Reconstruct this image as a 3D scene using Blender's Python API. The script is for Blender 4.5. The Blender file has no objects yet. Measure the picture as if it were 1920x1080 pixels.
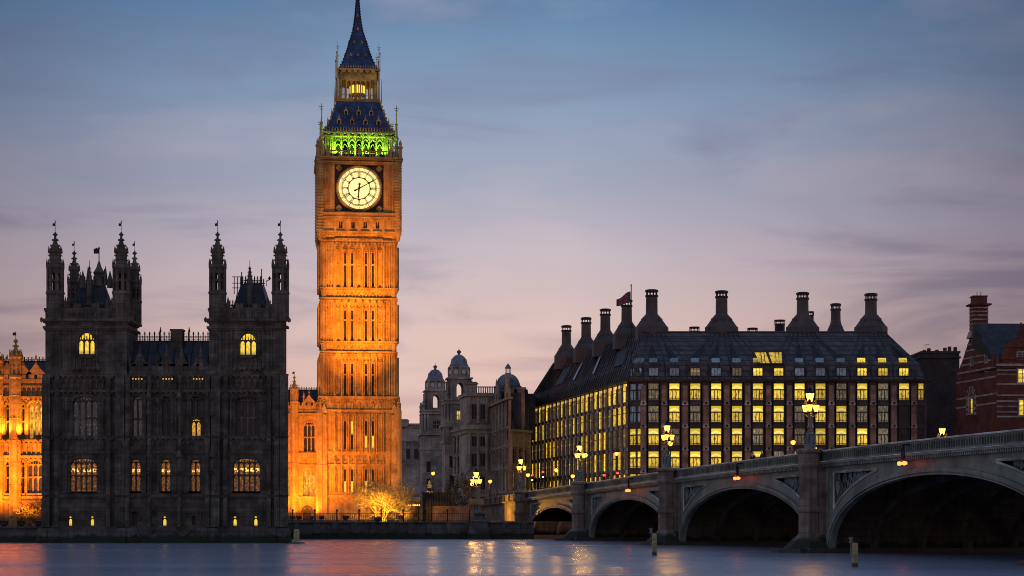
import bpy, math, random
from mathutils import Matrix, Vector
random.seed(7)
R = math.radians
scene = bpy.context.scene
COL = scene.collection
FOC, CX, HZ, EYE = 3500.0, 960.0, 968.0, 2.7

# ---------------- camera ----------------
cam = bpy.data.cameras.new('camera'); cam_o = bpy.data.objects.new('camera', cam); COL.objects.link(cam_o)
cam.sensor_width = 36; cam.lens = 36 * FOC / 1920; cam.shift_y = (HZ - 540) / 1920
cam.clip_start = 1; cam.clip_end = 6000
cam_o.location = (0, 0, EYE); cam_o.rotation_euler = (R(90), 0, 0)
scene.camera = cam_o
scene.render.engine = 'CYCLES'
scene.cycles.use_denoising = True; scene.cycles.denoising_prefilter = 'ACCURATE'; scene.cycles.filter_width = 1.0
scene.cycles.max_bounces = 6; scene.cycles.diffuse_bounces = 3; scene.cycles.glossy_bounces = 4
scene.cycles.transmission_bounces = 2; scene.cycles.volume_bounces = 0; scene.cycles.sample_clamp_indirect = 4
scene.view_settings.view_transform = 'Standard'; scene.view_settings.look = 'None'
scene.view_settings.exposure = 0; scene.view_settings.gamma = 1

# ---------------- dusk sky ----------------
world = bpy.data.worlds.new('World'); scene.world = world; world.use_nodes = True
nt = world.node_tree; nt.nodes.clear()
def N(nt, t, **k):
    n = nt.nodes.new(t)
    for a, b in k.items(): setattr(n, a, b)
    return n
def lk(nt, a, b): nt.links.new(a, b)
def mth(nt, op, a, b=None, c=None):
    n = N(nt, 'ShaderNodeMath', operation=op)
    for i, v in enumerate((a, b, c)):
        if v is None: continue
        if isinstance(v, (int, float)): n.inputs[i].default_value = v
        else: lk(nt, v, n.inputs[i])
    return n.outputs[0]
def mixc(nt, fac, a, b, blend='MIX'):
    n = N(nt, 'ShaderNodeMix', data_type='RGBA', blend_type=blend)
    for s, v in ((n.inputs[0], fac), (n.inputs[6], a), (n.inputs[7], b)):
        if isinstance(v, (int, float)): s.default_value = v
        elif isinstance(v, (tuple, list)): s.default_value = (*v[:3], 1)
        else: lk(nt, v, s)
    return n.outputs[2]
def ramp(nt, fac, stops, interp='LINEAR'):
    n = N(nt, 'ShaderNodeValToRGB'); cr = n.color_ramp; cr.interpolation = interp
    while len(cr.elements) > 1: cr.elements.remove(cr.elements[-1])
    cr.elements[0].position = stops[0][0]; cr.elements[0].color = (*stops[0][1], 1)
    for p, c in stops[1:]:
        e = cr.elements.new(p); e.color = (*c, 1)
    lk(nt, fac, n.inputs[0]); return n.outputs[0]
def srgb(r, g, b):
    f = lambda c: (c / 255 / 12.92) if c / 255 <= .04045 else ((c / 255 + .055) / 1.055) ** 2.4
    return (f(r), f(g), f(b))
tc = N(nt, 'ShaderNodeTexCoord'); sp = N(nt, 'ShaderNodeSeparateXYZ'); lk(nt, tc.outputs['Generated'], sp.inputs[0])
zz = mth(nt, 'MULTIPLY', sp.outputs[2], 2.0)
skyc = ramp(nt, zz, [(0, srgb(230, 178, 160)), (.10, srgb(228, 188, 172)), (.19, srgb(219, 190, 180)), (.27, srgb(196, 182, 188)), (.35, srgb(162, 166, 184)),
                     (.45, srgb(130, 154, 181)), (.53, srgb(97, 132, 168)), (.75, srgb(100, 134, 180)), (1.0, srgb(104, 134, 180))])
# soft drifting cloud streaks, long along the horizon
mp = N(nt, 'ShaderNodeMapping'); lk(nt, tc.outputs['Generated'], mp.inputs[0])
mp.inputs['Rotation'].default_value = (0, R(-5), 0); mp.inputs['Scale'].default_value = (2.6, 1.5, 15)
nz = N(nt, 'ShaderNodeTexNoise'); nz.inputs['Scale'].default_value = 1.7; nz.inputs['Detail'].default_value = 6; nz.inputs['Roughness'].default_value = .55
nz.inputs['Distortion'].default_value = .6
lk(nt, mp.outputs[0], nz.inputs['Vector'])
cl = ramp(nt, nz.outputs[0], [(.44, (0, 0, 0)), (.64, (1, 1, 1))], 'EASE')
lowmask = ramp(nt, zz, [(.05, (.25,) * 3), (.22, (.8,) * 3), (.42, (.5,) * 3), (.6, (.15,) * 3)])
skyd = mixc(nt, mth(nt, 'MULTIPLY', mth(nt, 'MULTIPLY', cl, lowmask), .72), skyc, srgb(120, 114, 142))
nz2 = N(nt, 'ShaderNodeTexNoise'); nz2.inputs['Scale'].default_value = 2.3; nz2.inputs['Detail'].default_value = 4
mp2 = N(nt, 'ShaderNodeMapping'); lk(nt, tc.outputs['Generated'], mp2.inputs[0]); mp2.inputs['Scale'].default_value = (3, 2, 9)
mp2.inputs['Location'].default_value = (3.1, 1, .4)
lk(nt, mp2.outputs[0], nz2.inputs['Vector'])
skyd = mixc(nt, mth(nt, 'MULTIPLY', ramp(nt, nz2.outputs[0], [(.5, (0, 0, 0)), (.75, (1, 1, 1))]), .35), skyd, srgb(214, 196, 198))
# the afterglow sits in the west, ahead; east sky behind brightened as added fill
az = mth(nt, 'ADD', mth(nt, 'MULTIPLY', sp.outputs[1], .94), mth(nt, 'MULTIPLY', sp.outputs[0], -.10))
azf = ramp(nt, mth(nt, 'ADD', mth(nt, 'MULTIPLY', az, .5), .5), [(0, (1.38, 1.22, 1.10)), (.5, (1.25, 1.12, 1.02)), (.86, (.94, .92, .9)), (.955, (.97, .97, .98)), (1, (1.02, 1.0, 1.0))])
skyd = mixc(nt, 1.0, skyd, azf, 'MULTIPLY')
side = ramp(nt, mth(nt, 'ADD', mth(nt, 'ABSOLUTE', mth(nt, 'SUBTRACT', sp.outputs[0], -.02)), 0), [(.05, (1, 1, 1)), (.15, (.84, .83, .86)), (.28, (.50, .49, .54)), (.8, (1, 1, 1))])
skyd = mixc(nt, 1.0, skyd, side, 'MULTIPLY')
bg = N(nt, 'ShaderNodeBackground'); lk(nt, skyd, bg.inputs[0]); bg.inputs[1].default_value = 1.08
wo = N(nt, 'ShaderNodeOutputWorld'); lk(nt, bg.outputs[0], wo.inputs[0])
# last trace of sunlight, from low in the west
sl = bpy.data.lights.new('sun', 'SUN'); sl.energy = .04; sl.angle = R(12); sl.color = (1, .7, .6)
so = bpy.data.objects.new('sun', sl); COL.objects.link(so); so.rotation_euler = (R(88), 0, R(172))

# ---------------- helpers ----------------
def px(p, Y): return (p - CX) / FOC * Y
def pz(p, Y): return EYE + (HZ - p) / FOC * Y

class MB:
    def __init__(s, T=None): s.v = []; s.f = []; s.T = T or Matrix(); s.uv = None
    def add(s, vs, fs):
        b = len(s.v); T = s.T
        for p in vs: s.v.append(tuple(T @ Vector(p)))
        for f in fs: s.f.append(tuple(b + i for i in f))
    def box(s, x0, x1, y0, y1, z0, z1):
        if x1 < x0: x0, x1 = x1, x0
        if y1 < y0: y0, y1 = y1, y0
        if z1 < z0: z0, z1 = z1, z0
        s.add([(x0, y0, z0), (x1, y0, z0), (x1, y1, z0), (x0, y1, z0), (x0, y0, z1), (x1, y0, z1), (x1, y1, z1), (x0, y1, z1)],
              [(3, 2, 1, 0), (4, 5, 6, 7), (0, 1, 5, 4), (1, 2, 6, 5), (2, 3, 7, 6), (3, 0, 4, 7)])
    def quad(s, a, b, c, d): s.add([a, b, c, d], [(0, 1, 2, 3)])
    def xz(s, poly, y0, y1):                       # outline in the xz plane pulled along y
        n = len(poly)
        s.add([(p[0], y0, p[1]) for p in poly] + [(p[0], y1, p[1]) for p in poly],
              [tuple(range(n)), tuple(range(2 * n - 1, n - 1, -1))] + [(i + n, (i + 1) % n + n, (i + 1) % n, i) for i in range(n)])
    def loft(s, rings, cap=True, close=True):
        n = len(rings[0]); vs = [p for r in rings for p in r]; fs = []
        for k in range(len(rings) - 1):
            for i in range(n if close else n - 1):
                j = (i + 1) % n; fs.append((k * n + i, k * n + j, (k + 1) * n + j, (k + 1) * n + i))
        if cap: fs.append(tuple(range(n - 1, -1, -1))); fs.append(tuple((len(rings) - 1) * n + i for i in range(n)))
        s.add(vs, fs)
    def lathe(s, cx, cy, prof, n=8, rot=0, close_top=True):
        s.loft([[(cx + r * math.cos(rot + 2 * math.pi * i / n), cy + r * math.sin(rot + 2 * math.pi * i / n), z) for i in range(n)] for r, z in prof])
    def frustum(s, cx, cy, prof):                  # square rings, half-width and height
        s.loft([[(cx - r, cy - r, z), (cx + r, cy - r, z), (cx + r, cy + r, z), (cx - r, cy + r, z)] for r, z in prof])
    def tube(s, pts, rs, n=6):
        rings = []
        pts = [Vector(p) for p in pts]
        if isinstance(rs, (int, float)): rs = [rs] * len(pts)
        for i, p in enumerate(pts):
            d = (pts[min(i + 1, len(pts) - 1)] - pts[max(i - 1, 0)]).normalized()
            u = d.cross(Vector((0, 0, 1)) if abs(d.z) < .9 else Vector((1, 0, 0))).normalized(); w = d.cross(u)
            rings.append([tuple(p + (u * math.cos(2 * math.pi * k / n) + w * math.sin(2 * math.pi * k / n)) * rs[i]) for k in range(n)])
        s.loft(rings)
    def wall(s, x0, x1, z0, z1, holes, y=0., dep=.5):   # a face with real openings and their reveals
        holes = [h for h in holes if h[1] > x0 and h[0] < x1]
        holes = [(max(h[0], x0), min(h[1], x1), max(h[2], z0), min(h[3], z1)) for h in holes if h[3] > z0 and h[2] < z1]
        xs = sorted({x0, x1, *[h[0] for h in holes], *[h[1] for h in holes]}); zs = sorted({z0, z1, *[h[2] for h in holes], *[h[3] for h in holes]})
        for a, b in zip(xs, xs[1:]):
            run = None
            for c, d in zip(zs, zs[1:]):
                m, k = (a + b) / 2, (c + d) / 2
                hole = any(h[0] < m < h[1] and h[2] < k < h[3] for h in holes)
                if hole:
                    if run: s.quad((a, y, run[0]), (b, y, run[0]), (b, y, run[1]), (a, y, run[1])); run = None
                else: run = (run[0], d) if run else (c, d)
            if run: s.quad((a, y, run[0]), (b, y, run[0]), (b, y, run[1]), (a, y, run[1]))
        for a, b, c, d in [h[:4] for h in holes]:
            s.quad((a, y, c), (a, y + dep, c), (b, y + dep, c), (b, y, c)); s.quad((a, y, d), (b, y, d), (b, y + dep, d), (a, y + dep, d))
            s.quad((a, y, c), (a, y, d), (a, y + dep, d), (a, y + dep, c)); s.quad((b, y, c), (b, y + dep, c), (b, y + dep, d), (b, y, d))
    def head(s, cx, w, zs, zt, ztop, y0, y1, n=5):      # masonry between a pointed arch and its square frame
        for sg in (-1, 1):
            pts = []
            for i in range(n + 1):
                t = i / n; x = 1 - t; z = math.sin(math.acos(min(1, max(-1, x * .999))) * 1.0) if False else (1 - (x) ** 1.9) ** .62
                pts.append((cx + sg * x * w / 2, zs + (zt - zs) * z))
            for p, q in zip(pts, pts[1:]):
                s.xz([p, q, (q[0], ztop), (p[0], ztop)] if sg > 0 else [p, (p[0], ztop), (q[0], ztop), q], y0, y1)
    def arch(s, cx, w, zs, zt, th, y0, y1, n=5):        # a raised pointed arch moulding
        for sg in (-1, 1):
            pts = [(1 - i / n) for i in range(n + 1)]
            ip = [(cx + sg * x * w / 2, zs + (zt - zs) * (1 - x ** 1.9) ** .62) for x in pts]
            op = [(cx + sg * x * (w / 2 + th), zs + (zt + th * 1.2 - zs) * (1 - x ** 1.9) ** .62) for x in pts]
            for i in range(n): s.xz([ip[i], ip[i + 1], op[i + 1], op[i]], y0, y1)
    def build(s, name, mat, parent=None, loc=None, rz=0, smooth=False, label=None):
        me = bpy.data.meshes.new(name); me.from_pydata(s.v, [], s.f); me.materials.append(M[mat]); me.update()
        if smooth:
            for p in me.polygons: p.use_smooth = True
        o = bpy.data.objects.new(name, me); COL.objects.link(o)
        if parent: o.parent = parent
        if loc: o.location = loc
        if rz: o.rotation_euler.z = rz
        if label: o['label'] = label
        return o
def pane(w, h, mat, parent=None, loc=(0, 0, 0), rz=0, name='pane'):   # glass sheet with its own 0-1 coordinates, base centre at loc
    me = bpy.data.meshes.new(name); me.from_pydata([(-w / 2, 0, 0), (w / 2, 0, 0), (w / 2, 0, h), (-w / 2, 0, h)], [], [(0, 1, 2, 3)])
    uv = me.uv_layers.new(name='u')
    for i, c in enumerate(((0, 0), (1, 0), (1, 1), (0, 1))): uv.data[i].uv = c
    me.materials.append(M[mat]); o = bpy.data.objects.new(name, me); COL.objects.link(o)
    o.location = loc; o.rotation_euler.z = rz
    if parent: o.parent = parent
    return o
def tag(o, label=None, cat=None, group=None, kind=None):
    for k, v in (('label', label), ('category', cat), ('group', group), ('kind', kind)):
        if v: o[k] = v
    return o
def thing(name, label, cat, loc=(0, 0, 0), rz=0, group=None):
    o = bpy.data.objects.new(name, None); COL.objects.link(o); o.location = loc; o.rotation_euler.z = rz
    o.empty_display_size = .3
    return tag(o, label, cat, group)
def dup(o, parent=None, loc=None, rz=None):
    c = o.copy(); COL.objects.link(c)
    if parent: c.parent = parent
    if loc is not None: c.location = loc
    if rz is not None: c.rotation_euler.z = rz
    for ch in list(o.children): dup(ch, c)
    return c

# ---------------- materials ----------------
M = {}
def mat(name, col, rough=.8, metal=0., vary=.25, scale=.6, bump=.0, emit=None, estr=0., tint=None, streak=0., blocks=None, sampl=True, spec=.3, tide=None):
    m = bpy.data.materials.new(name); m.use_nodes = True; t = m.node_tree; b = t.nodes['Principled BSDF']
    b.inputs['Roughness'].default_value = rough; b.inputs['Metallic'].default_value = metal
    b.inputs['Specular IOR Level'].default_value = spec
    c = None
    tcn = N(t, 'ShaderNodeTexCoord')
    if vary:
        n1 = N(t, 'ShaderNodeTexNoise'); n1.inputs['Scale'].default_value = scale; n1.inputs['Detail'].default_value = 8; n1.inputs['Roughness'].default_value = .65
        lk(t, tcn.outputs['Object'], n1.inputs[0])
        d = tint or tuple(x * .4 for x in col)
        c = mixc(t, ramp(t, n1.outputs[0], [(.5 - vary * .7, (0,) * 3), (.5 + vary * .7, (1,) * 3)]), d, tuple(min(1, x * 1.15) for x in col))
        if streak:
            ms = N(t, 'ShaderNodeMapping'); ms.inputs['Scale'].default_value = (2.2, 2.2, .12); lk(t, tcn.outputs['Object'], ms.inputs[0])
            n2 = N(t, 'ShaderNodeTexNoise'); n2.inputs['Scale'].default_value = 1.3; n2.inputs['Detail'].default_value = 5; lk(t, ms.outputs[0], n2.inputs[0])
            c = mixc(t, mth(t, 'MULTIPLY', ramp(t, n2.outputs[0], [(.42, (0,) * 3), (.66, (1,) * 3)]), streak), c, tuple(x * .35 for x in col))
        if blocks:                                  # coursed masonry: x+y along, z up
            s3 = N(t, 'ShaderNodeSeparateXYZ'); lk(t, tcn.outputs['Object'], s3.inputs[0])
            cb = N(t, 'ShaderNodeCombineXYZ'); lk(t, mth(t, 'ADD', s3.outputs[0], s3.outputs[1]), cb.inputs[0]); lk(t, s3.outputs[2], cb.inputs[1])
            br = N(t, 'ShaderNodeTexBrick'); br.inputs['Scale'].default_value = 1
            br.inputs['Brick Width'].default_value = blocks[0]; br.inputs['Row Height'].default_value = blocks[1]
            br.inputs['Mortar Size'].default_value = blocks[2]; br.inputs['Mortar Smooth'].default_value = .3
            br.inputs['Color1'].default_value = (1, 1, 1, 1); br.inputs['Color2'].default_value = (*(blocks[4],) * 3, 1) if len(blocks) > 4 else (.68, .66, .62, 1); br.inputs['Mortar'].default_value = (blocks[3],) * 3 + (1,)
            lk(t, cb.outputs[0], br.inputs[0]); c = mixc(t, 1., c, br.outputs[0], 'MULTIPLY')
        if tide:                                # weed and wet stain up to the tide line, ragged edge
            s5 = N(t, 'ShaderNodeSeparateXYZ'); lk(t, tcn.outputs['Object'], s5.inputs[0])
            n5 = N(t, 'ShaderNodeTexNoise'); n5.inputs['Scale'].default_value = 1.1; n5.inputs['Detail'].default_value = 6; lk(t, tcn.outputs['Object'], n5.inputs[0])
            hgt = mth(t, 'ADD', s5.outputs[2], mth(t, 'MULTIPLY', mth(t, 'SUBTRACT', n5.outputs[0], .5), 1.1))
            c = mixc(t, ramp(t, mth(t, 'DIVIDE', hgt, tide * 2), [(.40, (1,) * 3), (.56, (0,) * 3)]), c, (.022, .028, .016))
        lk(t, c, b.inputs['Base Color'])
        if bump:
            bm = N(t, 'ShaderNodeBump'); bm.inputs['Strength'].default_value = bump; bm.inputs['Distance'].default_value = .08
            n4 = N(t, 'ShaderNodeTexNoise'); n4.inputs['Scale'].default_value = 3.2; n4.inputs['Detail'].default_value = 6
            lk(t, tcn.outputs['Object'], n4.inputs[0]); lk(t, n4.outputs[0], bm.inputs['Height']); lk(t, bm.outputs[0], b.inputs['Normal'])
    else: b.inputs['Base Color'].default_value = (*col, 1)
    if emit:
        b.inputs['Emission Color'].default_value = (*emit, 1); b.inputs['Emission Strength'].default_value = estr
        if not sampl: m.cycles.emission_sampling = 'NONE'
    M[name] = m; return m
mat('tower_stone', (.52, .36, .13), .85, vary=.22, scale=.55, tint=(.30, .17, .05), bump=.5, streak=.5, blocks=(1.1, .42, .03, .8, .84))
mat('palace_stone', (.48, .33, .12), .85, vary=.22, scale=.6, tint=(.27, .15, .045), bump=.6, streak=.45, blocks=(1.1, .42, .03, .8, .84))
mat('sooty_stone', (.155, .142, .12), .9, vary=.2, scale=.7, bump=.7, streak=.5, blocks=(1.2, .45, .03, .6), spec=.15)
mat('river_stone', (.14, .135, .125), .8, vary=.25, scale=.4, bump=.8, streak=.5, tide=.75, blocks=(2., .6, .04, .5), spec=.2)
mat('portland_stone', (.52, .45, .375), .85, vary=.25, scale=.25, bump=.4, streak=.45, blocks=(1.6, .6, .04, .75))
mat('brown_stone', (.42, .34, .27), .85, vary=.3, scale=.3, bump=.4, streak=.4, blocks=(1.2, .5, .04, .7))
mat('slate_roof', (.045, .053, .072), .55, vary=.25, scale=.8, bump=.3, blocks=(.5, .4, .03, .55))
mat('iron_roof', (.038, .078, .20), .45, vary=.2, scale=.8, bump=.3, blocks=(.6, .6, .05, .5))
mat('iron_dark', (.02, .02, .024), .5, .4, vary=.1)
mat('gilt_iron', (.55, .36, .10), .4, .5, vary=.15)
mat('gilt_stone', (.42, .30, .12), .6, vary=.2)
mat('bronze_clad', (.075, .062, .06), .5, .3, vary=.25, scale=.35, bump=.2, streak=.2)
mat('chimney_bronze', (.10, .085, .085), .6, .2, vary=.3, scale=.4, bump=.2, streak=.3)
mat('bronze_roof', (.115, .11, .115), .65, .1, vary=.3, scale=.5, bump=.3, blocks=(1.7, .9, .12, .35))
mat('red_sandstone', (.46, .27, .20), .85, vary=.25, scale=.6, bump=.3, streak=.25, blocks=(3., .7, .03, .75))
mat('pale_bracket', (.45, .40, .38), .8, vary=.15)
mat('red_brick', (.17, .055, .042), .9, vary=.3, scale=.5, bump=.4, blocks=(.5, .16, .02, .7))
mat('dark_brick', (.10, .075, .065), .9, vary=.3, scale=.4, bump=.4, blocks=(.5, .16, .02, .7))
mat('band_stone', (.34, .30, .28), .85, vary=.2)
mat('lead_dome', (.16, .19, .23), .5, vary=.2, scale=.5)
mat('bridge_paint', (.19, .235, .205), .5, vary=.2, scale=.35, bump=.25, streak=.35)
mat('bridge_green', (.15, .20, .20), .5, vary=.2, scale=.6, streak=.3)
mat('trim_highlight', (.48, .51, .45), .4, vary=.15, scale=.5, streak=.2)  # pale mouldings; also paints the highlights on coping and cornice lip
mat('granite', (.28, .23, .19), .8, vary=.22, scale=.5, bump=.5, streak=.6, tide=1.1, blocks=(1.3, .5, .03, .7))
mat('wet_granite', (.05, .05, .05), .45, vary=.3, scale=.6, bump=.6)
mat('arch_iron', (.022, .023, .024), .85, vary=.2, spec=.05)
mat('arch_rib', (.075, .08, .08), .8, vary=.2, spec=.1)
mat('asphalt', (.05, .05, .05), .9, vary=.2)
mat('ground', (.06, .055, .05), .95, vary=.3, scale=.2)
mat('window_dark', (.02, .025, .04), .3, vary=0, spec=.25)
mat('frame_dark', (.03, .028, .03), .5, vary=0)
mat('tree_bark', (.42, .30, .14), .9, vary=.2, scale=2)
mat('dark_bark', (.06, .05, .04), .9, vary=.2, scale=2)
mat('post_paint', (.45, .40, .18), .7, vary=.25, scale=2.5)
mat('hoarding', (.30, .17, .10), .8, vary=.2, scale=.5)
mat('dark_cloth', (.025, .025, .03), .9, vary=0)
mat('blue_cloth', (.04, .05, .09), .9, vary=0)
mat('red_cloth', (.16, .03, .03), .9, vary=0)
mat('skin', (.45, .28, .2), .6, vary=0)
mat('hair', (.03, .02, .015), .7, vary=0)
def glow(name, col, st, tr=.55):      # frosted lamp glass: glows and lets its lamp shine through
    m = bpy.data.materials.new(name); m.use_nodes = True; t = m.node_tree; t.nodes.clear()
    e = N(t, 'ShaderNodeEmission'); e.inputs[0].default_value = (*col, 1); e.inputs[1].default_value = st
    tb = N(t, 'ShaderNodeBsdfTransparent'); mx = N(t, 'ShaderNodeMixShader'); mx.inputs[0].default_value = tr
    lk(t, e.outputs[0], mx.inputs[1]); lk(t, tb.outputs[0], mx.inputs[2]); o = N(t, 'ShaderNodeOutputMaterial'); lk(t, mx.outputs[0], o.inputs[0])
    m.cycles.emission_sampling = 'NONE'; M[name] = m
glow('lamp_glass', (1, .42, .05), 10); glow('lamp_glass_side', (1, .43, .05), 6.5); glow('street_glow', (1, .38, .04), 5)
def lamp_point(parent, loc, W, col=(1, .47, .08), r=.09):
    L = bpy.data.lights.new('lamp_light', 'POINT'); L.energy = W; L.color = col; L.shadow_soft_size = r
    o = bpy.data.objects.new('lamp_light', L); COL.objects.link(o); o.parent = parent; o.location = loc
    return o
mat('street_dim', (.5, .3, .1), .4, vary=0, emit=(1, .5, .15), estr=.7)
mat('beacon', (.5, .4, .1), .4, vary=0, emit=(1, .68, .06), estr=1.3)
mat('white_glow', (.8, .8, .8), .4, vary=0, emit=(.9, 1, .9), estr=4)
mat('red_glow', (.5, .1, .1), .4, vary=0, emit=(1, .02, .02), estr=9)
mat('nav_glow', (.6, .2, .1), .4, vary=0, emit=(1, .07, .012), estr=10)
mat('flood_lens', (.8, .6, .3), .3, vary=0, emit=(1, .45, .08), estr=3)
mat('flood_green', (.3, .8, .3), .3, vary=0, emit=(.3, 1, .1), estr=2)
mat('soffit', (.5, .4, .3), .4, vary=0, emit=(1, .62, .16), estr=.6, sampl=False)
mat('nav_grey', (.06, .06, .06), .6, vary=0)

def lit(name, kind):
    m = bpy.data.materials.new(name); m.use_nodes = True; t = m.node_tree; b = t.nodes['Principled BSDF']
    b.inputs['Base Color'].default_value = (.03, .03, .03, 1); b.inputs['Roughness'].default_value = .2
    tcn = N(t, 'ShaderNodeTexCoord'); s2 = N(t, 'ShaderNodeSeparateXYZ'); lk(t, tcn.outputs['UV'], s2.inputs[0])
    oi = N(t, 'ShaderNodeObjectInfo'); rnd = oi.outputs['Random']; u, v = s2.outputs[0], s2.outputs[1]
    cv = N(t, 'ShaderNodeCombineXYZ'); lk(t, mth(t, 'MULTIPLY', u, 1), cv.inputs[0]); lk(t, mth(t, 'MULTIPLY', v, 1), cv.inputs[1]); lk(t, mth(t, 'MULTIPLY', rnd, 90), cv.inputs[2])
    nn = N(t, 'ShaderNodeTexNoise'); nn.inputs['Detail'].default_value = 3
    mm = N(t, 'ShaderNodeMapping'); lk(t, cv.outputs[0], mm.inputs[0]); lk(t, mm.outputs[0], nn.inputs[0])
    if kind == 'office':          # vaulted ceiling above, blinds, shelves and desks below
        mm.inputs['Scale'].default_value = (9, 3, 1); nn.inputs['Scale'].default_value = 1.4
        du = mth(t, 'SUBTRACT', u, .5); curve = mth(t, 'SUBTRACT', .98, mth(t, 'MULTIPLY', mth(t, 'MULTIPLY', du, du), .7))
        up = mth(t, 'GREATER_THAN', v, .60)
        ceil = mixc(t, mth(t, 'SMOOTH_MIN', mth(t, 'MULTIPLY', mth(t, 'ABSOLUTE', mth(t, 'SUBTRACT', v, mth(t, 'MULTIPLY', curve, .82))), 9), 1, .1), (1.15, .93, .24), (.78, .52, .03))
        low = ramp(t, nn.outputs[0], [(.34, (.10, .05, .01)), (.44, (.62, .34, .02)), (.56, (.88, .62, .05)), (.8, (1.0, .82, .16))])
        low = mixc(t, mth(t, 'MULTIPLY', ramp(t, v, [(0, (1,) * 3), (.2, (0,) * 3)]), .45), low, (.55, .22, .02))
        col = mixc(t, up, low, ceil)
        st = mth(t, 'ADD', .45, mth(t, 'MULTIPLY', mth(t, 'POWER', rnd, .7), .75))
    elif kind == 'dim':
        mm.inputs['Scale'].default_value = (8, 3, 1); nn.inputs['Scale'].default_value = 1.4
        base = ramp(t, nn.outputs[0], [(.35, (.035, .03, .03)), (.6, (.16, .13, .07)), (.8, (.6, .42, .06))])
        bar = mth(t, 'MULTIPLY', mth(t, 'LESS_THAN', mth(t, 'ABSOLUTE', mth(t, 'SUBTRACT', v, .62)), .035), mth(t, 'GREATER_THAN', rnd, .35))
        col = mixc(t, bar, base, (.8, .55, .05)); st = mth(t, 'ADD', .5, mth(t, 'MULTIPLY', rnd, .8))
    elif kind == 'blind':         # daylight coloured empty rooms
        mm.inputs['Scale'].default_value = (6, 2, 1); nn.inputs['Scale'].default_value = 1.4
        col = ramp(t, nn.outputs[0], [(.35, (.02, .03, .05)), (.7, (.09, .13, .20))]); st = mth(t, 'ADD', .5, mth(t, 'MULTIPLY', rnd, .6))
    elif kind == 'bay':           # tall side bays
        mm.inputs['Scale'].default_value = (3, 5, 1); nn.inputs['Scale'].default_value = 1.2
        col = ramp(t, nn.outputs[0], [(.3, (.3, .14, .01)), (.5, (.95, .60, .04)), (.75, (1.1, .85, .15))]); st = mth(t, 'ADD', .6, mth(t, 'MULTIPLY', rnd, .7))
    elif kind == 'leaded':        # gothic leaded lights, warm rooms
        mm.inputs['Scale'].default_value = (7, 5, 1); nn.inputs['Scale'].default_value = 1.6
        col = ramp(t, nn.outputs[0], [(.32, (.16, .05, .004)), (.52, (.75, .34, .03)), (.68, (1.1, .68, .12))])
        col = mixc(t, mth(t, 'MULTIPLY', ramp(t, v, [(0, (1,) * 3), (.45, (0,) * 3)]), .5), col, (.18, .06, .01)); st = mth(t, 'ADD', .75, mth(t, 'MULTIPLY', rnd, .3))
    elif kind == 'amber':         # state rooms with chandeliers half way up
        mm.inputs['Scale'].default_value = (9, 9, 1); nn.inputs['Scale'].default_value = 1.5
        base = ramp(t, nn.outputs[0], [(.3, (.02, .008, .002)), (.5, (.13, .04, .006)), (.66, (.4, .15, .015)), (.82, (1.0, .62, .1))])
        cd = mth(t, 'MULTIPLY', mth(t, 'LESS_THAN', mth(t, 'ABSOLUTE', mth(t, 'SUBTRACT', v, .66)), .05), mth(t, 'GREATER_THAN', nn.outputs[0], .52))
        glow = ramp(t, v, [(0, (.5,) * 3), (.45, (.55,) * 3), (.62, (1.2,) * 3), (1, (.9,) * 3)])
        col = mixc(t, cd, mixc(t, 1., base, glow, 'MULTIPLY'), (1.6, .85, .15)); st = mth(t, 'ADD', .8, mth(t, 'MULTIPLY', rnd, .7))
    elif kind == 'bright':
        mm.inputs['Scale'].default_value = (6, 7, 1); nn.inputs['Scale'].default_value = 1.5
        col = ramp(t, nn.outputs[0], [(.3, (.65, .30, .01)), (.5, (.98, .66, .04)), (.75, (1.1, .85, .2))])
        col = mixc(t, mth(t, 'MULTIPLY', ramp(t, v, [(0, (1,) * 3), (.22, (0,) * 3)]), .75), col, (.12, .07, .04)); st = mth(t, 'ADD', .95, mth(t, 'MULTIPLY', rnd, .1))
    elif kind == 'sparkle':
        mm.inputs['Scale'].default_value = (14, 14, 1); nn.inputs['Scale'].default_value = 1.5
        col = ramp(t, nn.outputs[0], [(.6, (.012, .013, .018)), (.68, (.10, .10, .09)), (.78, (.5, .38, .15))]); st = mth(t, 'ADD', .8, 0)
    lk(t, col, b.inputs['Emission Color']); lk(t, st, b.inputs['Emission Strength'])
    m.cycles.emission_sampling = 'NONE'; M[name] = m
for k in ('office', 'dim', 'blind', 'bay', 'leaded', 'amber', 'bright', 'sparkle'): lit('lit_' + k, k)

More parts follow.
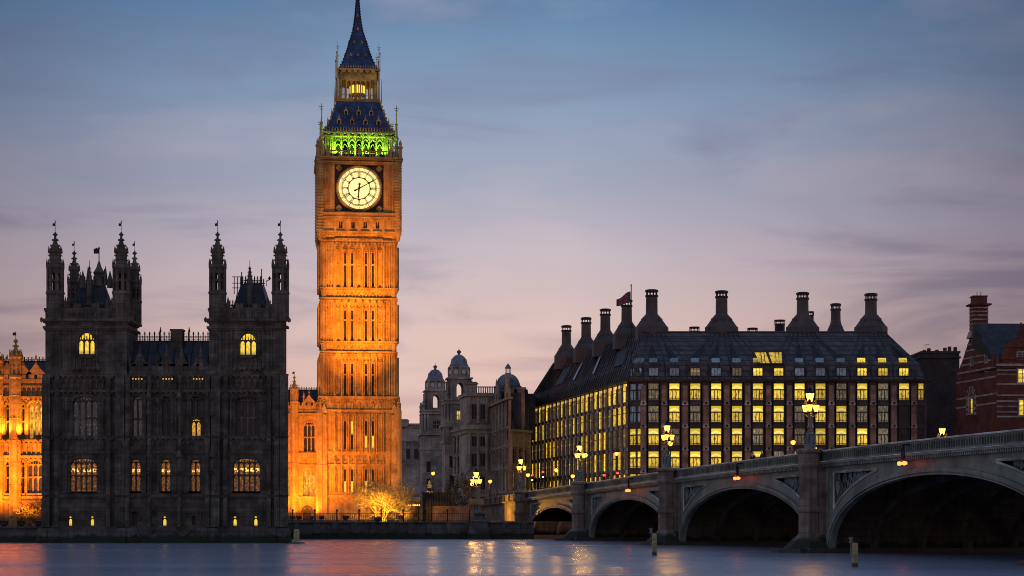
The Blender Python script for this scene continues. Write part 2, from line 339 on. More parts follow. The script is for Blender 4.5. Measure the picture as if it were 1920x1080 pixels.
def flood(loc, tgt, W, deg, col=(1, .285, .01), label='', soft=.4, group=None, lens='flood_lens', blend=1.):
    d = Vector(tgt) - Vector(loc)
    t = thing('floodlight', label, 'floodlight', loc, math.atan2(-d.x, d.y), group)
    b = MB(); b.box(-.04, .04, -.04, .04, -.45, -.1); b.box(-.4, -.34, -.06, .06, -.15, .35); b.box(.34, .4, -.06, .06, -.15, .35); b.box(-.4, .4, -.06, .06, -.15, -.09)
    b.build('bracket', 'iron_dark', t)
    h = MB(); h.T = Matrix.Rotation(math.atan2(d.z, math.hypot(d.x, d.y)), 4, 'X')
    h.loft([[(-.2, -.3, -.15), (.2, -.3, -.15), (.2, -.3, .15), (-.2, -.3, .15)], [(-.33, .15, -.25), (.33, .15, -.25), (.33, .15, .25), (-.33, .15, .25)]])
    ho = h.build('housing', 'iron_dark', t)
    g = MB(h.T); g.box(-.29, .29, .155, .165, -.21, .21); g.build('lens', lens, ho)
    L = bpy.data.lights.new('flood_beam', 'SPOT'); L.energy = W; L.spot_size = R(deg); L.spot_blend = blend; L.color = col; L.shadow_soft_size = soft
    o = bpy.data.objects.new('flood_beam', L); COL.objects.link(o)
    o.parent = t; o.location = h.T @ Vector((0, .2 + soft, 0)); o.rotation_euler = (math.pi / 2 + math.atan2(d.z, math.hypot(d.x, d.y)), 0, 0)
    return t

# ---------------- river and ground ----------------
def water():
    m = bpy.data.materials.new('river'); m.use_nodes = True; t = m.node_tree; b = t.nodes['Principled BSDF']
    b.inputs['Base Color'].default_value = (.20, .225, .28, 1); b.inputs['Roughness'].default_value = .3; b.inputs['IOR'].default_value = 1.33
    tcn = N(t, 'ShaderNodeTexCoord'); mm = N(t, 'ShaderNodeMapping'); mm.inputs['Scale'].default_value = (.22, .9, 1); mm.inputs['Rotation'].default_value = (0, 0, R(4)); lk(t, tcn.outputs['Object'], mm.inputs[0])
    n1 = N(t, 'ShaderNodeTexNoise'); n1.inputs['Scale'].default_value = .9; n1.inputs['Detail'].default_value = 6; n1.inputs['Roughness'].default_value = .6; lk(t, mm.outputs[0], n1.inputs[0])
    m2 = N(t, 'ShaderNodeMapping'); m2.inputs['Scale'].default_value = (.02, .09, 1); lk(t, tcn.outputs['Object'], m2.inputs[0])
    n2 = N(t, 'ShaderNodeTexNoise'); n2.inputs['Scale'].default_value = 1.; n2.inputs['Detail'].default_value = 4; lk(t, m2.outputs[0], n2.inputs[0])
    lk(t, mth(t, 'ADD', .13, mth(t, 'MULTIPLY', n2.outputs[0], .24)), b.inputs['Roughness'])
    bm = N(t, 'ShaderNodeBump'); bm.inputs['Strength'].default_value = 1; bm.inputs['Distance'].default_value = .07
    lk(t, mth(t, 'ADD', n1.outputs[0], mth(t, 'MULTIPLY', n2.outputs[0], 4)), bm.inputs['Height']); lk(t, bm.outputs[0], b.inputs['Normal'])
    M['river'] = m
water()
w = MB(); w.quad((-880, -35, 0), (880, -35, 0), (880, 226, 0), (-880, 226, 0)); tag(w.build('river_water', 'river'), kind='structure')
g = MB(); g.quad((-880, 224.5, 2.05), (880, 224.5, 2.05), (880, 560, 2.05), (-880, 560, 2.05)); tag(g.build('ground', 'ground'), kind='structure')
# ---------------- gothic kit ----------------
def crockets(mb, cx, cy, prof, n=8, rot=0, step=.45, sz=.11, edges=None):
    for (r0, z0), (r1, z1) in zip(prof, prof[1:]):
        L = math.hypot(r1 - r0, z1 - z0); k = max(1, int(L / step))
        for j in range(k):
            t = (j + .5) / k; r = r0 + (r1 - r0) * t; z = z0 + (z1 - z0) * t
            for i in range(n):
                if edges and i % edges: continue
                a = rot + 2 * math.pi * i / n; x = cx + (r + sz * .7) * math.cos(a); y = cy + (r + sz * .7) * math.sin(a)
                mb.loft([[(x - sz, y - sz * .6, z - sz * .5), (x + sz, y - sz * .6, z - sz * .5), (x + sz, y + sz * .6, z - sz * .5), (x - sz, y + sz * .6, z - sz * .5)],
                         [(x - sz * .5, y - sz * .4, z + sz), (x + sz * .5, y - sz * .4, z + sz), (x + sz * .5, y + sz * .4, z + sz), (x - sz * .5, y + sz * .4, z + sz)]])
def finial(mb, x, y, z, s=1.):
    mb.lathe(x, y, [(.10 * s, z), (.06 * s, z + .3 * s), (.2 * s, z + .45 * s), (.2 * s, z + .55 * s), (.06 * s, z + .7 * s), (.13 * s, z + .85 * s), (.02, z + 1.2 * s)], 6)
def vane(parent, x, y, z, h, matn='iron_dark', s=1., sg=-1):
    b = MB(); b.tube([(x, y, z), (x, y, z + h)], .045 * s, 5)
    b.box(x + sg * .45 * s, x, y - .03, y + .03, z + h * .62, z + h * .62 + .42 * s); b.box(x + sg * .30 * s, x + sg * .14 * s, y - .04, y + .04, z + h * .62 + .40 * s, z + h * .62 + .5 * s)
    b.lathe(x, y, [(.03, z + h - .2), (.1 * s, z + h - .1), (.02, z + h + .15)], 6)
    return b.build('vane', matn, parent)
def turret(parent, x, y, z0, zo, zs, zt, r, matn, vh=1.6, slits=True, spire_mat=None, vs=1., ztip=None):
    """octagonal turret: solid to zo, open lantern stage to zs, crocketed spire to zt"""
    b = MB(); rot = math.pi / 8
    b.lathe(x, y, [(r, z0), (r, zo)], 8, rot)
    b.lathe(x, y, [(r * 1.02, zo - .3), (r * 1.18, zo - .12), (r * 1.18, zo + .05), (r * .95, zo + .2)], 8, rot)
    for i in range(8):                     # eight angle shafts with pointed heads between
        a = rot + math.pi / 4 * i; cx, cy = x + r * .9 * math.cos(a), y + r * .9 * math.sin(a)
        b.lathe(cx, cy, [(r * .2, z0), (r * .2, zs)], 5)
        a2 = a + math.pi / 8; ap = r * .85 * math.cos(math.pi / 8)
        T0 = b.T; b.T = T0 @ Matrix.Translation((x + ap * math.cos(a2), y + ap * math.sin(a2), 0)) @ Matrix.Rotation(a2 + math.pi / 2, 4, 'Z')
        w = r * .68
        b.box(-w / 2, w / 2, -.05, .12, zs - .45, zs)
        b.head(0, w, zs - .95, zs - .5, zs - .45, -.05, .12, 3)
        if not slits: b.box(-w / 2, w / 2, 0, .1, zo, zs - .5)
        b.box(-w / 2, w / 2, -.04, .08, (zo + zs) / 2 - .12, (zo + zs) / 2 + .12)
        b.T = T0
    if z0 < zo - 2.5:
        for k in range(int((zo - z0) / 2.4)): b.lathe(x, y, [(r * 1.02, z0 + 2.4 * k + 1.9), (r * 1.1, z0 + 2.4 * k + 2), (r * 1.02, z0 + 2.4 * k + 2.12)], 8, rot)
    o = b.build('turret', matn, parent)
    s = MB(); s.lathe(x, y, [(r * .98, zs - .05), (r * 1.14, zs + .1), (r * 1.14, zs + .25), (r * .9, zs + .4)], 8, rot)
    for i in range(8):
        a = rot + math.pi / 4 * i; s.lathe(x + r * 1.02 * math.cos(a), y + r * 1.02 * math.sin(a), [(r * .12, zs), (r * .12, zs + .5), (.02, zs + 1.0)], 4)
    if ztip:                               # slimmer upper stage before the spire
        s.lathe(x, y, [(r * .72, zs + .2), (r * .72, zt)], 8, rot); crockets(s, x, y, [(r * .74, zs + .6), (r * .74, zt)], 8, rot, .42, .08)
        s.lathe(x, y, [(r * .74, zt - .05), (r * .92, zt + .08), (r * .92, zt + .2), (r * .74, zt + .3)], 8, rot)
        for i in range(8): a = rot + math.pi / 4 * i; s.lathe(x + r * .8 * math.cos(a), y + r * .8 * math.sin(a), [(.07, zt), (.07, zt + .35), (.02, zt + .7)], 4)
        zs, zt = zt, ztip; r *= .82
    h = zt - zs; prof = [(r * .9, zs + .1), (r * .72, zs + h * .22), (r * .36, zs + h * .48), (r * .17, zs + h * .75), (.05, zt)]
    s.lathe(x, y, prof, 8, rot); crockets(s, x, y, prof, 8, rot, .55, .1 * max(1, r))
    s.lathe(x, y, [(.05, zt - .5), (.28 * vs, zt - .4), (.28 * vs, zt - .25), (.06, zt)], 6)
    so_ = s.build('spire', spire_mat or matn, o)
    if vh: vane(so_, x, y, zt - .1, vh, s=vs)
    return o
def cresting(mb, x0, x1, y, z, h=.8, p=.42, th=.08, ax='x'):
    n = max(1, int(abs(x1 - x0) / p)); q = (x1 - x0) / n
    def bx(a, b, c, d):
        if ax == 'x': mb.box(a, b, y - th / 2, y + th / 2, c, d)
        else: mb.box(y - th / 2, y + th / 2, a, b, c, d)
    bx(x0, x1, z, z + .07); bx(x0, x1, z + h * .40, z + h * .5)
    for i in range(n):
        c = x0 + q * (i + .5)
        bx(c - .05, c + .05, z, z + h); bx(c - q * .32, c + q * .32, z + h * .18, z + h * .26); bx(c - q * .26, c + q * .26, z + h * .72, z + h * .80)
        bx(c - q * .5 - .02, c - q * .5 + .03, z, z + h * .6)
def gwin(parent, cx, z0, w, h, lights, pmat, fmat, trans=(), dep=.45, headh=None, sub=2, y=0.):
    """recessed pointed traceried window whose frame is the part and each glass its sub-part; returns the wall opening"""
    hh = headh if headh is not None else w * .42
    zt = z0 + h; b = MB(); lw = w / lights; y0 = y + dep - .2; y1 = y + dep - .02
    b.head(cx, w, zt - hh, zt, zt + .02, y + .04, y1)
    for i in range(lights + 1):
        x = cx - w / 2 + lw * i; t = .07 if 0 < i < lights else .05
        b.box(x - t, x + t, y0, y1, z0, zt - (hh * .55 if 0 < i < lights else hh))
    cells = [z0, *[z0 + h * t for t in trans], zt - hh * .8]
    for c, d in zip(cells, cells[1:]):
        for i in range(lights):
            b.head(cx - w / 2 + lw * (i + .5), lw - .12, d - lw * .55, d - .05, d + .05, y0 + .02, y1, 3)
        b.box(cx - w / 2, cx + w / 2, y0 - .03, y1, d - .05, d + .07)
    if lights >= 3:
        for i in range(lights - 1):
            x = cx - w / 2 + lw * (i + 1); b.box(x - .035, x + .035, y0, y1, zt - hh * .8, zt - .1)
        for i in range(lights): b.box(cx - w / 2 + lw * (i + .5) - .035, cx - w / 2 + lw * (i + .5) + .035, y0, y1, zt - hh * .8, zt - hh * .35)
    b.box(cx - w / 2 - .12, cx + w / 2 + .12, y - .12, y + .25, z0 - .18, z0)
    b.arch(cx, w + .1, zt - hh + .05, zt + .1, .14, y - .1, y + .04)
    o = b.build('window', fmat, parent)
    pane(w - .04, h - .02, pmat, o, (cx, y + dep, z0 + .01))
    return (cx - w / 2, cx + w / 2, z0, zt)

# ---------------- riverside pavilion of the palace ----------------
PY = 190.; K = PY / FOC
P = thing('palace_pavilion', 'dark unlit gothic stone pavilion with two square turreted towers rising from the river', 'palace', (px(85, PY), PY, 0))
lx = lambda p: (p - 85) * K
lz = lambda p: EYE + (HZ - p) * K
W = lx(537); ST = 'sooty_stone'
holes = []
def pw(p0, p1, q0, q1, n, m, trans=(), hh=None): holes.append(gwin(P, lx((p0 + p1) / 2), lz(q1), (p1 - p0) * K, (q1 - q0) * K, n, m, ST, trans, .45, hh))
pw(146, 177, 624, 664, 3, 'lit_bright', (), .9); pw(449, 480, 625, 665, 3, 'lit_bright', (), .9)
pw(136, 182, 744, 820, 4, 'lit_sparkle', (.48,), .5); pw(441, 487, 744, 820, 4, 'window_dark', (.48,), .5)
for c in (257, 312, 367):
    if c != 367: pw(c - 9, c + 9, 744, 820, 2, 'lit_sparkle' if c == 257 else 'window_dark', (.46,), .3)
    else: pw(c - 9, c + 9, 744, 782, 2, 'window_dark', (), .3); pw(c - 9, c + 9, 786, 817, 2, 'lit_leaded', (), .3)
pw(131, 181, 860, 923, 5, 'lit_amber', (.5,), .5); pw(437, 487, 860, 921, 5, 'lit_amber', (.5,), .5)
for c in (254, 310, 366): pw(c - 9, c + 9, 862, 921, 2, 'lit_amber', (.5,), .3)
for c in (131, 172, 308, 440, 479): pw(c - 4, c + 4, 968, 986, 1, 'lit_bright', (), .25)
pw(360, 368, 968, 985, 1, 'window_dark', (), .25); pw(247, 257, 963, 985, 1, 'window_dark', (), .2)
for c in (265, 322, 379):
    b = MB()
    for k in range(4):
        x = lx(c - 14 + k * 5.5 - 3); b.box(x, x + .13, -.02, .06, lz(713), lz(709))
    b.build('vent_light', 'street_dim', P)
zc = {n: lz(v) for n, v in dict(base=988, g2=957, f1=925, f1b=930, s1=848, s1b=819, s2=733, s3=703, t1=614, t2=600, tp=580).items()}
def front(x0, x1, z0, z1, y=0.):
    b = MB(); b.wall(x0, x1, z0, z1, holes, y, .46); return b
b = front(0, W, zc['base'], zc['s3'])
b.quad((0, 0, zc['base']), (0, 0, zc['s3']), (0, 14, zc['s3']), (0, 14, zc['base'])); b.quad((W, 0, zc['base']), (W - 2.2, 14, zc['base']), (W - 2.2, 14, zc['s3']), (W, 0, zc['s3']))
b.box(0.01, W - 2.2, .6, 14, zc['base'] + .01, zc['s3'] - .01)
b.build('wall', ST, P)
# plinth standing in the water, with battered weed-dark foot and boat landings
b = MB()
b.box(-.6, W + .15, -.35, 1.2, .9, zc['base']); b.box(-.6, W - 2.2, 1.2, 14, .9, zc['base']); b.loft([[(-.9, -.9, -.5), (W + .3, -.9, -.5), (W + .3, 2, -.5), (-.9, 2, -.5)], [(-.6, -.4, .9), (W + .15, -.4, .9), (W + .15, 2, .9), (-.6, 2, .9)]])
for p in (85, 100, 232, 250, 385, 400, 512, 530): b.lathe(lx(p), -.2, [(1.0, -.5), (1.0, .35), (.85, .5), (.85, 1.2), (.6, 1.5)], 8, math.pi / 8)
for p in (275, 345): b.loft([[(lx(p) - .2, -.55, .6), (lx(p) + .2, -.55, .6), (lx(p) + .2, 0, .6), (lx(p) - .2, 0, .6)], [(lx(p) - .9, -.7, 1.3), (lx(p) + .9, -.7, 1.3), (lx(p) + .9, 0, 1.3), (lx(p) - .9, 0, 1.3)]])
b.build('plinth', 'river_stone', P)
# string courses
for p, d in ((988, .25), (957, .12), (929, .2), (923, .12), (848, .16), (819, .2), (733, .28), (703, .22)):
    b = MB(); z = lz(p); b.box(-d, W + d, -d, .05, z - .12, z + .1)
    b.box(-d * .5, W + d * .5, -d * .5, .04, z - .26, z - .12)
    if p in (733, 703, 819):
        for k in range(int(W / .55)): b.box(.1 + k * .55, .32 + k * .55, -d - .05, 0, z - .3, z - .12)
    b.build('string_course', ST, P)
# buttresses with offsets, and the panelled surface of blind tracery
for p, ww in ((88, .8), (108, .45), (205, .4), (226, .9), (240, .5), (281, .35), (338, .35), (390, .5), (405, .9), (424, .4), (505, .4), (520, .5), (533, .8)):
    b = MB(); x = lx(p)
    for z0, z1, d in ((zc['base'], lz(929), .7), (lz(929), lz(819), .55), (lz(819), lz(703), .42)):
        b.loft([[(x - ww / 2, -d, z0), (x + ww / 2, -d, z0), (x + ww / 2, .02, z0), (x - ww / 2, .02, z0)], [(x - ww / 2, -d, z1 - .5), (x + ww / 2, -d, z1 - .5), (x + ww / 2, .02, z1 - .5), (x - ww / 2, .02, z1 - .5)],
                [(x - ww / 2, -.2, z1), (x + ww / 2, -.2, z1), (x + ww / 2, .02, z1), (x - ww / 2, .02, z1)]])
        b.box(x - ww * .18, x + ww * .18, -d - .07, 0, z0 + .5, z1 - .9)
    b.build('buttress', ST, P)
b = MB()
for q0, q1 in ((848, 925), (740, 816), (706, 731), (822, 846), (960, 985)):
    z0, z1 = lz(q1), lz(q0)
    x = .3
    while x < W - .3:
        if not any(h[0] - .22 < x < h[1] + .22 and h[2] < (z0 + z1) / 2 + 1.2 and h[3] > (z0 + z1) / 2 - 1.2 for h in holes) and q0 != 960:
            b.box(x - .08, x + .08, -.22, .02, z0 + .15, z1 - .3); b.head(x + .31, .46, z1 - .75, z1 - .4, z1 - .34, -.16, .02, 3)
            if z1 - z0 > 2: b.box(x - .3, x + .3, -.07, .02, (z0 + z1) / 2 - .07, (z0 + z1) / 2 + .05)
        x += .62
for p in (131, 172, 251, 308, 364, 440, 479):
    x = lx(p); b.box(x - .75, x + .75, -.1, .02, lz(962), lz(960)); b.box(x - .75, x - .66, -.1, .02, lz(975), lz(962)); b.box(x + .66, x + .75, -.1, .02, lz(975), lz(962))
b.build('blind_panelling', ST, P)
# statues under canopies between the central windows
for p in (226, 281, 338, 400):
    for q in (880, 770):
        x = lx(p); z = lz(q); b = MB()
        b.lathe(x, -.75, [(.12, z - .3), (.2, z - .2), (.17, z + .5), (.2, z + .75), (.08, z + .88), (.12, z + 1.0), (.05, z + 1.15)], 7)
        b.lathe(x, -.75, [(.1, z - .6), (.27, z - .35), (.27, z - .28)], 6); b.lathe(x, -.75, [(.28, z + 1.25), (.28, z + 1.4), (.03, z + 2.1)], 6)
        b.box(x - .06, x + .06, -.75, 0, z - .5, z - .35); b.box(x - .06, x + .06, -.75, 0, z + 1.3, z + 1.4)
        b.build('statue_niche', ST, P)
# central range between the towers: parapet, steep slate roof, chimney
cx0, cx1 = lx(243), lx(392)
b = MB(); z = zc['s3']; b.box(cx0, cx1, 0, .35, z, z + .35)
n = 12; q = (cx1 - cx0) / n
for k in range(n):
    x = cx0 + q * k; b.box(x + .04, x + q - .04, .05, .3, z + .35, z + .95 if k % 2 else z + 1.15)
    b.box(x - .05, x + .05, -.02, .33, z, z + 1.5); b.lathe(x, .15, [(.09, z + 1.5), (.02, z + 2.0)], 4)
for p in (262, 312, 340, 376):
    x = lx(p); b.lathe(x, .1, [(.2, z), (.2, z + 1.7), (.28, z + 1.8), (.03, z + 2.9)], 6); finial(b, x, .1, z + 2.6, .5)
    b.xz([(x - .9, z + .9), (x + .9, z + .9), (x, z + 2.1)], .05, .3)
b.build('parapet', ST, P)
b = MB(); zr = lz(633)
b.loft([[(cx0 - .5, .6, z - .2), (cx1 + .5, .6, z - .2), (cx1 + .5, 10, z - .2), (cx0 - .5, 10, z - .2)], [(cx0 - .5, 4, zr), (cx1 + .5, 4, zr), (cx1 + .5, 6, zr), (cx0 - .5, 6, zr)]])
for k in range(9):
    x = cx0 + (cx1 - cx0) * (k + .5) / 9; b.tube([(x, .58, z), (x, 3.98, zr)], .05, 4)
rf = b.build('roof', 'slate_roof', P)
b = MB(); cresting(b, cx0, cx1, 4, zr, 1.0, .5)
for p in (287, 342, 382): b.lathe(lx(p), 4, [(.07, zr), (.04, zr + .9), (.12, zr + 1.0), (.02, zr + 1.5)], 5)
b.build('cresting', 'iron_dark', rf)
b = MB(); x = lx(320); b.box(x - .6, x + .6, 3.2, 4.6, zr - 2, lz(614)); b.box(x - .68, x + .68, 3.12, 4.68, lz(614), lz(611)); b.box(x - .63, x + .63, 3.17, 4.63, zr - .1, zr + .1)
b.build('chimney', ST, rf)
b = MB()
for k in range(2):
    x = lx(292 + 48 * k); b.xz([(x - .25, z + 1.2), (x + .25, z + 1.2), (x + .25, z + 1.9), (x, z + 2.4), (x - .25, z + 1.9)], .8, 2.2)
b.build('dormer', 'slate_roof', rf)
# the two towers
def ptower(xa, xb, turr, back, winx, dep=7.5):
    xe = xb - (1.15 if xa > 5 else 0); w = xb - xa; z0 = zc['s3']; zt = zc['t2']; zp = zc['tp']
    b = MB(); b.wall(xa, xb, z0, zp - .2, holes, 0, .46)
    b.quad((xa, 0, z0), (xa, 0, zp), (xa, dep, zp), (xa, dep, z0)); b.quad((xb, 0, z0), (xe, dep, z0), (xe, dep, zp), (xb, 0, zp))
    b.box(xa + .05, xe - .05, .6, dep, z0 + .02, zp - .3)
    # stepped parapet with openings and statues
    for k in range(9):
        x = xa + w * (k + .5) / 9; hh = (0.5, .8, .55, 1.0, .6, 1.0, .55, .8, .5)[k]
        b.box(x - w / 18 + .05, x + w / 18 - .05, .02, .35, zp - .2, zp + hh - .4)
        b.box(x - .12, x + .12, -.12, .02, lz(598), zp - .1)
    for k in (2.2, 6.8):
        x = xa + w * k / 9; b.lathe(x, .05, [(.2, zt), (.26, zt + .2), (.26, zp + .2), (.02, zp + 1.3)], 6)
    for k in range(12):
        x = xa + w * (k + .5) / 12; b.box(x - .05, x + .05, -.1, .02, zt + .15, zp - .35); b.head(x, w / 12 - .1, zp - .6, zp - .35, zp - .3, -.08, .02, 3)
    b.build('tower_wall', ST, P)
    for q, d in ((614, .22), (600, .4), (580, .12)):
        b = MB(); z = lz(q); b.box(xa - d, xe + d, -d, dep + d, z - .12, z + .12); b.box(xa - d * .5, xe + d * .5, -d * .5, dep, z - .3, z - .12)
        if xe < xb: b.box(xe, xb + d, -d - .004, .5, z - .124, z + .124)
        if q == 600:
            for sx, sy in ((xa - .3, -.4), (xb + .3, -.4)): b.lathe(sx, sy, [(.05, z - .3), (.15, z - .1), (.15, z + .1), (.05, z + .25)], 6)
        b.build('cornice', ST, P)
    b = MB()
    for xx in (winx - 1.6, winx - 1.15, winx + 1.15, winx + 1.6, xa + .8, xb - .8, xa + 1.5, xb - 1.5):
        b.box(xx - .07, xx + .07, -.14, .02, lz(690), lz(618)); 
    for xx in (winx - 1.38, winx + 1.38):
        for q in (640, 655, 670): b.box(xx - .2, xx + .2, -.08, .02, lz(q) - .15, lz(q) + .1)
    for k in range(5): b.box(winx - 1 + k * .45, winx - .85 + k * .45, -.12, .02, lz(690), lz(672))
    b.box(winx - 1.5, winx + 1.5, -.2, .02, lz(692), lz(689)); b.box(winx - .7, winx + .7, -.3, .02, lz(671), lz(668))
    for k in range(6): b.lathe(winx - 1.3 + .52 * k, -.12, [(.14, lz(696)), (.14, lz(690)), (.03, lz(683))], 5)
    b.build('blind_panelling', ST, P)
    r = .82
    for x in turr:
        turret(P, x, .35, lz(600), lz(548), lz(503), lz(474), r, ST, 1.15, vs=.6, ztip=lz(434))
    for x, y in back: turret(P, x, y, lz(600), lz(555), lz(522), lz(497), .66, ST, 1.0, vs=.5, ztip=lz(458))
    # steep truncated roof with ironwork
    xa2, xb2 = xa + 2.0, xb - 2.0; m0, m1 = lz(579), lz(527); cx = (xa + xb) / 2
    b = MB(); b.loft([[(xa2 - .15, 1.4, m0 - .6), (xb2 + .15, 1.4, m0 - .6), (xb2 + .15, dep - 1, m0 - .6), (xa2 - .15, dep - 1, m0 - .6)],
                      [(xa2 + .15, 1.8, m0 + .4), (xb2 - .15, 1.8, m0 + .4), (xb2 - .15, dep - 1.4, m0 + .4), (xa2 + .15, dep - 1.4, m0 + .4)],
                      [(xa2 + .85, 2.8, m1), (xb2 - .85, 2.8, m1), (xb2 - .85, dep - 2.4, m1), (xa2 + .85, dep - 2.4, m1)]])
    o = b.build('roof', 'slate_roof', P)
    b = MB(); cresting(b, xa2 + .85, xb2 - .85, 2.8, m1, .85, .3); cresting(b, xa2 + .85, xb2 - .85, dep - 2.4, m1, .85, .3)
    cresting(b, xa + .9, xb - .9, .9, m0 - .2, .8, .3)
    b.build('cresting', 'iron_dark', o); b = MB(); cresting(b, xa + .9, xb - .9, dep - .4, m0 + .7, 1.0, .3)
    b.tube([(xa2 + .9, 2.8, m1), (xa2 + .9, 2.8, m1 + 1.3)], .05, 4); b.tube([(xb2 - .9, 2.8, m1), (xb2 - .9, 2.8, m1 + 1.6)], .05, 4)
    b.build('cresting', 'iron_dark', o)
    b = MB(); b.lathe(cx, 1.5, [(.3, m0 - .8), (.27, m1 - .3), (.36, m1 - .1), (.3, m1 + .1), (.05, m1 + 1.7)], 8); crockets(b, cx, 1.5, [(.3, m1 + .1), (.05, m1 + 1.7)], 8, 0, .35, .06)
    b.tube([(cx, 1.5, m1 + 1.6), (cx, 1.5, m1 + 2.3)], .03, 4)
    b.build('pinnacle', ST, o)
    for sx in (-1, 1):
        b = MB(); x = cx + sx * 1.35; b.xz([(x - .22, m0 - .3), (x + .22, m0 - .3), (x + .22, m0 + .5), (x, m0 + 1.05), (x - .22, m0 + .5)], 1.25, 2.2); b.lathe(x, 1.3, [(.05, m0 + 1), (.02, m0 + 1.7)], 4)
        b.build('dormer', 'slate_roof', o)
    return o
TA = (0, lx(238)); TB = (lx(392), W)
ra = ptower(*TA, (lx(102), lx(226)), ((lx(119), 4.7), (lx(235), 4.7)), lx(161), 5.4)
rb = ptower(*TB, (lx(407), lx(525)), (), lx(464))
b = MB(); x = lx(173); y = 3.1; m1 = lz(530)
b.lathe(x, y, [(.55, m1), (.5, m1 + 1.2), (.62, m1 + 1.4), (.3, m1 + 1.9), (.08, m1 + 2.6)], 8); b.build('fleche', ST, ra); vane(ra, x, y, m1 + 2.4, 1.6, s=1.2)
b = MB()
for s in (-1, 1): b.lathe(x + s * .9, y - 1, [(.22, m1), (.18, m1 + .9), (.02, m1 + 2.)], 6); b.lathe(x + s * 1.4, y - 1.2, [(.32, m1 - .3), (.28, m1 + .5), (.02, m1 + 1.5)], 4)
b.build('pinnacle', ST, ra)
b = MB()   # access frames on the tower roofs
for xx in (lx(196), lx(203), lx(209)): b.tube([(xx, 4, lz(560)), (xx, 4, lz(511))], .045, 4)
for q in (511, 525, 540): b.tube([(lx(196), 4, lz(q)), (lx(209), 4, lz(q))], .04, 4)
b.build('ladder_frame', 'iron_dark', ra)
b = MB()
for xx in (lx(431), lx(437), lx(443)): b.tube([(xx, 3, lz(545)), (xx, 3, lz(512))], .045, 4)
for q in (512, 524, 533): b.tube([(lx(427), 3, lz(q)), (lx(446), 3, lz(q))], .04, 4)
b.tube([(lx(492), 3, lz(530)), (lx(492), 3, lz(520)), (lx(499), 3, lz(517))], .05, 4); b.lathe(lx(498), 3, [(.05, lz(518)), (.17, lz(515)), (.03, lz(511))], 5)
b.build('ladder_frame', 'iron_dark', rb)

# ---------------- floodlit gothic ranges ----------------
def grange(name, label, Y, p0, p1, base, eave, ridge, turrets, bays, stage, dep=10, lbl2=None, mat_='palace_stone'):
    k = Y / FOC; X0 = px(p0, Y); t = thing(name, label, 'palace', (X0, Y, 0))
    lx = lambda p: (p - p0) * k
    lz = lambda p: EYE + (HZ - p) * k
    W = lx(p1); hs = []
    for (a, c, top, bot, n, m, tr) in bays: hs.append(gwin(t, lx((a + c) / 2), lz(bot), (c - a) * k, (bot - top) * k, n, m, mat_, tr, .5, .5))
    b = MB(); b.wall(0, W, lz(base), lz(eave), hs, 0, .52); b.box(.01, W - .01, .62, dep, lz(base), lz(eave) - .02)
    b.quad((0, 0, lz(base)), (0, 0, lz(eave)), (0, dep, lz(eave)), (0, dep, lz(base))); b.quad((W, 0, lz(base)), (W, dep, lz(base)), (W, dep, lz(eave)), (W, 0, lz(eave)))
    b.build('wall', mat_, t)
    for q, d in stage:
        b = MB(); z = lz(q); b.box(-.01, W + d, -d, .05, z - .13, z + .1); b.box(-.01, W, -d * .5, .04, z - .3, z - .13)
        for j in range(int(W / .5)): b.box(.1 + j * .5, .32 + j * .5, -d * .8, 0, z - .42, z - .28)
        b.build('string_course', mat_, t)
    b = MB(); z = lz(eave); n = int(W / .9)
    for j in range(n):
        x = W * (j + .5) / n; b.box(x - .3, x + .3, -.1, .2, z + .4, z + .95); b.box(x - .45, x + .45, -.12, .22, z, z + .42)
    for j in range(n // 3 + 1):
        x = W * (3 * j + .5) / n
        if x < W: b.lathe(x, .05, [(.14, z), (.14, z + 1.7), (.22, z + 1.8), (.03, z + 2.7)], 6)
    for (a, c, *_r) in bays[::2]:
        x = lx((a + c) / 2); b.xz([(x - 1.1, z + .9), (x + 1.1, z + .9), (x + .5, z + 1.5), (x, z + 2.2), (x - .5, z + 1.5)], -.1, .15); finial(b, x, 0, z + 2.1, .8)
    b.build('parapet', mat_, t)
    b = MB()
    zs = [lz(base)] + [lz(q) for q, d in stage] + [lz(eave)]; zs = sorted(set(zs))
    x = .25
    while x < W:
        for z0, z1 in zip(zs, zs[1:]):
            if z1 - z0 < .9: continue
            mz = (z0 + z1) / 2
            if z0 < lz(base) + .5: continue
            if not any(h[0] - .15 < x < h[1] + .15 and h[2] < mz < h[3] for h in hs):
                b.box(x - .05, x + .05, -.13, .02, z0 + .1, z1 - .3); b.head(x + .25, .42, z1 - .6, z1 - .32, z1 - .28, -.1, .02, 3)
        x += .5
    b.build('blind_panelling', mat_, t)
    for p, zt, r in turrets:
        x = lx(p); turret(t, x, -.1, lz(base), lz(eave - 12), lz(zt + (eave - zt) * .45), lz(zt), r, mat_, .7, False, 'gilt_stone' if False else mat_, .7)
    b = MB(); zr = lz(ridge); b.loft([[(0, .7, z), (W, .7, z), (W, dep, z), (0, dep, z)], [(0, 3.2, zr), (W, 3.2, zr), (W, 6, zr), (0, 6, zr)]])
    o = b.build('roof', 'slate_roof', t)
    b = MB(); cresting(b, 0, W, 3.2, zr, .5, .4); b.build('cresting', 'iron_dark', o)
    return t
YL = 200.
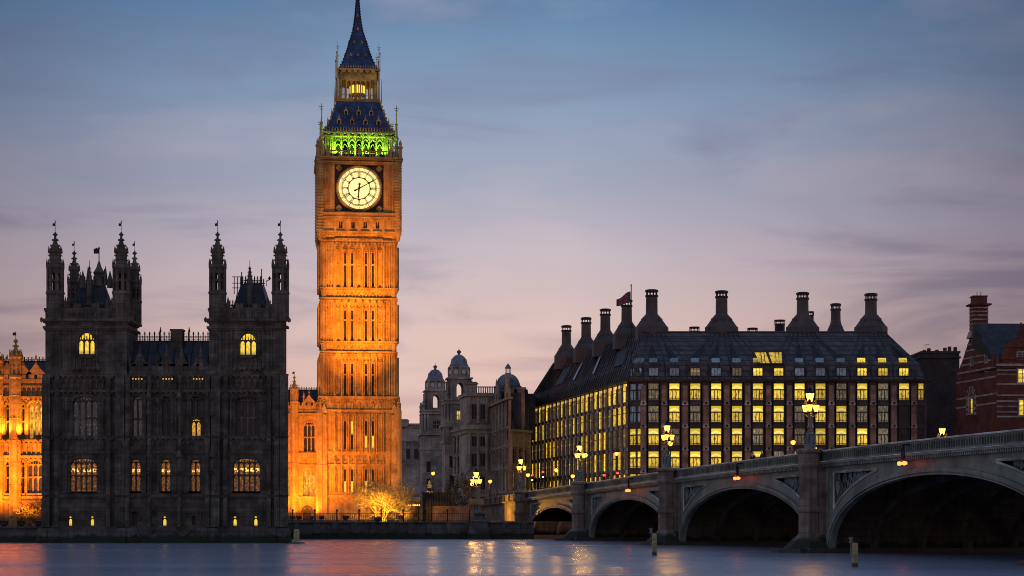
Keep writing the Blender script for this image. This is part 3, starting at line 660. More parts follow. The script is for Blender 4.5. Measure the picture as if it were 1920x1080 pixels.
T_left = grange('palace_range', 'orange floodlit gothic river range with turret left of the dark pavilion', YL, -260, 84, 987, 718, 673,
    [(30, 635, .62), (-4, 650, .62), (-60, 635, .62), (-130, 635, .62), (-200, 635, .62)],
    [(53, 82, 752, 822, 3, 'lit_leaded', (.5,)), (51, 80, 864, 925, 3, 'lit_sparkle', (.5,)), (-45, -14, 752, 822, 3, 'lit_leaded', (.5,)), (-45, -14, 864, 925, 3, 'lit_sparkle', (.5,)),
     (10, 17, 758, 822, 1, 'window_dark', (.5,)), (10, 17, 866, 925, 1, 'window_dark', (.5,)), (39, 46, 758, 822, 1, 'window_dark', (.5,)), (39, 46, 866, 925, 1, 'window_dark', (.5,))],
    [(940, .35), (932, .2), (856, .3), (826, .3), (745, .35)])
YR = 303.
T_mid = grange('palace_range', 'low floodlit gothic range tucked between the dark pavilion and the clock tower', YR, 470, 606, 975, 765, 729,
    [(552, 705, .62), (500, 705, .62)],
    [(569, 590, 792, 847, 3, 'window_dark', (.5,)), (568, 590, 880, 930, 3, 'lit_leaded', (.5,)), (500, 522, 792, 847, 3, 'window_dark', (.5,)), (538, 543, 880, 930, 1, 'lit_leaded', (.5,))],
    [(932, .35), (872, .3), (850, .3), (776, .35)])
# pointed doorway and drain of the range, lit from inside
b = MB(); k = YR / FOC; b.arch((576 - 470) * k, 1.6, 3.2, 4.2, .25, -.15, .02); b.xz([((568 - 470) * k, 2.1), ((584 - 470) * k, 2.1), ((584 - 470) * k, 3.6), ((576 - 470) * k, 4.3), ((568 - 470) * k, 3.6)], -.02, .02)
b.build('door', 'frame_dark', T_mid)
# ---------------- clock tower ----------------
TY = 302.; tk = TY / FOC
tz = lambda p: EYE + (HZ - p) * tk
rz = R(7); H = 5.82
T = thing('clock_tower', 'tall orange floodlit gothic clock tower with dark blue spire and green lit belfry', 'clock tower',
          (-24.75 - H * math.sin(rz), TY + H * math.cos(rz), 0), rz)
TS = 'tower_stone'
def side(b, k, h): b.T = Matrix.Rotation(k * math.pi / 2, 4, 'Z') @ Matrix.Translation((0, -h, 0))
bays = [(-3.36 + 1.12 * i) for i in range(7)]
slots = [bays[1], bays[2], bays[4], bays[5]]
stages = [(tz(745), tz(660)), (tz(641), tz(560)), (tz(541), tz(452))]
def add_windows():
    global slot_holes
    slot_holes = []
    for z0, z1 in stages:
        for x in slots: slot_holes.append((x - .16, x + .16, z0 + .3, z1 - 1.9 if z1 < 45 else z1 - 1.4))
    low = []
    for x in slots:
        low.append((x - .17, x + .17, tz(842), tz(790))); low.append((x - .17, x + .17, tz(925), tz(878)))
    return low
low = add_windows()
# shaft: four panelled sides
b = MB()
for k in range(4):
    side(b, k, H); b.wall(-H, H, tz(745), tz(438), slot_holes, 0, .5)
    for z0, z1 in stages:
        for i in range(8):
            x = -3.92 + 1.12 * i; b.box(x - .15, x + .15, -.5, .02, z0, z1 - .4); b.box(x - .09, x + .09, -.75, 0, z0, z1 - .7)
        for i in range(7):
            x = bays[i]; b.head(x, .86, z1 - 1.5, z1 - .6, z1 - .2, -.2, .02, 4); b.arch(x, .5, z1 - 2.1, z1 - 1.6, .1, -.12, .02, 3)
            if abs(x) < .1 or abs(x) > 3: b.box(x - .3, x + .3, -.08, .02, (z0 + z1) / 2 - .12, (z0 + z1) / 2 + .12); b.box(x - .3, x + .3, -.08, .02, (z0 + z1) / 2 - .5, (z0 + z1) / 2 - .36)
            else:
                b.box(x - .25, x + .25, -.1, .1, (z0 + z1) / 2 - .12, (z0 + z1) / 2 + .12)
            for s in (-1, 1): b.box(x + s * .28 - .075, x + s * .28 + .075, -.3, .02, z0, z1 - 1.4)
        for s in (-1, 1):
            for j in range(5):
                x = s * (4.12 + .39 * j); b.box(x - .09, x + .09, -.4, .02, z0, z1 - .3)
            for j in range(4):
                x = s * (4.32 + .39 * j)
                for f in (.28, .52, .76, .94): b.box(x - .17, x + .17, -.08, .02, z0 + (z1 - z0) * f, z0 + (z1 - z0) * f + .16); b.head(x, .32, z0 + (z1 - z0) * f - .3, z0 + (z1 - z0) * f - .05, z0 + (z1 - z0) * f, -.08, .02, 2)
    b.box(-H, H, .52, .6, tz(745), tz(438))
b.T = Matrix()
for sx in (-1, 1):
    for sy in (-1, 1): b.lathe(sx * (H - .2), sy * (H - .2), [(.5, tz(745)), (.5, tz(440))], 8, math.pi / 8)
b.build('shaft', TS, T)
# ornamental bands between the stages
for q0, q1 in ((660, 641), (560, 541), (452, 438)):
    b = MB()
    for k in range(4):
        side(b, k, H); z0, z1 = tz(q0), tz(q1)
        for z in (z0, z1):
            b.box(-H - .25, H + .25, -.45, .02, z - .1, z + .1); b.box(-H - .1, H + .1, -.25, .02, z - .3, z - .12)
            for j in range(28): b.box(-H + .44 * j, -H + .22 + .44 * j, -.36, 0, z - .42, z - .3)
        if q0 != 452:
            for x in bays:
                b.box(x - .42, x + .42, -.1, .02, z0 + .3, z0 + .42); b.head(x, .7, z1 - .75, z1 - .38, z1 - .3, -.16, .02, 4)
                b.lathe(x, -.06, [(.05, z0 + .35), (.2, z0 + .6), (.12, z0 + .8), (.05, z0 + 1.05)], 6)
            for j in range(8): x = -3.92 + 1.12 * j; b.box(x - .1, x + .1, -.2, .02, z0, z1)
            for s in (-1, 1):
                for j in range(4):
                    x = s * (4.32 + .39 * j); b.head(x, .32, z1 - .8, z1 - .4, z1 - .3, -.12, .02, 3); b.box(x + .17, x + .23, -.18, .02, z0, z1)
        else:
            for x in bays:
                for f in range(5): b.box(x - .16, x + .16, -.22 - .05 * f, .02, z0 - 1.9 + f * .35, z0 - 1.75 + f * .35)
                b.head(x, 1.0, z0 - .3, z0 + .1, z0 + .35, -.5, .02, 4)
    b.build('ornamental_band', TS, T)
for k in (0,):                  # slot windows of the face towards the river, each with its glass
    for h in slot_holes:
        f = MB(); f.T = Matrix.Translation((0, -H, 0)); f.box(h[0], h[1], .38, .44, h[2], h[2] + .12); f.box((h[0] + h[1]) / 2 - .02, (h[0] + h[1]) / 2 + .02, .4, .44, h[2], h[3])
        o = f.build('window', 'frame_dark', T); pane(h[1] - h[0], h[3] - h[2], 'window_dark', o, ((h[0] + h[1]) / 2, -H + .46, h[2]))
# base storeys, a little wider, with corner buttresses
HB = H + .28
b = MB()
for k in range(4):
    side(b, k, HB); z0, z1 = 2.05, tz(745); b.wall(-HB, HB, z0, z1, low, 0, .5); b.box(-HB, HB, .52, .6, z0, z1)
    for i in range(8):
        x = -3.92 + 1.12 * i
        for a, c in ((925, 876), (870, 858), (848, 775)): b.box(x - .14, x + .14, -.5, .02, tz(a), tz(c)); b.box(x - .08, x + .08, -.75, .02, tz(a), tz(c) - .3)
    for x in bays:
        for zt_ in (876, 776): b.head(x, .84, tz(zt_) - 1.1, tz(zt_) - .35, tz(zt_), -.18, .02, 4)
        b.head(x, .84, tz(748) - .95, tz(748) - .3, tz(748) - .1, -.2, .02, 4); b.lathe(x, -.08, [(.05, tz(768)), (.26, tz(763)), (.22, tz(757)), (.05, tz(752))], 6)
        for s in (-1, 1): b.box(x + s * .28 - .075, x + s * .28 + .075, -.3, .02, tz(845), tz(780)); b.box(x + s * .28 - .075, x + s * .28 + .075, -.3, .02, tz(925), tz(880))
        b.lathe(x, -.02, [(.0, tz(864) - .3), (.3, tz(864)), (.0, tz(864) + .3)], 4)
    for s in (-1, 1):
        for j in range(5):
            x = s * (4.15 + .42 * j)
            for a, c in ((925, 872), (846, 774), (768, 748)): b.box(x - .06, x + .06, -.16, .02, tz(a), tz(c))
    for q, d in ((770, .45), (848, .3), (872, .35), (930, .45), (745, .5), (940, .25)):
        b.box(-HB - d * .6, HB + d * .6, -d, .02, tz(q) - .13, tz(q) + .13); b.box(-HB, HB, -d * .6, .02, tz(q) - .32, tz(q) - .13)
    for s in (-1, 1):           # stepped corner piers ending in gabled pinnacles
        x = s * (HB - .45); b.box(x - .5, x + .5, -.75, .02, z0, tz(872)); b.box(x - .42, x + .42, -.6, .02, tz(872), tz(778))
        b.xz([(x - .6, tz(775)), (x + .6, tz(775)), (x, tz(755))], -.7, -.1); finial(b, x, -.45, tz(757), .9)
        for j in range(6): b.box(x - .08, x + .08, -.82, -.7, tz(925) + j * .1, tz(925) + j * .1 + .05)
b.T = Matrix()
for sx in (-1, 1):
    for sy in (-1, 1):
        b.lathe(sx * (HB + .15), sy * (HB + .15), [(.75, 2.05), (.75, tz(872)), (.65, tz(870)), (.65, tz(775))], 8, math.pi / 8)
        p = [(.7, tz(775)), (.45, tz(768)), (.06, tz(748))]; b.lathe(sx * (HB + .15), sy * (HB + .15), p, 8, math.pi / 8); crockets(b, sx * (HB + .15), sy * (HB + .15), p, 8, math.pi / 8, .4, .09); finial(b, sx * (HB + .15), sy * (HB + .15), tz(750), .8)
b.build('base', TS, T)
for i, h in enumerate(low):
    f = MB(); f.T = Matrix.Translation((0, -HB, 0)); f.box(h[0], h[1], .36, .44, (h[2] + h[3]) / 2 - .08, (h[2] + h[3]) / 2 + .08); f.box(h[0], h[1], .36, .44, h[2], h[2] + .1)
    o = f.build('window', 'frame_dark', T)
    pane(h[1] - h[0], (h[3] - h[2]) * .52, 'lit_bright' if i in (1, 3, 5) or i in (4, 6) else 'window_dark', o, ((h[0] + h[1]) / 2, -HB + .46, h[2]))
    pane(h[1] - h[0], (h[3] - h[2]) * .48, 'lit_bright' if i == 2 else 'window_dark', o, ((h[0] + h[1]) / 2, -HB + .46, h[2] + (h[3] - h[2]) * .52))


# clock stage, corbelled out
HC = 6.38; c0, c1 = tz(438), tz(300)
b = MB()
wn = [(x - .28, x + .28, tz(429), tz(416)) for x in (-2.95, -.98, .98, 2.95)]
for k in range(4):
    side(b, k, HC)
    b.quad((-HC + .35, .55, tz(446)), (HC - .35, .55, tz(446)), (HC, 0, tz(436)), (-HC, 0, tz(436)))
    b.wall(-HC, HC, tz(436), c1, wn + [(-4.0, 4.0, tz(399), tz(308))], 0, .55)
    for q, d in ((436, .3), (409, .35), (402, .45), (306, .4), (298, .7)):
        b.box(-HC - d * .7, HC + d * .7, -d, .02, tz(q) - .12, tz(q) + .12); b.box(-HC, HC, -d * .6, .02, tz(q) - .3, tz(q) - .12)
        for j in range(30): b.box(-HC + .45 * j, -HC + .2 + .45 * j, -d * .9, 0, tz(q) - .42, tz(q) - .3)
    for x in (-3.9, -1.96, 0, 1.96, 3.9):     # little buttresses between the stage windows
        b.box(x - .2, x + .2, -.35, .02, tz(436), tz(409)); b.lathe(x, -.3, [(.2, tz(412)), (.02, tz(406))], 4)
    for x in (-2.95, -.98, .98, 2.95):
        b.arch(x, .6, tz(419), tz(415), .15, -.2, .02); 
        for s in (-.65, .65): b.box(x + s - .14, x + s + .14, -.12, .02, tz(434), tz(414)); b.head(x + s, .4, tz(417), tz(414), tz(411), -.2, .02, 3)
    for s in (-1, 1):           # side panels of the dial stage
        for j in range(5): x = s * (4.55 + .42 * j); b.box(x - .07, x + .07, -.2, .02, tz(400), tz(308))
        for j in range(4):
            x = s * (4.76 + .42 * j)
            for q in (382, 375, 368, 345, 338, 318): b.head(x, .36, tz(q) - .3, tz(q) - .08, tz(q), -.14, .02, 2); b.box(x - .17, x + .17, -.1, .02, tz(q) - .42, tz(q) - .3)
        x = s * 6.1; b.box(x - .25, x + .25, -.25, .02, tz(436), tz(300))
b.T = Matrix()
for sx in (-1, 1):
    for sy in (-1, 1):
        X, Yc = sx * (HC - .12), sy * (HC - .12)
        b.lathe(X, Yc, [(.3, tz(452)), (.62, tz(436)), (.62, tz(296))], 8, math.pi / 8)
        for j in range(24): b.lathe(X, Yc, [(.62, tz(434) + j * .48), (.74, tz(434) + j * .48 + .12), (.62, tz(434) + j * .48 + .24)], 8, math.pi / 8)
b.build('clock_stage', TS, T)
for x0, x1, z0, z1 in wn:
    f = MB(); f.T = Matrix.Translation((0, -HC, 0)); f.box((x0 + x1) / 2 - .04, (x0 + x1) / 2 + .04, .35, .44, z0, z1); o = f.build('window', TS, T); pane(x1 - x0, z1 - z0, 'window_dark', o, ((x0 + x1) / 2, -HC + .46, z0))
# the four dials
DR = 3.42; dz = tz(354)
mat('dial_glass', (.75, .72, .6), .3, vary=0)
t = M['dial_glass'].node_tree; bs = t.nodes['Principled BSDF']; tcn = N(t, 'ShaderNodeTexCoord')
vo = N(t, 'ShaderNodeTexVoronoi'); vo.inputs['Scale'].default_value = 1.9; lk(t, tcn.outputs['Object'], vo.inputs[0])
gn = N(t, 'ShaderNodeTexNoise'); gn.inputs['Scale'].default_value = 1.2; lk(t, tcn.outputs['Object'], gn.inputs[0])
lk(t, mixc(t, ramp(t, vo.outputs['Distance'], [(.15, (0,) * 3), (.6, (1,) * 3)]), mixc(t, gn.outputs[0], (1.0, .92, .50), (1.0, .80, .34)), (.80, .60, .16)), bs.inputs['Emission Color'])
bs.inputs['Emission Strength'].default_value = 1.25
def ring(b, r0, r1, y0, y1, n=48, a0=0, a1=2 * math.pi):
    for i in range(n):
        p, q = a0 + (a1 - a0) * i / n, a0 + (a1 - a0) * (i + 1) / n
        b.xz([(r0 * math.sin(p), dz + r0 * math.cos(p)), (r0 * math.sin(q), dz + r0 * math.cos(q)), (r1 * math.sin(q), dz + r1 * math.cos(q)), (r1 * math.sin(p), dz + r1 * math.cos(p))], y0, y1)
def spoke(b, a, r0, r1, w0, w1, y0, y1, off=0):
    ca, sa = math.cos(a), math.sin(a); P_ = lambda r, w: (r * sa + w * ca + off * ca, dz + r * ca - w * sa - off * sa)
    b.xz([P_(r0, -w0), P_(r0, w0), P_(r1, w1), P_(r1, -w1)], y0, y1)
numer = ['XII', 'I', 'II', 'III', 'IV', 'V', 'VI', 'VII', 'VIII', 'IX', 'X', 'XI']
for k in range(4):
    Tm = Matrix.Rotation(k * math.pi / 2, 4, 'Z') @ Matrix.Translation((0, -HC, 0))
    b = MB(Tm); n = 64; b.add([(DR * math.sin(2 * math.pi * i / n), .30, dz + DR * math.cos(2 * math.pi * i / n)) for i in range(n)], [tuple(range(n - 1, -1, -1))])
    dial = b.build('clock_dial', 'dial_glass', T)
    b = MB(Tm); b.wall(-4.0, 4.0, tz(399), tz(308), [(-DR * .69, DR * .69, dz - DR * .69, dz + DR * .69)], .34, .1); # iron and stone square behind the dial rim
    b.box(-4.0, 4.0, .02, .3, tz(399), tz(399) + .22); b.box(-4.0, 4.0, .02, .3, tz(308) - .22, tz(308)); b.box(-4.0, -3.8, .02, .3, tz(399), tz(308)); b.box(3.8, 4.0, .02, .3, tz(399), tz(308))
    b.build('dial_surround', 'iron_dark', dial)
    b = MB(Tm); ring(b, DR, DR + .16, .02, .32); ring(b, DR + .24, DR + .3, .12, .32)
    for sx in (-1, 1):
        for sz in (-1, 1):
            x, z = sx * 3.25, dz + sz * 3.25
            for r_, tt in ((.36, .07), (.16, .1)):
                for i in range(12):
                    p, q = 2 * math.pi * i / 12, 2 * math.pi * (i + 1) / 12
                    b.xz([(x + r_ * math.sin(p), z + r_ * math.cos(p)), (x + r_ * math.sin(q), z + r_ * math.cos(q)), (x + (r_ + tt) * math.sin(q), z + (r_ + tt) * math.cos(q)), (x + (r_ + tt) * math.sin(p), z + (r_ + tt) * math.cos(p))], .1, .3)
            b.box(x - .03, x + .03, .14, .3, z - .5, z + .5); b.box(x - .5, x + .5, .14, .3, z - .03, z + .03)
    for j in range(18):
        for s in (-1, 1): b.box(s * 3.95 - .05, s * 3.95 + .05, -.04, .02, tz(398) + j * .43, tz(398) + j * .43 + .2)
    b.box(-3.9, 3.9, -.06, .05, tz(308) - .02, tz(308) + .12); b.box(-3.9, 3.9, -.1, .05, tz(400) - .05, tz(400) + .14)
    b.build('gilt_frame', 'gilt_iron', dial)
    b = MB(Tm)
    for r_ in (DR - .06, DR - .62, DR - .75, DR * .52): ring(b, r_ - .035, r_ + .035, .2, .29)
    ring(b, DR * .49, DR * .505, .2, .29)
    for i in range(60): spoke(b, 2 * math.pi * i / 60, DR - .6, DR - .04, .018 if i % 5 else .05, .018 if i % 5 else .05, .22, .29)
    for i in range(12):
        a = 2 * math.pi * i / 12; spoke(b, a + math.pi / 12 * 0, DR * .52, DR - .7, .035, .035, .24, .29) if i % 3 == 0 and False else None
        s = numer[i]; wd = {'I': .13, 'V': .26, 'X': .26}; tot = sum(wd[c] for c in s); o = -tot / 2; r0, r1 = DR * .56, DR - .84
        for c in s:
            m = o + wd[c] / 2; o += wd[c]
            if c == 'I': spoke(b, a, r0, r1, .03, .03, .2, .29, m)
            else:
                ca, sa = math.cos(a), math.sin(a); Q = lambda r, w: (r * sa + w * ca, dz + r * ca - w * sa)
                d = .09
                if c == 'V': segs = ((m - d, r1, m, r0), (m + d, r1, m, r0))
                else: segs = ((m - d, r1, m + d, r0), (m + d, r1, m - d, r0))
                for x0, ra_, x1, rb_ in segs: b.xz([Q(ra_, x0 - .028), Q(ra_, x0 + .028), Q(rb_, x1 + .028), Q(rb_, x1 - .028)], .2, .29)
    for i in range(12):
        a = 2 * math.pi * (i + .5) / 12; spoke(b, a, DR * .9, DR - .02, .02, .02, .22, .29)
    for i in range(12): spoke(b, 2 * math.pi * i / 12, DR * .53, DR * .56, .2, .22, .2, .29); spoke(b, 2 * math.pi * i / 12, DR - .84, DR - .76, .25, .25, .2, .29)
    b.build('numeral_ring', 'iron_dark', dial)
    # ten past six
    b = MB(Tm); a = R(60 + 1); spoke(b, a, -.9, -.2, .17, .07, .06, .12); spoke(b, a, -.2, DR - .35, .1, .035, .06, .12); ring(b, 0.0, .2, .05, .13, 14); b.build('minute_hand', 'iron_dark', dial)
    b = MB(Tm); a = R(185); spoke(b, a, -.75, 0, .1, .13, .13, .19); spoke(b, a, 0, DR * .42, .13, .09, .13, .19); spoke(b, a, DR * .38, DR * .50, .22, .02, .13, .19); spoke(b, a, -.85, -.6, .17, .2, .13, .19); b.build('hour_hand', 'iron_dark', dial)
# balcony, belfry
b = MB(); zb = tz(298)
for k in range(4):
    side(b, k, HC + .35)
    w = HC + .35; b.box(-w, w, .0, 1.6, zb - .1, zb + .12); b.box(-w, w, 0, .18, zb + 1.02, zb + 1.2)
    for j in range(31): x = -w + 2 * w * (j + .5) / 31; b.box(x - .07, x + .07, .03, .15, zb + .1, zb + 1.05)
    for j in range(9): x = -w + 2 * w * j / 8; b.box(x - .16, x + .16, -.05, .2, zb, zb + 1.25); b.lathe(x, .08, [(.14, zb + 1.2), (.2, zb + 1.3), (.02, zb + 1.9)], 4)
b.T = Matrix(); w = HC + .25
for sx in (-1, 1):
    for sy in (-1, 1): b.lathe(sx * w, sy * w, [(.3, zb - .5), (.3, zb + 1.6), (.42, zb + 1.75), (.42, zb + 1.9), (.2, zb + 2.2), (.3, zb + 2.4), (.03, zb + 3.1)], 8)
b.build('balcony', 'gilt_stone', T)
HBf = 5.4; b0, b1 = zb + .1, tz(250)
b = MB()
bw = 1.12
for k in range(4):
    side(b, k, HBf)
    ho = [(x - .42, x + .42, b0, b1 - 1.0) for x in bays]
    b.wall(-HBf, HBf, b0, b1, ho, 0, .55)
    for x in bays:
        b.head(x, .84, b1 - 1.75, b1 - 1.02, b1 - .98, .05, .5, 5); b.arch(x, .84, b1 - 1.75, b1 - 1.0, .1, -.12, .05, 5)
        b.arch(x, .6, b1 - 2.3, b1 - 1.75, .1, .15, .4, 4)
        b.box(x - .42, x + .42, .3, .36, b0 + .9, b0 + 1.0)
    for i in range(8): x = -3.92 + 1.12 * i; b.box(x - .1, x + .1, -.22, .02, b0, b1 - 1.3); b.lathe(x, -.15, [(.12, b1 - 1.4), (.02, b1 - .6)], 4)
    for s in (-1, 1):
        for x in (4.25, 4.6, 5.0, 5.35): b.box(s * x - .08, s * x + .08, -.2, .02, b0, b1 - .5)
        b.box(s * 4.8 - .5, s * 4.8 + .5, -.12, .02, b0 + 2.2, b0 + 2.4); b.box(s * 4.8 - .5, s * 4.8 + .5, -.3, .02, b1 - .9, b1 - .6)
    b.box(-HBf - .25, HBf + .25, -.35, .02, b1 - .55, b1 - .4); b.box(-HBf - .45, HBf + .45, -.5, .02, b1 - .05, b1 + .25)
    for i in range(8): x = -3.92 + 1.12 * i; b.xz([(x - .3, b1 + .1), (x + .3, b1 + .1), (x + .3, b1 - .25), (x, b1 - .55), (x - .3, b1 - .25)][::-1], -.62, -.4)
b.build('belfry', 'gilt_stone', T)
b = MB(); b.box(-4.2, 4.2, -4.2, 4.2, b0 - .2, b1); b.build('belfry_core', 'iron_dark', T)
for sx in (-1, 1):              # corner pinnacles tied back by flying struts
    for sy in (-1, 1):
        x, y = sx * (HC - .35), sy * (HC - .35); b = MB()
        b.lathe(x, y, [(.28, b0), (.28, tz(262)), (.4, tz(260)), (.4, tz(258)), (.22, tz(254)), (.16, tz(235)), (.28, tz(233)), (.08, tz(229)), (.06, tz(208)), (.3, tz(207)), (.05, tz(205)), (.04, tz(196))], 8)
        b.box(x - .4, x + .4, y - .04, y + .04, tz(203), tz(202)); b.box(x - .04, x + .04, y - .4, y + .4, tz(203), tz(202)); b.tube([(x, y, tz(262)), (sx * HBf, sy * HBf, tz(252))], .09, 5); b.tube([(x, y, tz(285)), (sx * HBf, sy * HBf, tz(268))], .09, 5)
        for z_ in (tz(225), tz(215)): b.lathe(x, y, [(.05, z_), (.16, z_ + .1), (.05, z_ + .25)], 6)
        b.build('pinnacle', 'gilt_stone', T)
# lower roof
r0, r1 = tz(247), tz(183)
prof = [(5.75, r0), (5.45, tz(243)), (5.1, tz(236)), (4.55, tz(222)), (4.05, tz(206)), (3.5, r1)]
b = MB(); b.frustum(0, 0, prof); roof = b.build('roof', 'iron_roof', T)
def onroof(prof, z):
    for (a, za), (c, zc_) in zip(prof, prof[1:]):
        if za <= z <= zc_: return a + (c - a) * (z - za) / (zc_ - za)
    return prof[-1][0]
def dormer(b, x, z, w, h, prof):
    y0 = HB0 - onroof(prof, z) - .12
    b.xz([(x - w, z), (x - w * .6, z), (x - w * .6, z + h * .6), (x + w * .6, z + h * .6), (x + w * .6, z), (x + w, z), (x + w, z + h * .65), (x, z + h), (x - w, z + h * .65)], y0, y0 + .6)
    b.lathe(x, y0 + .1, [(.05, z + h * .9), (.09, z + h), (.02, z + h + .5)], 4)
HB0 = 6
for k in range(4):
    for x, q in ((-3.2, 232), (-1.07, 232), (1.07, 232), (3.2, 232), (-2.05, 213), (0, 213), (2.05, 213)): b = MB(); side(b, k, HB0); dormer(b, x, tz(q), .34, 1.1, prof); b.build('dormer', 'gilt_iron', roof)
b = MB()
for k in range(4):
    side(b, k, HB0)
    for j in range(24): x = -5.2 + 10.4 * j / 23; b.xz([(x - .14, r0 + .1), (x + .14, r0 + .1), (x, r0 + .85)], HB0 - 5.62, HB0 - 5.52)
    for j in range(16): x = -4.9 + 9.8 * j / 15; b.box(x - .08, x + .08, HB0 - 5.45, HB0 - 5.2, tz(240), tz(239))
b.build('eaves_lace', 'gilt_iron', roof)
b = MB()
for (a, za), (c, zc_) in zip(prof, prof[1:]):
    for sx in (-1, 1):
        for sy in (-1, 1):
            b.tube([(sx * a, sy * a, za), (sx * c, sy * c, zc_)], .09, 5); n = max(1, int((zc_ - za) / .55))
            for j in range(n):
                f = (j + .5) / n; r_ = a + (c - a) * f + .1; b.lathe(sx * r_, sy * r_, [(.05, za + (zc_ - za) * f - .1), (.16, za + (zc_ - za) * f + .08), (.03, za + (zc_ - za) * f + .25)], 5)
b.build('ridge_crockets', 'gilt_iron', roof)
# lantern
l0, l1 = r1, tz(126); HL = 2.95
b = MB()
b.frustum(0, 0, [(3.55, l0 - .15), (3.65, l0 + .1), (3.3, l0 + .35), (3.3, l0 + .4)])
for k in range(4):
    side(b, k, HL)
    for j in range(11): x = -3.3 + .66 * j; b.box(x - .1, x + .1, -.55, -.35, l0 - .1, l0 + .3)
    for j in range(14): x = -3.0 + 6 * j / 13; b.box(x - .03, x + .03, -.2, -.15, l0 + .4, l0 + 1.0)
    b.box(-3.1, 3.1, -.21, -.14, l0 + 1.0, l0 + 1.07)
    xs = [-2.75, -1.95, -1.17, -.39, .39, 1.17, 1.95, 2.75]
    for x in xs: b.box(x - .11, x + .11, -.05, .3, l0 + .3, l1 - .1)
    for x in (-2.35, 2.35): b.box(x - .04, x + .04, 0, .2, l0 + .3, l1)
    for x, w in ((-1.56, .56), (-.78, .56), (0, .56), (.78, .56), (1.56, .56)):
        b.head(x, w, tz(147), tz(143), tz(142), 0, .25, 3)
        for q in (140, 136): b.head(x, w, tz(q) - .25, tz(q), tz(q) + .05, -.05, .2, 3)
    b.box(-HL, HL, 0, .3, tz(142), l1)
    b.box(-HL - .25, HL + .25, -.35, .2, l1 + .15, l1 + .4)
    for x in (-2.4, -1.45, -.48, .48, 1.45, 2.4): b.xz([(x - .32, l1 + .28), (x - .32, l1 - .12), (x, l1 - .4), (x + .32, l1 - .12), (x + .32, l1 + .28)], -.45, -.2)
b.T = Matrix(); b.box(-HL, HL, -HL, HL, l0 + .3, l0 + .42); b.box(-HL + .1, HL - .1, -HL + .1, HL - .1, l1 - .2, l1 + .3)
lan = b.build('lantern_stage', 'gilt_iron', T)
b = MB(); b.lathe(0, 0, [(1.25, l0 + 1.8), (1.3, l0 + 1.9), (1.3, tz(148)), (1.1, tz(146))], 12); b.build('beacon_light', 'beacon', lan)
b = MB()
for i in range(12): a = 2 * math.pi * i / 12 + .1; b.tube([(1.36 * math.cos(a), 1.36 * math.sin(a), l0 + .4), (1.36 * math.cos(a), 1.36 * math.sin(a), tz(146))], .07, 4)
b.lathe(0, 0, [(1.45, l0 + 1.6), (1.45, l0 + 1.8)], 12); b.build('beacon_frame', 'gilt_iron', lan)
for sx in (-1, 1):
    for sy in (-1, 1):
        b = MB(); x, y = sx * 3.35, sy * 3.35
        b.lathe(x, y, [(.14, l0), (.12, l1), (.2, l1 + .1), (.07, l1 + .5), (.06, tz(85)), (.2, tz(84)), (.03, tz(83)), (.03, tz(71))], 6); b.box(x - .3, x + .3, y - .03, y + .03, tz(81), tz(80)); b.box(x - .22, x + .22, y - .03, y + .03, tz(98), tz(97))
        x, y = sx * 3.75, sy * 3.3; b.lathe(x, y, [(.1, l0), (.05, tz(152)), (.02, tz(140))], 5)
        x, y = sx * 3.55, sy * 2.9; b.lathe(x, y, [(.05, l1), (.04, tz(93)), (.14, tz(92)), (.02, tz(88))], 5)
        b.build('pinnacle', 'gilt_iron', lan)
# spire
s0 = tz(122); sp_ = [(3.05, s0), (2.95, tz(118)), (2.45, tz(105)), (2.05, tz(93)), (1.4, tz(67)), (.72, tz(40)), (.38, tz(13)), (.2, tz(-14)), (.06, tz(-30))]
b = MB(); b.frustum(0, 0, sp_); spr = b.build('spire', 'iron_roof', T)
b = MB()
for (a, za), (c, zc_) in zip(sp_, sp_[1:]):
    for sx in (-1, 1):
        for sy in (-1, 1):
            b.tube([(sx * a, sy * a, za), (sx * c, sy * c, zc_)], .07, 4); n = max(1, int((zc_ - za) / .42))
            for j in range(n):
                f = (j + .5) / n; r_ = a + (c - a) * f + .07; b.lathe(sx * r_, sy * r_, [(.04, za + (zc_ - za) * f - .1), (.12, za + (zc_ - za) * f + .05), (.02, za + (zc_ - za) * f + .2)], 4)
b.build('ridge_crockets', 'iron_dark', spr)
b = MB()
for k in range(4):
    side(b, k, HB0)
    for q, xs in ((95, (-1.2, 0, 1.2)), (69, (-.62, .62)), (42, (0,)), (15, (0,))):
        for x in xs:
            z = tz(q); y0 = HB0 - onroof(sp_, z) - .1; w = .2; b = MB(); side(b, k, HB0)
            b.xz([(x - w, z), (x - w + .1, z), (x, z + .35), (x + w - .1, z), (x + w, z), (x, z + .6)], y0, y0 + .3); b.build('spire_dormer', 'gilt_iron', spr)
b = MB()
for k in range(4):
    side(b, k, HB0)
    for j in range(15): x = -2.8 + 5.6 * j / 14; b.xz([(x - .1, s0 + .35), (x + .1, s0 + .35), (x, s0 + .75)], HB0 - 2.95, HB0 - 2.88); b.box(x - .07, x + .07, HB0 - 3.1, HB0 - 3.0, s0 + .05, s0 + .2)
b.build('eaves_lace', 'gilt_iron', spr)
b = MB(); b.lathe(0, 0, [(.06, tz(-30)), (.05, tz(-45)), (.4, tz(-50)), (.4, tz(-54)), (.06, tz(-60)), (.04, tz(-80))], 8); b.box(-.6, .6, -.05, .05, tz(-70), tz(-71.5)); b.build('finial', 'gilt_iron', spr)
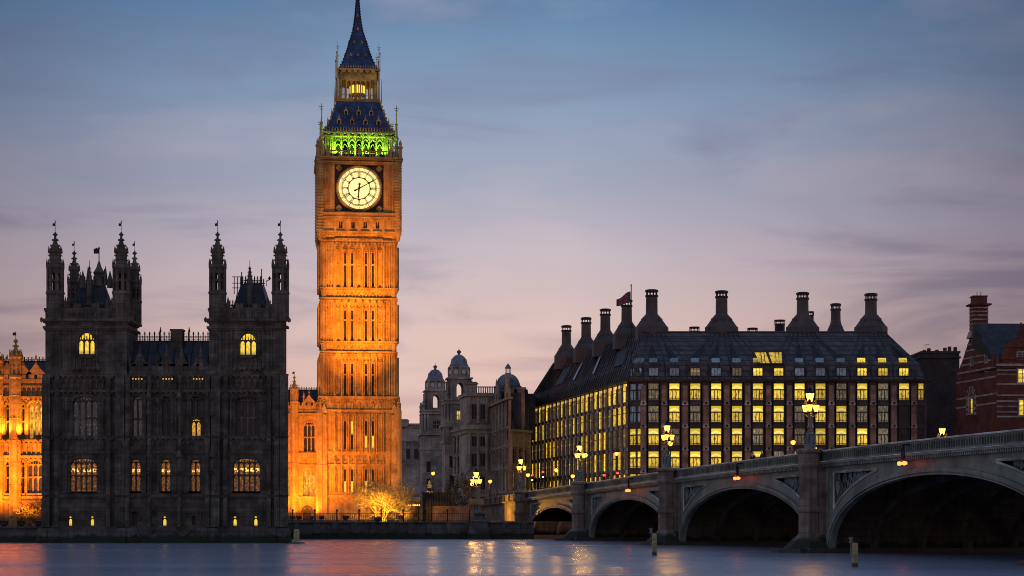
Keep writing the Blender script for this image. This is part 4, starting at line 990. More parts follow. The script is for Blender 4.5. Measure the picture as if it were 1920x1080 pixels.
# ---------------- office building with tall roof chimneys ----------------
O = thing('office_building', 'wide office block with lit yellow windows and tall dark roof chimneys behind the bridge', 'office building', (px(1183, 300), 300, 0))
OX = px(1183, 300); ok_ = 300 / FOC
ox = lambda p: (p - 1183) * ok_
oz = lambda p: EYE + (HZ - p) * ok_
E = [(0, 0), (ox(1738), 0), (ox(1738) - 12, 81), (3.3 - OX, 81)]
ZE = oz(714)
rowz = [(oz(q + 15), oz(q - 15)) for q in (734, 776, 818.5, 861.5, 904)]
cols = [ox(1225.5 + 39.15 * i) for i in range(13)]
frontrows = rowz
fh = [(x - .80, x + .80, a, c) for x in cols for a, c in rowz] + [(ox(1728) - .5, ox(1728) + .35, a, c) for a, c in rowz]
b = MB(); b.wall(2.2, E[1][0], 2, ZE, fh, 0, .35)
ang = math.atan2(81, 3.3 - OX)                      # side street front, running away from the river
Ls = math.hypot(81, 3.3 - OX)
# side front frame: x from the far end to the corner
sxT = Matrix.Translation((E[3][0], E[3][1], 0)) @ Matrix.Rotation(math.atan2(-81, OX - 3.3), 4, 'Z')
ncol = 24; pitch = (Ls - 2.2) / ncol
scol = [pitch * (i + .5) for i in range(ncol)]
sh = [(x - 1.2, x + 1.2, a - .2, c + .15) for x in scol for a, c in rowz[:4]] + [(x - 1.0, x + 1.0, 4.8, oz(889)) for x in scol]
b.T = sxT; b.wall(0, Ls - 2.2, 2, ZE, sh, 0, .08); b.T = Matrix()
# bevelled corner bay
c0_ = (2.2, 0.0, 0); v = Vector((E[3][0], 81, 0)).normalized() * 2.2
cb0 = Vector((v.x, v.y, 0)); cb1 = Vector((2.2, 0, 0)); cl_ = (cb1 - cb0).length
cT = Matrix.Translation(cb0) @ Matrix.Rotation(math.atan2(cb1.y - cb0.y, cb1.x - cb0.x), 4, 'Z')
ch = [(.35, cl_ / 2 - .1, a, c) for a, c in rowz] + [(cl_ / 2 + .1, cl_ - .3, a, c) for a, c in rowz]
b.T = cT; b.wall(0, cl_, 2, ZE, ch, 0, .3); b.T = Matrix()
b.quad((E[1][0], 0, 2), (E[2][0], 81, 2), (E[2][0], 81, ZE), (E[1][0], 0, ZE)); b.quad((E[2][0], 81, 2), (E[3][0], 81, 2), (E[3][0], 81, ZE), (E[2][0], 81, ZE))
b.build('wall', 'bronze_clad', O)
def owin(w, h, m, T_, x, z, y, split=.62, mull=2):
    f = MB(); f.T = T_ @ Matrix.Translation((x, y, z))
    f.box(-w / 2, w / 2, -.1, .03, h * split - .12, h * split + .08); f.box(-w / 2, w / 2, -.08, .03, h * .06, h * .06 + .08)
    for i in range(1, mull + 1): f.box(-w / 2 + w * i / (mull + 1) - .055, -w / 2 + w * i / (mull + 1) + .055, -.06, .03, 0, h * split)
    o = f.build('window', 'frame_dark', O)
    p = pane(w, h, m, o); loc = T_ @ Vector((x, y + .045, z)); p.location = loc; p.rotation_euler.z = math.atan2(T_[1][0], T_[0][0])
    return o
I4 = Matrix()
pat = ["dOoOOOOdOdOdO", "dOdOOOOOOdOdx"[:13], "OOOOdOOdOOdsx", "OOOOOOOdOOOsx", "OOOOOOOOOOdOx"]
# rows top to bottom as the photograph shows them lit (O), dim (d/s), dark (x)
pat = ["dOOOOOOOOdOdO", "dOdOOOOdOOddx", "OdOOOdOdOOOdx", "OOOOOOdOOOOsx", "OOOOOOOOOOOxx"]
km = {'O': 'lit_office', 'd': 'lit_dim', 's': 'lit_sparkle', 'x': 'window_dark'}
for r_, (a, c) in enumerate(rowz):
    for i, x in enumerate(cols): owin(1.6, c - a, km[pat[r_][i]], I4, x, a, .3)
    owin(.85, c - a, 'lit_office' if r_ == 0 else 'window_dark', I4, ox(1728) - .07, a, .3, mull=1)
    m = 'lit_blind' if r_ < 2 else 'lit_office'
    for i in range(2): owin(cl_ / 2 - .45, c - a, m, cT, (.35 + cl_ / 2 - .1) / 2 if i == 0 else (cl_ / 2 + .1 + cl_ - .3) / 2, a, .26, mull=1)
random.seed(3)
for i, x in enumerate(scol):
    for r_, (a, c) in enumerate(rowz[:4]):
        p_lit = (.66, .58, .5, .55)[r_]
        m = 'lit_bay' if random.random() < p_lit else 'lit_dim'
        f = MB(); f.T = sxT @ Matrix.Translation((x, .05, a - .2)); h = c - a + .35
        f.box(-.95, .95, -.05, .03, h * .6, h * .6 + .08); f.box(-.04, .04, -.05, .03, 0, h)
        # projecting bay: bronze box with a sill below and angled cheeks
        f.box(-1.2, 1.2, -.15, 0, -.35, -.08)
        f.quad((-.95, -.25, -.3), (-.6, -.55, -.3), (-.6, -.55, .1), (-.95, -.25, .1)) if False else None
        o = f.build('bay_window', 'frame_dark', O); p = pane(2.38, h, m, o); p.location = sxT @ Vector((x, .07, a - .2)); p.rotation_euler.z = math.atan2(sxT[1][0], sxT[0][0])
    f = MB(); f.T = sxT @ Matrix.Translation((x, .05, 4.8)); h = oz(889) - 4.8; f.box(-.04, .04, -.05, .03, 0, h); f.box(-1, 1, -.05, .03, h * .7, h * .7 + .1)
    o = f.build('arcade_window', 'frame_dark', O); p = pane(1.98, h, 'lit_bay' if random.random() < .6 else 'lit_dim', o); p.location = sxT @ Vector((x, .07, 4.8)); p.rotation_euler.z = math.atan2(sxT[1][0], sxT[0][0])
# sandstone piers with pale square brackets
def opier(T_, x, w=.78, d=.42, ztop=None, brk=True):
    b = MB(T_); zt = ztop or oz(723); b.loft([[(x - w / 2 - .1, -d, 2), (x + w / 2 + .1, -d, 2), (x + w / 2 + .1, .02, 2), (x - w / 2 - .1, .02, 2)], [(x - w / 2, -d * .7, zt), (x + w / 2, -d * .7, zt), (x + w / 2, .02, zt), (x - w / 2, .02, zt)]])
    o = b.build('pier', 'red_sandstone', O)
    if brk:
        for (a, c), (a2, c2) in zip(rowz[1:], rowz[:-1]):
            b = MB(T_); z = (c + a2) / 2 - .1
            b.loft([[(x - .52, -d - .12, z - .32), (x + .52, -d - .12, z - .32), (x + .52, .02, z - .32), (x - .52, .02, z - .32)], [(x - .36, -d - .12, z + .3), (x + .36, -d - .12, z + .3), (x + .36, .02, z + .3), (x - .36, .02, z + .3)]])
            b.build('bracket', 'pale_bracket', o)
            b = MB(T_); b.box(x - .17, x + .17, -d - .15, -d - .1, z - .17, z + .17); b.build('bracket_bolt', 'iron_dark', o)
for i in range(14):
    opier(I4, ox(1205.9 + 39.15 * i) if i < 13 else ox(1713))
for i in range(ncol + 1): opier(sxT, min(max(pitch * i, .3), Ls - 2.3), .42, .27)
for i, x in enumerate(scol):     # small lit squares under the eaves of the side front
    b = MB(sxT); b.box(x - .28, x + .28, -.16, -.02, ZE - .8, ZE - .3); b.build('soffit_light', 'soffit', O)
# bronze transom bands and mechanical panels
b = MB()
for a, c in rowz:
    b.box(2.2, E[1][0], -.12, .02, a - .25, a - .12); b.box(2.2, E[1][0], -.1, .02, c + .1, c + .2)
    for x in cols:
        for s in (-1, 1): b.box(x + s * .98 - .05, x + s * .98 + .05, -.14, .02, 2, ZE)
b.T = sxT
for a, c in rowz[:4]: b.box(0, Ls - 2.2, -.2, .02, a - .5, a - .3)
b.box(0, Ls - 2.2, -.3, .02, oz(885), oz(882))
b.T = cT
for a, c in rowz: b.box(0, cl_, -.12, .02, a - .25, a - .12)
b.build('bronze_band', 'bronze_clad', O)
b = MB(); b.loft([[(x * 1.0 + dx, y + dy, ZE - .15) for (x, y), (dx, dy) in zip(E, ((-.7, -.7), (.7, -.7), (.7, .7), (-.7, .7)))], [(x + dx, y + dy, ZE + .2) for (x, y), (dx, dy) in zip(E, ((-.8, -.8), (.8, -.8), (.8, .8), (-.8, .8)))]]); b.build('eaves', 'bronze_clad', O)
# steep bronze roof
Z2, Z3 = oz(680), 33.2
def inset(d): return [(E[0][0] + d * 1.05, E[0][1] + d), (E[1][0] - d, E[1][1] + d), (E[2][0] - d, E[2][1] - d), (E[3][0] + d * .95, E[3][1] - d)]
top = [(px(1200, 310) - OX + .6, 9.5), (px(1662, 309) - OX, 9.5), (E[2][0] - 10, 73), (8.3 - OX, 73)]
mid = inset(1.1)
b = MB(); b.loft([[(x, y, ZE + .15) for x, y in inset(.15)], [(x, y, Z2) for x, y in mid], [(x, y, Z3) for x, y in top]])
oroof = b.build('roof', 'bronze_roof', O)
# raised seams fanning from the eaves towards each chimney
chim = [(px(p, 312) - OX, 12.) for p in (1222, 1353, 1505, 1633)]
side_ch = [(px(p, Y) - OX, Y - 300.) for p, Y in ((1175, 320.7), (1135, 335.6), (1099, 349), (1062, 363.7))]
b = MB()
def seam(p, q, r=.11): b.tube([p, q], r, 4)
for i in range(27):
    x = ox(1186 + 20.4 * i)
    tgt = min(chim, key=lambda c: abs(c[0] - x)); f = .62
    xe = x + (tgt[0] - x) * f
    tb = lambda xx, z, f_: (xx, mid[0][1] + (top[0][1] - mid[0][1]) * f_ - .02, z)
    seam((x, .2, ZE + .3), (x + (0), mid[0][1] - .05, Z2), .14)
    seam((x, mid[0][1], Z2), (xe, top[0][1] - .1, Z3), .12)
for i in range(ncol * 2 + 1):
    s_ = min(pitch * i / 2, Ls - 2.3); p0 = sxT @ Vector((s_, .15, ZE + .3)); f = s_ / Ls
    m0 = Vector((mid[3][0], mid[3][1], Z2)); m1 = Vector((mid[0][0], mid[0][1], Z2)); t0 = Vector((top[3][0], top[3][1], Z3)); t1 = Vector((top[0][0], top[0][1], Z3))
    seam(p0, m0.lerp(m1, f), .12); seam(m0.lerp(m1, f), t0.lerp(t1, f), .13 if i % 2 else .22)
for f in (.28, .55, .8):
    q = [Vector((mid[i][0], mid[i][1], Z2)).lerp(Vector((top[i][0], top[i][1], Z3)), f) for i in range(4)]
    for i in range(4): b.tube([q[i], q[(i + 1) % 4]], .06, 4)
for i in range(4): b.tube([(top[i][0], top[i][1], Z3), (top[(i + 1) % 4][0], top[(i + 1) % 4][1], Z3)], .2, 5)
b.build('roof_seam', 'bronze_clad', oroof)
for c in chim:                                       # wedge shaped gores spreading below each chimney
    for k in range(-3, 4):
        if k == 0: continue
        x0 = c[0] + k * 3.3
        if False: b = MB(); b.loft([[(x0 - .55, mid[0][1] + .2, Z2 + .1), (x0 + .55, mid[0][1] + .2, Z2 + .1), (x0 + .55, mid[0][1] + .9, Z2 + .1), (x0 - .55, mid[0][1] + .9, Z2 + .1)],
                     [(c[0] + k * 2.2 - .05, 6.3, Z2 + 3.85), (c[0] + k * 2.2 + .05, 6.3, Z2 + 3.85), (c[0] + k * 2.2 + .05, 6.9, Z2 + 3.85), (c[0] + k * 2.2 - .05, 6.9, Z2 + 3.85)]]); b.build('roof_gore', 'iron_dark', oroof)
def onsl(x, z, off=.1): return (x, mid[0][1] + (top[0][1] - mid[0][1]) * (z - Z2) / (Z3 - Z2) - off, z)
for i, x in enumerate(cols + [ox(1700)]):
    c = min(chim, key=lambda c: abs(c[0] - x)); 
    if abs(x - ox(1447)) < 3.5: continue
    xa = x + (c[0] - x) * .38; za = Z2 + 3.6; b = MB()
    b.loft([[onsl(x - .75, Z2 + .9, .16), onsl(x + .75, Z2 + .9, .16), onsl(x + .75, Z2 + .9, -.1), onsl(x - .75, Z2 + .9, -.1)], [onsl(xa - .05, za, .16), onsl(xa + .05, za, .16), onsl(xa + .05, za, -.1), onsl(xa - .05, za, -.1)]])
    b.build('roof_gore', 'iron_dark', oroof)
# attic windows along the eaves
apat = "bbdddOOdbdOOO"
def attic(T_, x, m, up=True, w=1.45):
    f = MB(T_); z0, z1 = oz(704), oz(690)
    f.box(x - w / 2 - .12, x - w / 2, -.05, 1.3, z0 - .1, z1 + .15); f.box(x + w / 2, x + w / 2 + .12, -.05, 1.3, z0 - .1, z1 + .15); f.box(x - w / 2, x + w / 2, -.05, 1.3, z1, z1 + .15); f.box(x - w / 2, x + w / 2, -.05, 1.2, z0 - .12, z0)
    for i in (-1, 1): f.box(x + i * w / 6 - .03, x + i * w / 6 + .03, -.04, .06, z0, z1)
    o = f.build('attic_window', 'frame_dark', oroof); p = pane(w, z1 - z0, m, o); p.location = T_ @ Vector((x, .05, z0)); p.rotation_euler.z = math.atan2(T_[1][0], T_[0][0])
    if up:
        p = pane(w * .9, .85, m if m != 'lit_dim' else 'lit_blind', o); p.location = T_ @ Vector((x, .55, Z2 + .12)); p.rotation_euler = (R(-28), 0, math.atan2(T_[1][0], T_[0][0]))
        f = MB(T_); 
for i, x in enumerate(cols):
    attic(Matrix.Translation((0, .25, 0)), x, {'b': 'lit_blind', 'd': 'lit_blind' if i % 2 else 'lit_dim', 'O': 'lit_office'}[apat[i]])
attic(cT, cl_ / 2, 'lit_blind', True, 2.2)
# big skylight and roof panels
f = MB()
def rp(p, q, off=.12):
    x = ox(p); fz = (oz(q) - Z2) / (Z3 - Z2); return (x, mid[0][1] + (top[0][1] - mid[0][1]) * fz - off, oz(q))
sky_ = [(1419, 1444), (1448, 1474)]
o = None
g2 = MB()
for a, c in ((1417, 1420), (1443, 1447), (1473, 1476)): 
    g2.tube([rp(a + (6 if a < 1440 else (3 if a < 1460 else -5)), 682, .4), rp(a, 656, .4)], .13, 4)
g2.tube([rp(1417, 656, .4), rp(1477, 656, .4)], .13, 4); g2.tube([rp(1423, 682, .4), rp(1470, 682, .4)], .13, 4)
for p in (1430, 1436, 1455, 1462): g2.tube([rp(p, 681, .38), rp(p + (1 if p < 1450 else 2) * 2, 657, .38)], .07, 4)
o = g2.build('skylight', 'frame_dark', oroof)
for (a, c), (a2, c2), m in (((1420, 1443), (1427, 1446), 'lit_bay'), ((1447, 1474), (1449, 1468), 'lit_bay')):
    me = bpy.data.meshes.new('pane'); me.from_pydata([rp(a2, 680, .34), rp(c2, 680, .34), rp(c, 657, .34), rp(a, 657, .34)], [], [(0, 1, 2, 3)])
    uv = me.uv_layers.new(name='u')
    for i, q in enumerate(((0, 0), (1, 0), (1, .58), (0, .58))): uv.data[i].uv = q
    me.materials.append(M[m]); p = bpy.data.objects.new('pane', me); COL.objects.link(p); p.parent = o
for i in range(4):                                    # sunk roof panels on the side slope
    f0 = .24 + .19 * i
    b = MB()
    A = lambda ff, g_: Vector((mid[3][0], mid[3][1], Z2)).lerp(Vector((mid[0][0], mid[0][1], Z2)), ff).lerp(Vector((top[3][0], top[3][1], Z3)).lerp(Vector((top[0][0], top[0][1], Z3)), ff), g_) + Vector((-.22, 0, .12))
    b.add([A(f0, .08), A(f0 + (.018 if i in (1, 2) else .08), .08), A(f0 + (.018 if i in (1, 2) else .08), .62), A(f0, .62)], [(0, 1, 2, 3)])
    b.build('roof_panel', 'lit_blind' if i in (1, 2) else 'iron_dark', oroof)
def chimney(x, y, zbase, ztop, k=1., fl=1., dn=3.):
    b = MB(); n = 12
    b.lathe(x, y, [(2.8 * k * fl, zbase - dn), (2.8 * k * fl, zbase + 1.05), (2.55 * k * fl, zbase + 1.25), (1.9 * k * fl, zbase + 2.0), (1.8 * k * fl, zbase + 2.02), (1.8 * k * fl, zbase + 2.5), (1.6 * k * fl, zbase + 2.62), (1.0 * k, zbase + 3.3), (.96 * k, ztop - 1.1)], n)
    for q in range(int((ztop - zbase - 4.6) / .8)): b.lathe(x, y, [(.96 * k, zbase + 3.7 + q * .8), (1.0 * k, zbase + 3.74 + q * .8), (.96 * k, zbase + 3.78 + q * .8)], n)
    for i in range(8): a = 2 * math.pi * i / 8; b.tube([(x + 2.5 * k * fl * math.cos(a), y + 2.5 * k * fl * math.sin(a), zbase + 1.2), (x + 1.66 * k * fl * math.cos(a), y + 1.66 * k * fl * math.sin(a), zbase + 2.35)], .08, 4)
    o = b.build('chimney', 'chimney_bronze', oroof)
    b = MB()
    for i in range(10): a = 2 * math.pi * i / 10; b.box(x + .88 * k * math.cos(a) - .06, x + .88 * k * math.cos(a) + .06, y + .88 * k * math.sin(a) - .06, y + .88 * k * math.sin(a) + .06, ztop - 1.1, ztop - .3)
    b.lathe(x, y, [(1.1 * k, ztop - 1.25), (1.1 * k, ztop - .95)], n); b.lathe(x, y, [(1.1 * k, ztop - .42), (1.12 * k, ztop - .1), (.8 * k, ztop)], n)
    b.build('chimney_cap', 'iron_dark', o)
for (x, y), q in zip(chim, (543, 545, 548, 550)): chimney(x, y, 33.2, EYE + (HZ - q) / FOC * 312)
for (x, y), q in zip(side_ch, (562, 579, 595, 610)): chimney(x, y, 32.9, EYE + (HZ - q) / FOC * (300 + y), .92, .92, 1.6)
chimney(px(1567, 322) - OX, 22, 33.2, EYE + (HZ - 569) / FOC * 322, .85, .72)
def ventp(p, q, Y, r): 
    b = MB(); x, y = px(p, Y) - OX, Y - 300; zt = EYE + (HZ - q) / FOC * Y
    b.lathe(x, y, [(r, 32), (r, zt - .7)], 12); b.lathe(x, y, [(r * 1.1, zt - .25), (r * 1.1, zt)], 12); b.lathe(x, y, [(r * 1.08, zt - .8), (r * 1.08, zt - .68)], 12)
    for i in range(8): a = 2 * math.pi * i / 8; b.box(x + r * math.cos(a) - .05, x + r * math.cos(a) + .05, y + r * math.sin(a) - .05, y + r * math.sin(a) + .05, zt - .7, zt - .2)
    b.build('roof_vent', 'iron_dark', oroof)
ventp(1302, 613, 312, .8); ventp(1411, 615, 312, .8); ventp(1462, 600, 330, .9); ventp(1520, 584, 335, .55)
# flagpole and flag at the corner
b = MB(); x, y, z = px(1183.5, 302) - OX, 2., ZE + 1
b.tube([(x, y, z), (x, y, pz(535, 302))], .09, 6); b.lathe(x, y, [(.15, pz(535, 302)), (.18, pz(534, 302)), (.02, pz(533, 302))], 6)
fp = b.build('flagpole', 'iron_dark', O)
m = mat('flag_cloth', (.20, .05, .06), .9, vary=0); t = m.node_tree; bs = t.nodes['Principled BSDF']; tcn = N(t, 'ShaderNodeTexCoord'); s2 = N(t, 'ShaderNodeSeparateXYZ'); lk(t, tcn.outputs['UV'], s2.inputs[0])
u, v_ = s2.outputs[0], s2.outputs[1]; du = mth(t, 'ABSOLUTE', mth(t, 'SUBTRACT', u, .5)); dv = mth(t, 'ABSOLUTE', mth(t, 'SUBTRACT', v_, .5)); dg = mth(t, 'ABSOLUTE', mth(t, 'SUBTRACT', du, dv))
c = mixc(t, mth(t, 'LESS_THAN', dg, .12), (.02, .03, .12), (.16, .14, .17)); c = mixc(t, mth(t, 'LESS_THAN', dg, .04), c, (.2, .025, .03))
c = mixc(t, mth(t, 'LESS_THAN', mth(t, 'MINIMUM', du, dv), .14), c, (.16, .14, .17)); c = mixc(t, mth(t, 'LESS_THAN', mth(t, 'MINIMUM', du, dv), .08), c, (.2, .025, .03)); lk(t, c, bs.inputs['Base Color'])
vs, fs, uvs = [], [], []; nx, nz_ = 14, 8
for i in range(nx + 1):
    for j in range(nz_ + 1):
        uu, vv = i / nx, j / nz_; vs.append((x - .1 - 2.3 * uu, y + .25 * math.sin(uu * 9 + vv), pz(557, 302) - 1.0 * uu ** 1.2 * 1.0 + (vv - .5) * 1.9 * (1 - .45 * uu) + .1 * math.sin(uu * 7))); uvs.append((uu, vv))
for i in range(nx):
    for j in range(nz_): a = i * (nz_ + 1) + j; fs.append((a, a + nz_ + 1, a + nz_ + 2, a + 1))
me = bpy.data.meshes.new('flag'); me.from_pydata(vs, [], fs); ul = me.uv_layers.new(name='u')
for lp in me.loops: ul.data[lp.index].uv = uvs[lp.vertex_index]
me.materials.append(m); fo = bpy.data.objects.new('flag', me); COL.objects.link(fo); tag(fo, 'dark red and blue flag drooping from the pole at the office corner', 'flag'); fo.location = (OX, 300, 0)

# ---------------- old government offices with twin cupola towers ----------------
SD = math.atan2(37, -5.1)           # direction of the street, away from the river
def old_tower(parent, X, Y, lbl=None, lit_=True):
    rot = SD - math.pi / 2; Tm = Matrix.Translation((X, Y, 0)) @ Matrix.Rotation(rot, 4, 'Z')
    z = lambda q: EYE + (HZ - q) / FOC * 400
    b = MB(Tm)
    for s0, s1, w in ((2, z(800), 3.35), (z(800), z(791), 3.55), (z(791), z(757), 3.0)):
        b.box(-w, w, -w, w, s0, s1)
    b.box(-3.9, 3.9, -3.9, 3.9, z(802), z(797)); b.box(-3.3, 3.3, -3.3, 3.3, z(757), z(753)); b.box(-3.5, 3.5, -3.5, 3.5, z(753), z(750)); b.box(-3.6, 3.6, -3.6, 3.6, z(832), z(826))
    for k in range(4):
        side(b, k, 3.0); b.T = Tm @ b.T
        for x in (-2.7, -2.0, 2.0, 2.7): b.lathe(x, -.25, [(.3, z(791)), (.25, z(788)), (.22, z(761)), (.3, z(758))], 8)
        b.box(-3.2, 3.2, -.5, 0, z(759), z(757)); b.box(-1.2, 1.2, -.1, .02, z(769), z(767)); b.box(-1.15, -1.0, -.12, .02, z(789), z(769)); b.box(1.0, 1.15, -.12, .02, z(789), z(769))
        for x in (-2.9, 2.9): b.box(x - .35, x + .35, -.6, .0, z(826), z(802))
    for z0, z1 in ((5, 7.5), (9, 11.5), (13, 15.5)):
        for x in (-1.9, 1.9):
            f = MB(Tm); f.box(x - .7, x + .7, -3.55, -3.36, z1, z1 + .2); f.box(x - .7, x + .7, -3.6, -3.36, z0 - .2, z0); f.box(x - .66, x - .5, -3.5, -3.36, z0, z1); f.box(x + .5, x + .66, -3.5, -3.36, z0, z1)
            o = f.build('window', 'portland_stone', parent); p = pane(1.0, z1 - z0, 'window_dark', o); p.location = Tm @ Vector((x, -3.42, z0)); p.rotation_euler.z = rot
    b.T = Tm
    # arched open belfry
    w = 2.4
    for k in range(4):
        side(b, k, w); b.T = Tm @ b.T
        b.box(-w, -.75, 0, .7, z(750), z(712)); b.box(.75, w, 0, .7, z(750), z(712)); b.box(-.75, .75, 0, .7, z(718), z(712)); b.head(0, 1.5, z(727), z(719), z(717), 0, .7, 5)
        for x in (-1.9, -1.2, 1.2, 1.9): b.lathe(x, -.12, [(.2, z(750)), (.16, z(748)), (.15, z(718)), (.22, z(715))], 7)
        b.box(-.75, .75, .1, .3, z(750), z(745)); b.box(-1.0, 1.0, -.15, 0, z(750), z(748))
    b.T = Tm; b.box(-2.75, 2.75, -2.75, 2.75, z(712), z(709))
    for sx in (-1, 1):
        for sy in (-1, 1): b.lathe(sx * 3.1, sy * 3.1, [(.35, z(750)), (.35, z(743)), (.5, z(741)), (.2, z(737)), (.3, z(735)), (.03, z(731))], 7)
    b.build('tower', 'portland_stone', parent)
    b = MB(Tm); b.lathe(0, 0, [(2.35, z(709)), (2.35, z(706)), (2.1, z(705)), (2.0, z(692)), (2.35, z(690)), (2.35, z(688.5))], 16)
    for i in range(8):
        a = math.pi / 4 * i; b.T = Tm @ Matrix.Rotation(a, 4, 'Z'); b.box(-.22, .22, -2.4, -2.0, z(706), z(690)); b.T = Tm
    dr = b.build('drum', 'portland_stone', parent)
    b = MB(Tm)
    for i in range(8):
        a = math.pi / 8 + math.pi / 4 * i; b.T = Tm @ Matrix.Rotation(a, 4, 'Z') @ Matrix.Translation((0, -2.12, z(698.5))) @ Matrix.Rotation(math.pi / 2, 4, 'X'); b.lathe(0, 0, [(.5, -.04), (.5, .04)], 12)
    b.build('round_window', 'sky_hole', dr)
    b = MB(Tm); b.lathe(0, 0, [(2.2, z(688.5)), (1.95, z(684)), (1.75, z(681)), (1.72, z(679)), (1.55, z(674)), (1.2, z(669.5)), (.75, z(666.5)), (.3, z(665)), (.28, z(663)), (.45, z(661)), (.48, z(658.5)), (.2, z(657)), (.05, z(655)), (.03, z(651))], 16)
    for i in range(8): a = math.pi / 4 * i; b.tube([(1.78 * math.cos(a), 1.78 * math.sin(a), z(681)), (1.58 * math.cos(a), 1.58 * math.sin(a), z(674)), (.78 * math.cos(a), .78 * math.sin(a), z(666.5))], .06, 4)
    b.build('cupola', 'lead_dome', parent)
    for k, zz0, zz1, m in ((0, z(788), z(772), 'lit_leaded'), (0, z(938 - 60), z(868), 'lit_leaded')) if lit_ else ((0, z(788), z(772), 'window_dark'),):
        side(b, k, 3.0 if zz0 > z(800) else 3.35); Tk = Tm @ b.T
        f = MB(Tk); f.box(-.8, .8, -.1, -.03, (zz0 + zz1) / 2 - .05, (zz0 + zz1) / 2 + .05); f.box(-.04, .04, -.1, -.03, zz0, zz1); f.box(-.85, .85, -.1, -.02, zz0 - .15, zz0)
        for x in (-.4, .4): f.box(x - .03, x + .03, -.1, -.03, zz0, zz1)
        o = f.build('window', 'portland_stone', parent); p = pane(1.55, zz1 - zz0, 'lit_office' if m == 'lit_leaded' else m, o); p.location = Tk @ Vector((0, -.02, zz0)); p.rotation_euler.z = math.atan2(Tk[1][0], Tk[0][0])
mat('sky_hole', (.45, .45, .5), .5, vary=0)
G = thing('government_building', 'pale stone government building with two cupola towers beside the domed corner block', 'government building')
old_tower(G, px(860.5, 400), 400); old_tower(G, px(816, 440), 440, lit_=False)
# street front of the building: local x from far end to near end
A0 = Vector((px(836, 404), 404, 0)); A1 = Vector((px(892, 376), 376, 0)); gl = (A1 - A0).length
gT = Matrix.Translation(A0) @ Matrix.Rotation(math.atan2(A1.y - A0.y, A1.x - A0.x), 4, 'Z')
zc1 = 20.4; b = MB(gT); gh = []
for i in range(int(gl / 3.2)):
    x = 1.8 + 3.2 * i
    for z0, z1 in ((17.0 - .8, 18.6), (12.2, 15.0), (8.2, 10.8), (4.6, 6.8)): gh.append((x - .6, x + .6, z0, z1))
b.wall(0, gl, 2, zc1, gh, 0, .4); b.T = Matrix()
b.build('wall', 'portland_stone', G)
b = MB(gT); b.box(0, gl, -.9, .1, zc1, zc1 + .5); b.box(0, gl, -.5, .1, zc1 - .8, zc1); b.box(0, gl, 0, 14, zc1 + .3, zc1 + .5); b.box(0, gl, -.4, .1, 11.2, 11.6); b.box(0, gl, -.3, .1, 7.4, 7.7); b.box(0, gl, -.2, 0, zc1 + .5, zc1 + .8); b.box(0, gl, -.2, .1, zc1 + 1.9, zc1 + 2.2)
for i in range(int(gl / .5)): b.box(i * .5, i * .5 + .2, -.15, .05, zc1 + .8, zc1 + 1.9)
for i in range(int(gl / 3.2) + 1):
    x = .2 + 3.2 * i; b.box(x - .35, x + .35, -.35, .1, zc1 + .5, zc1 + 2.3); b.lathe(x, -.3, [(.34, 11.6), (.3, 12), (.27, 19), (.4, 19.5)], 8)
    b.box(x + 1.6 - .85, x + 1.6 + .85, -.3, .02, 15.2, 15.5); b.xz([(x + .7, 15.5), (x + 2.5, 15.5), (x + 1.6, 16.0)], -.3, .02)
b.build('cornice', 'portland_stone', G)
b = MB(gT); b.box(.1, gl - .1, .5, 14, 2, zc1 - .05); b.build('core', 'iron_dark', G)
for i, h in enumerate(gh):
    f = MB(gT); f.box((h[0] + h[1]) / 2 - .04, (h[0] + h[1]) / 2 + .04, .3, .38, h[2], h[3]); f.box(h[0], h[1], .3, .38, (h[2] + h[3]) / 2 - .04, (h[2] + h[3]) / 2 + .04)
    o = f.build('window', 'portland_stone', G); p = pane(1.2, h[3] - h[2], 'lit_dim' if i % 7 == 3 else 'window_dark', o); p.location = gT @ Vector(((h[0] + h[1]) / 2, .39, h[2])); p.rotation_euler.z = math.atan2(gT[1][0], gT[0][0])
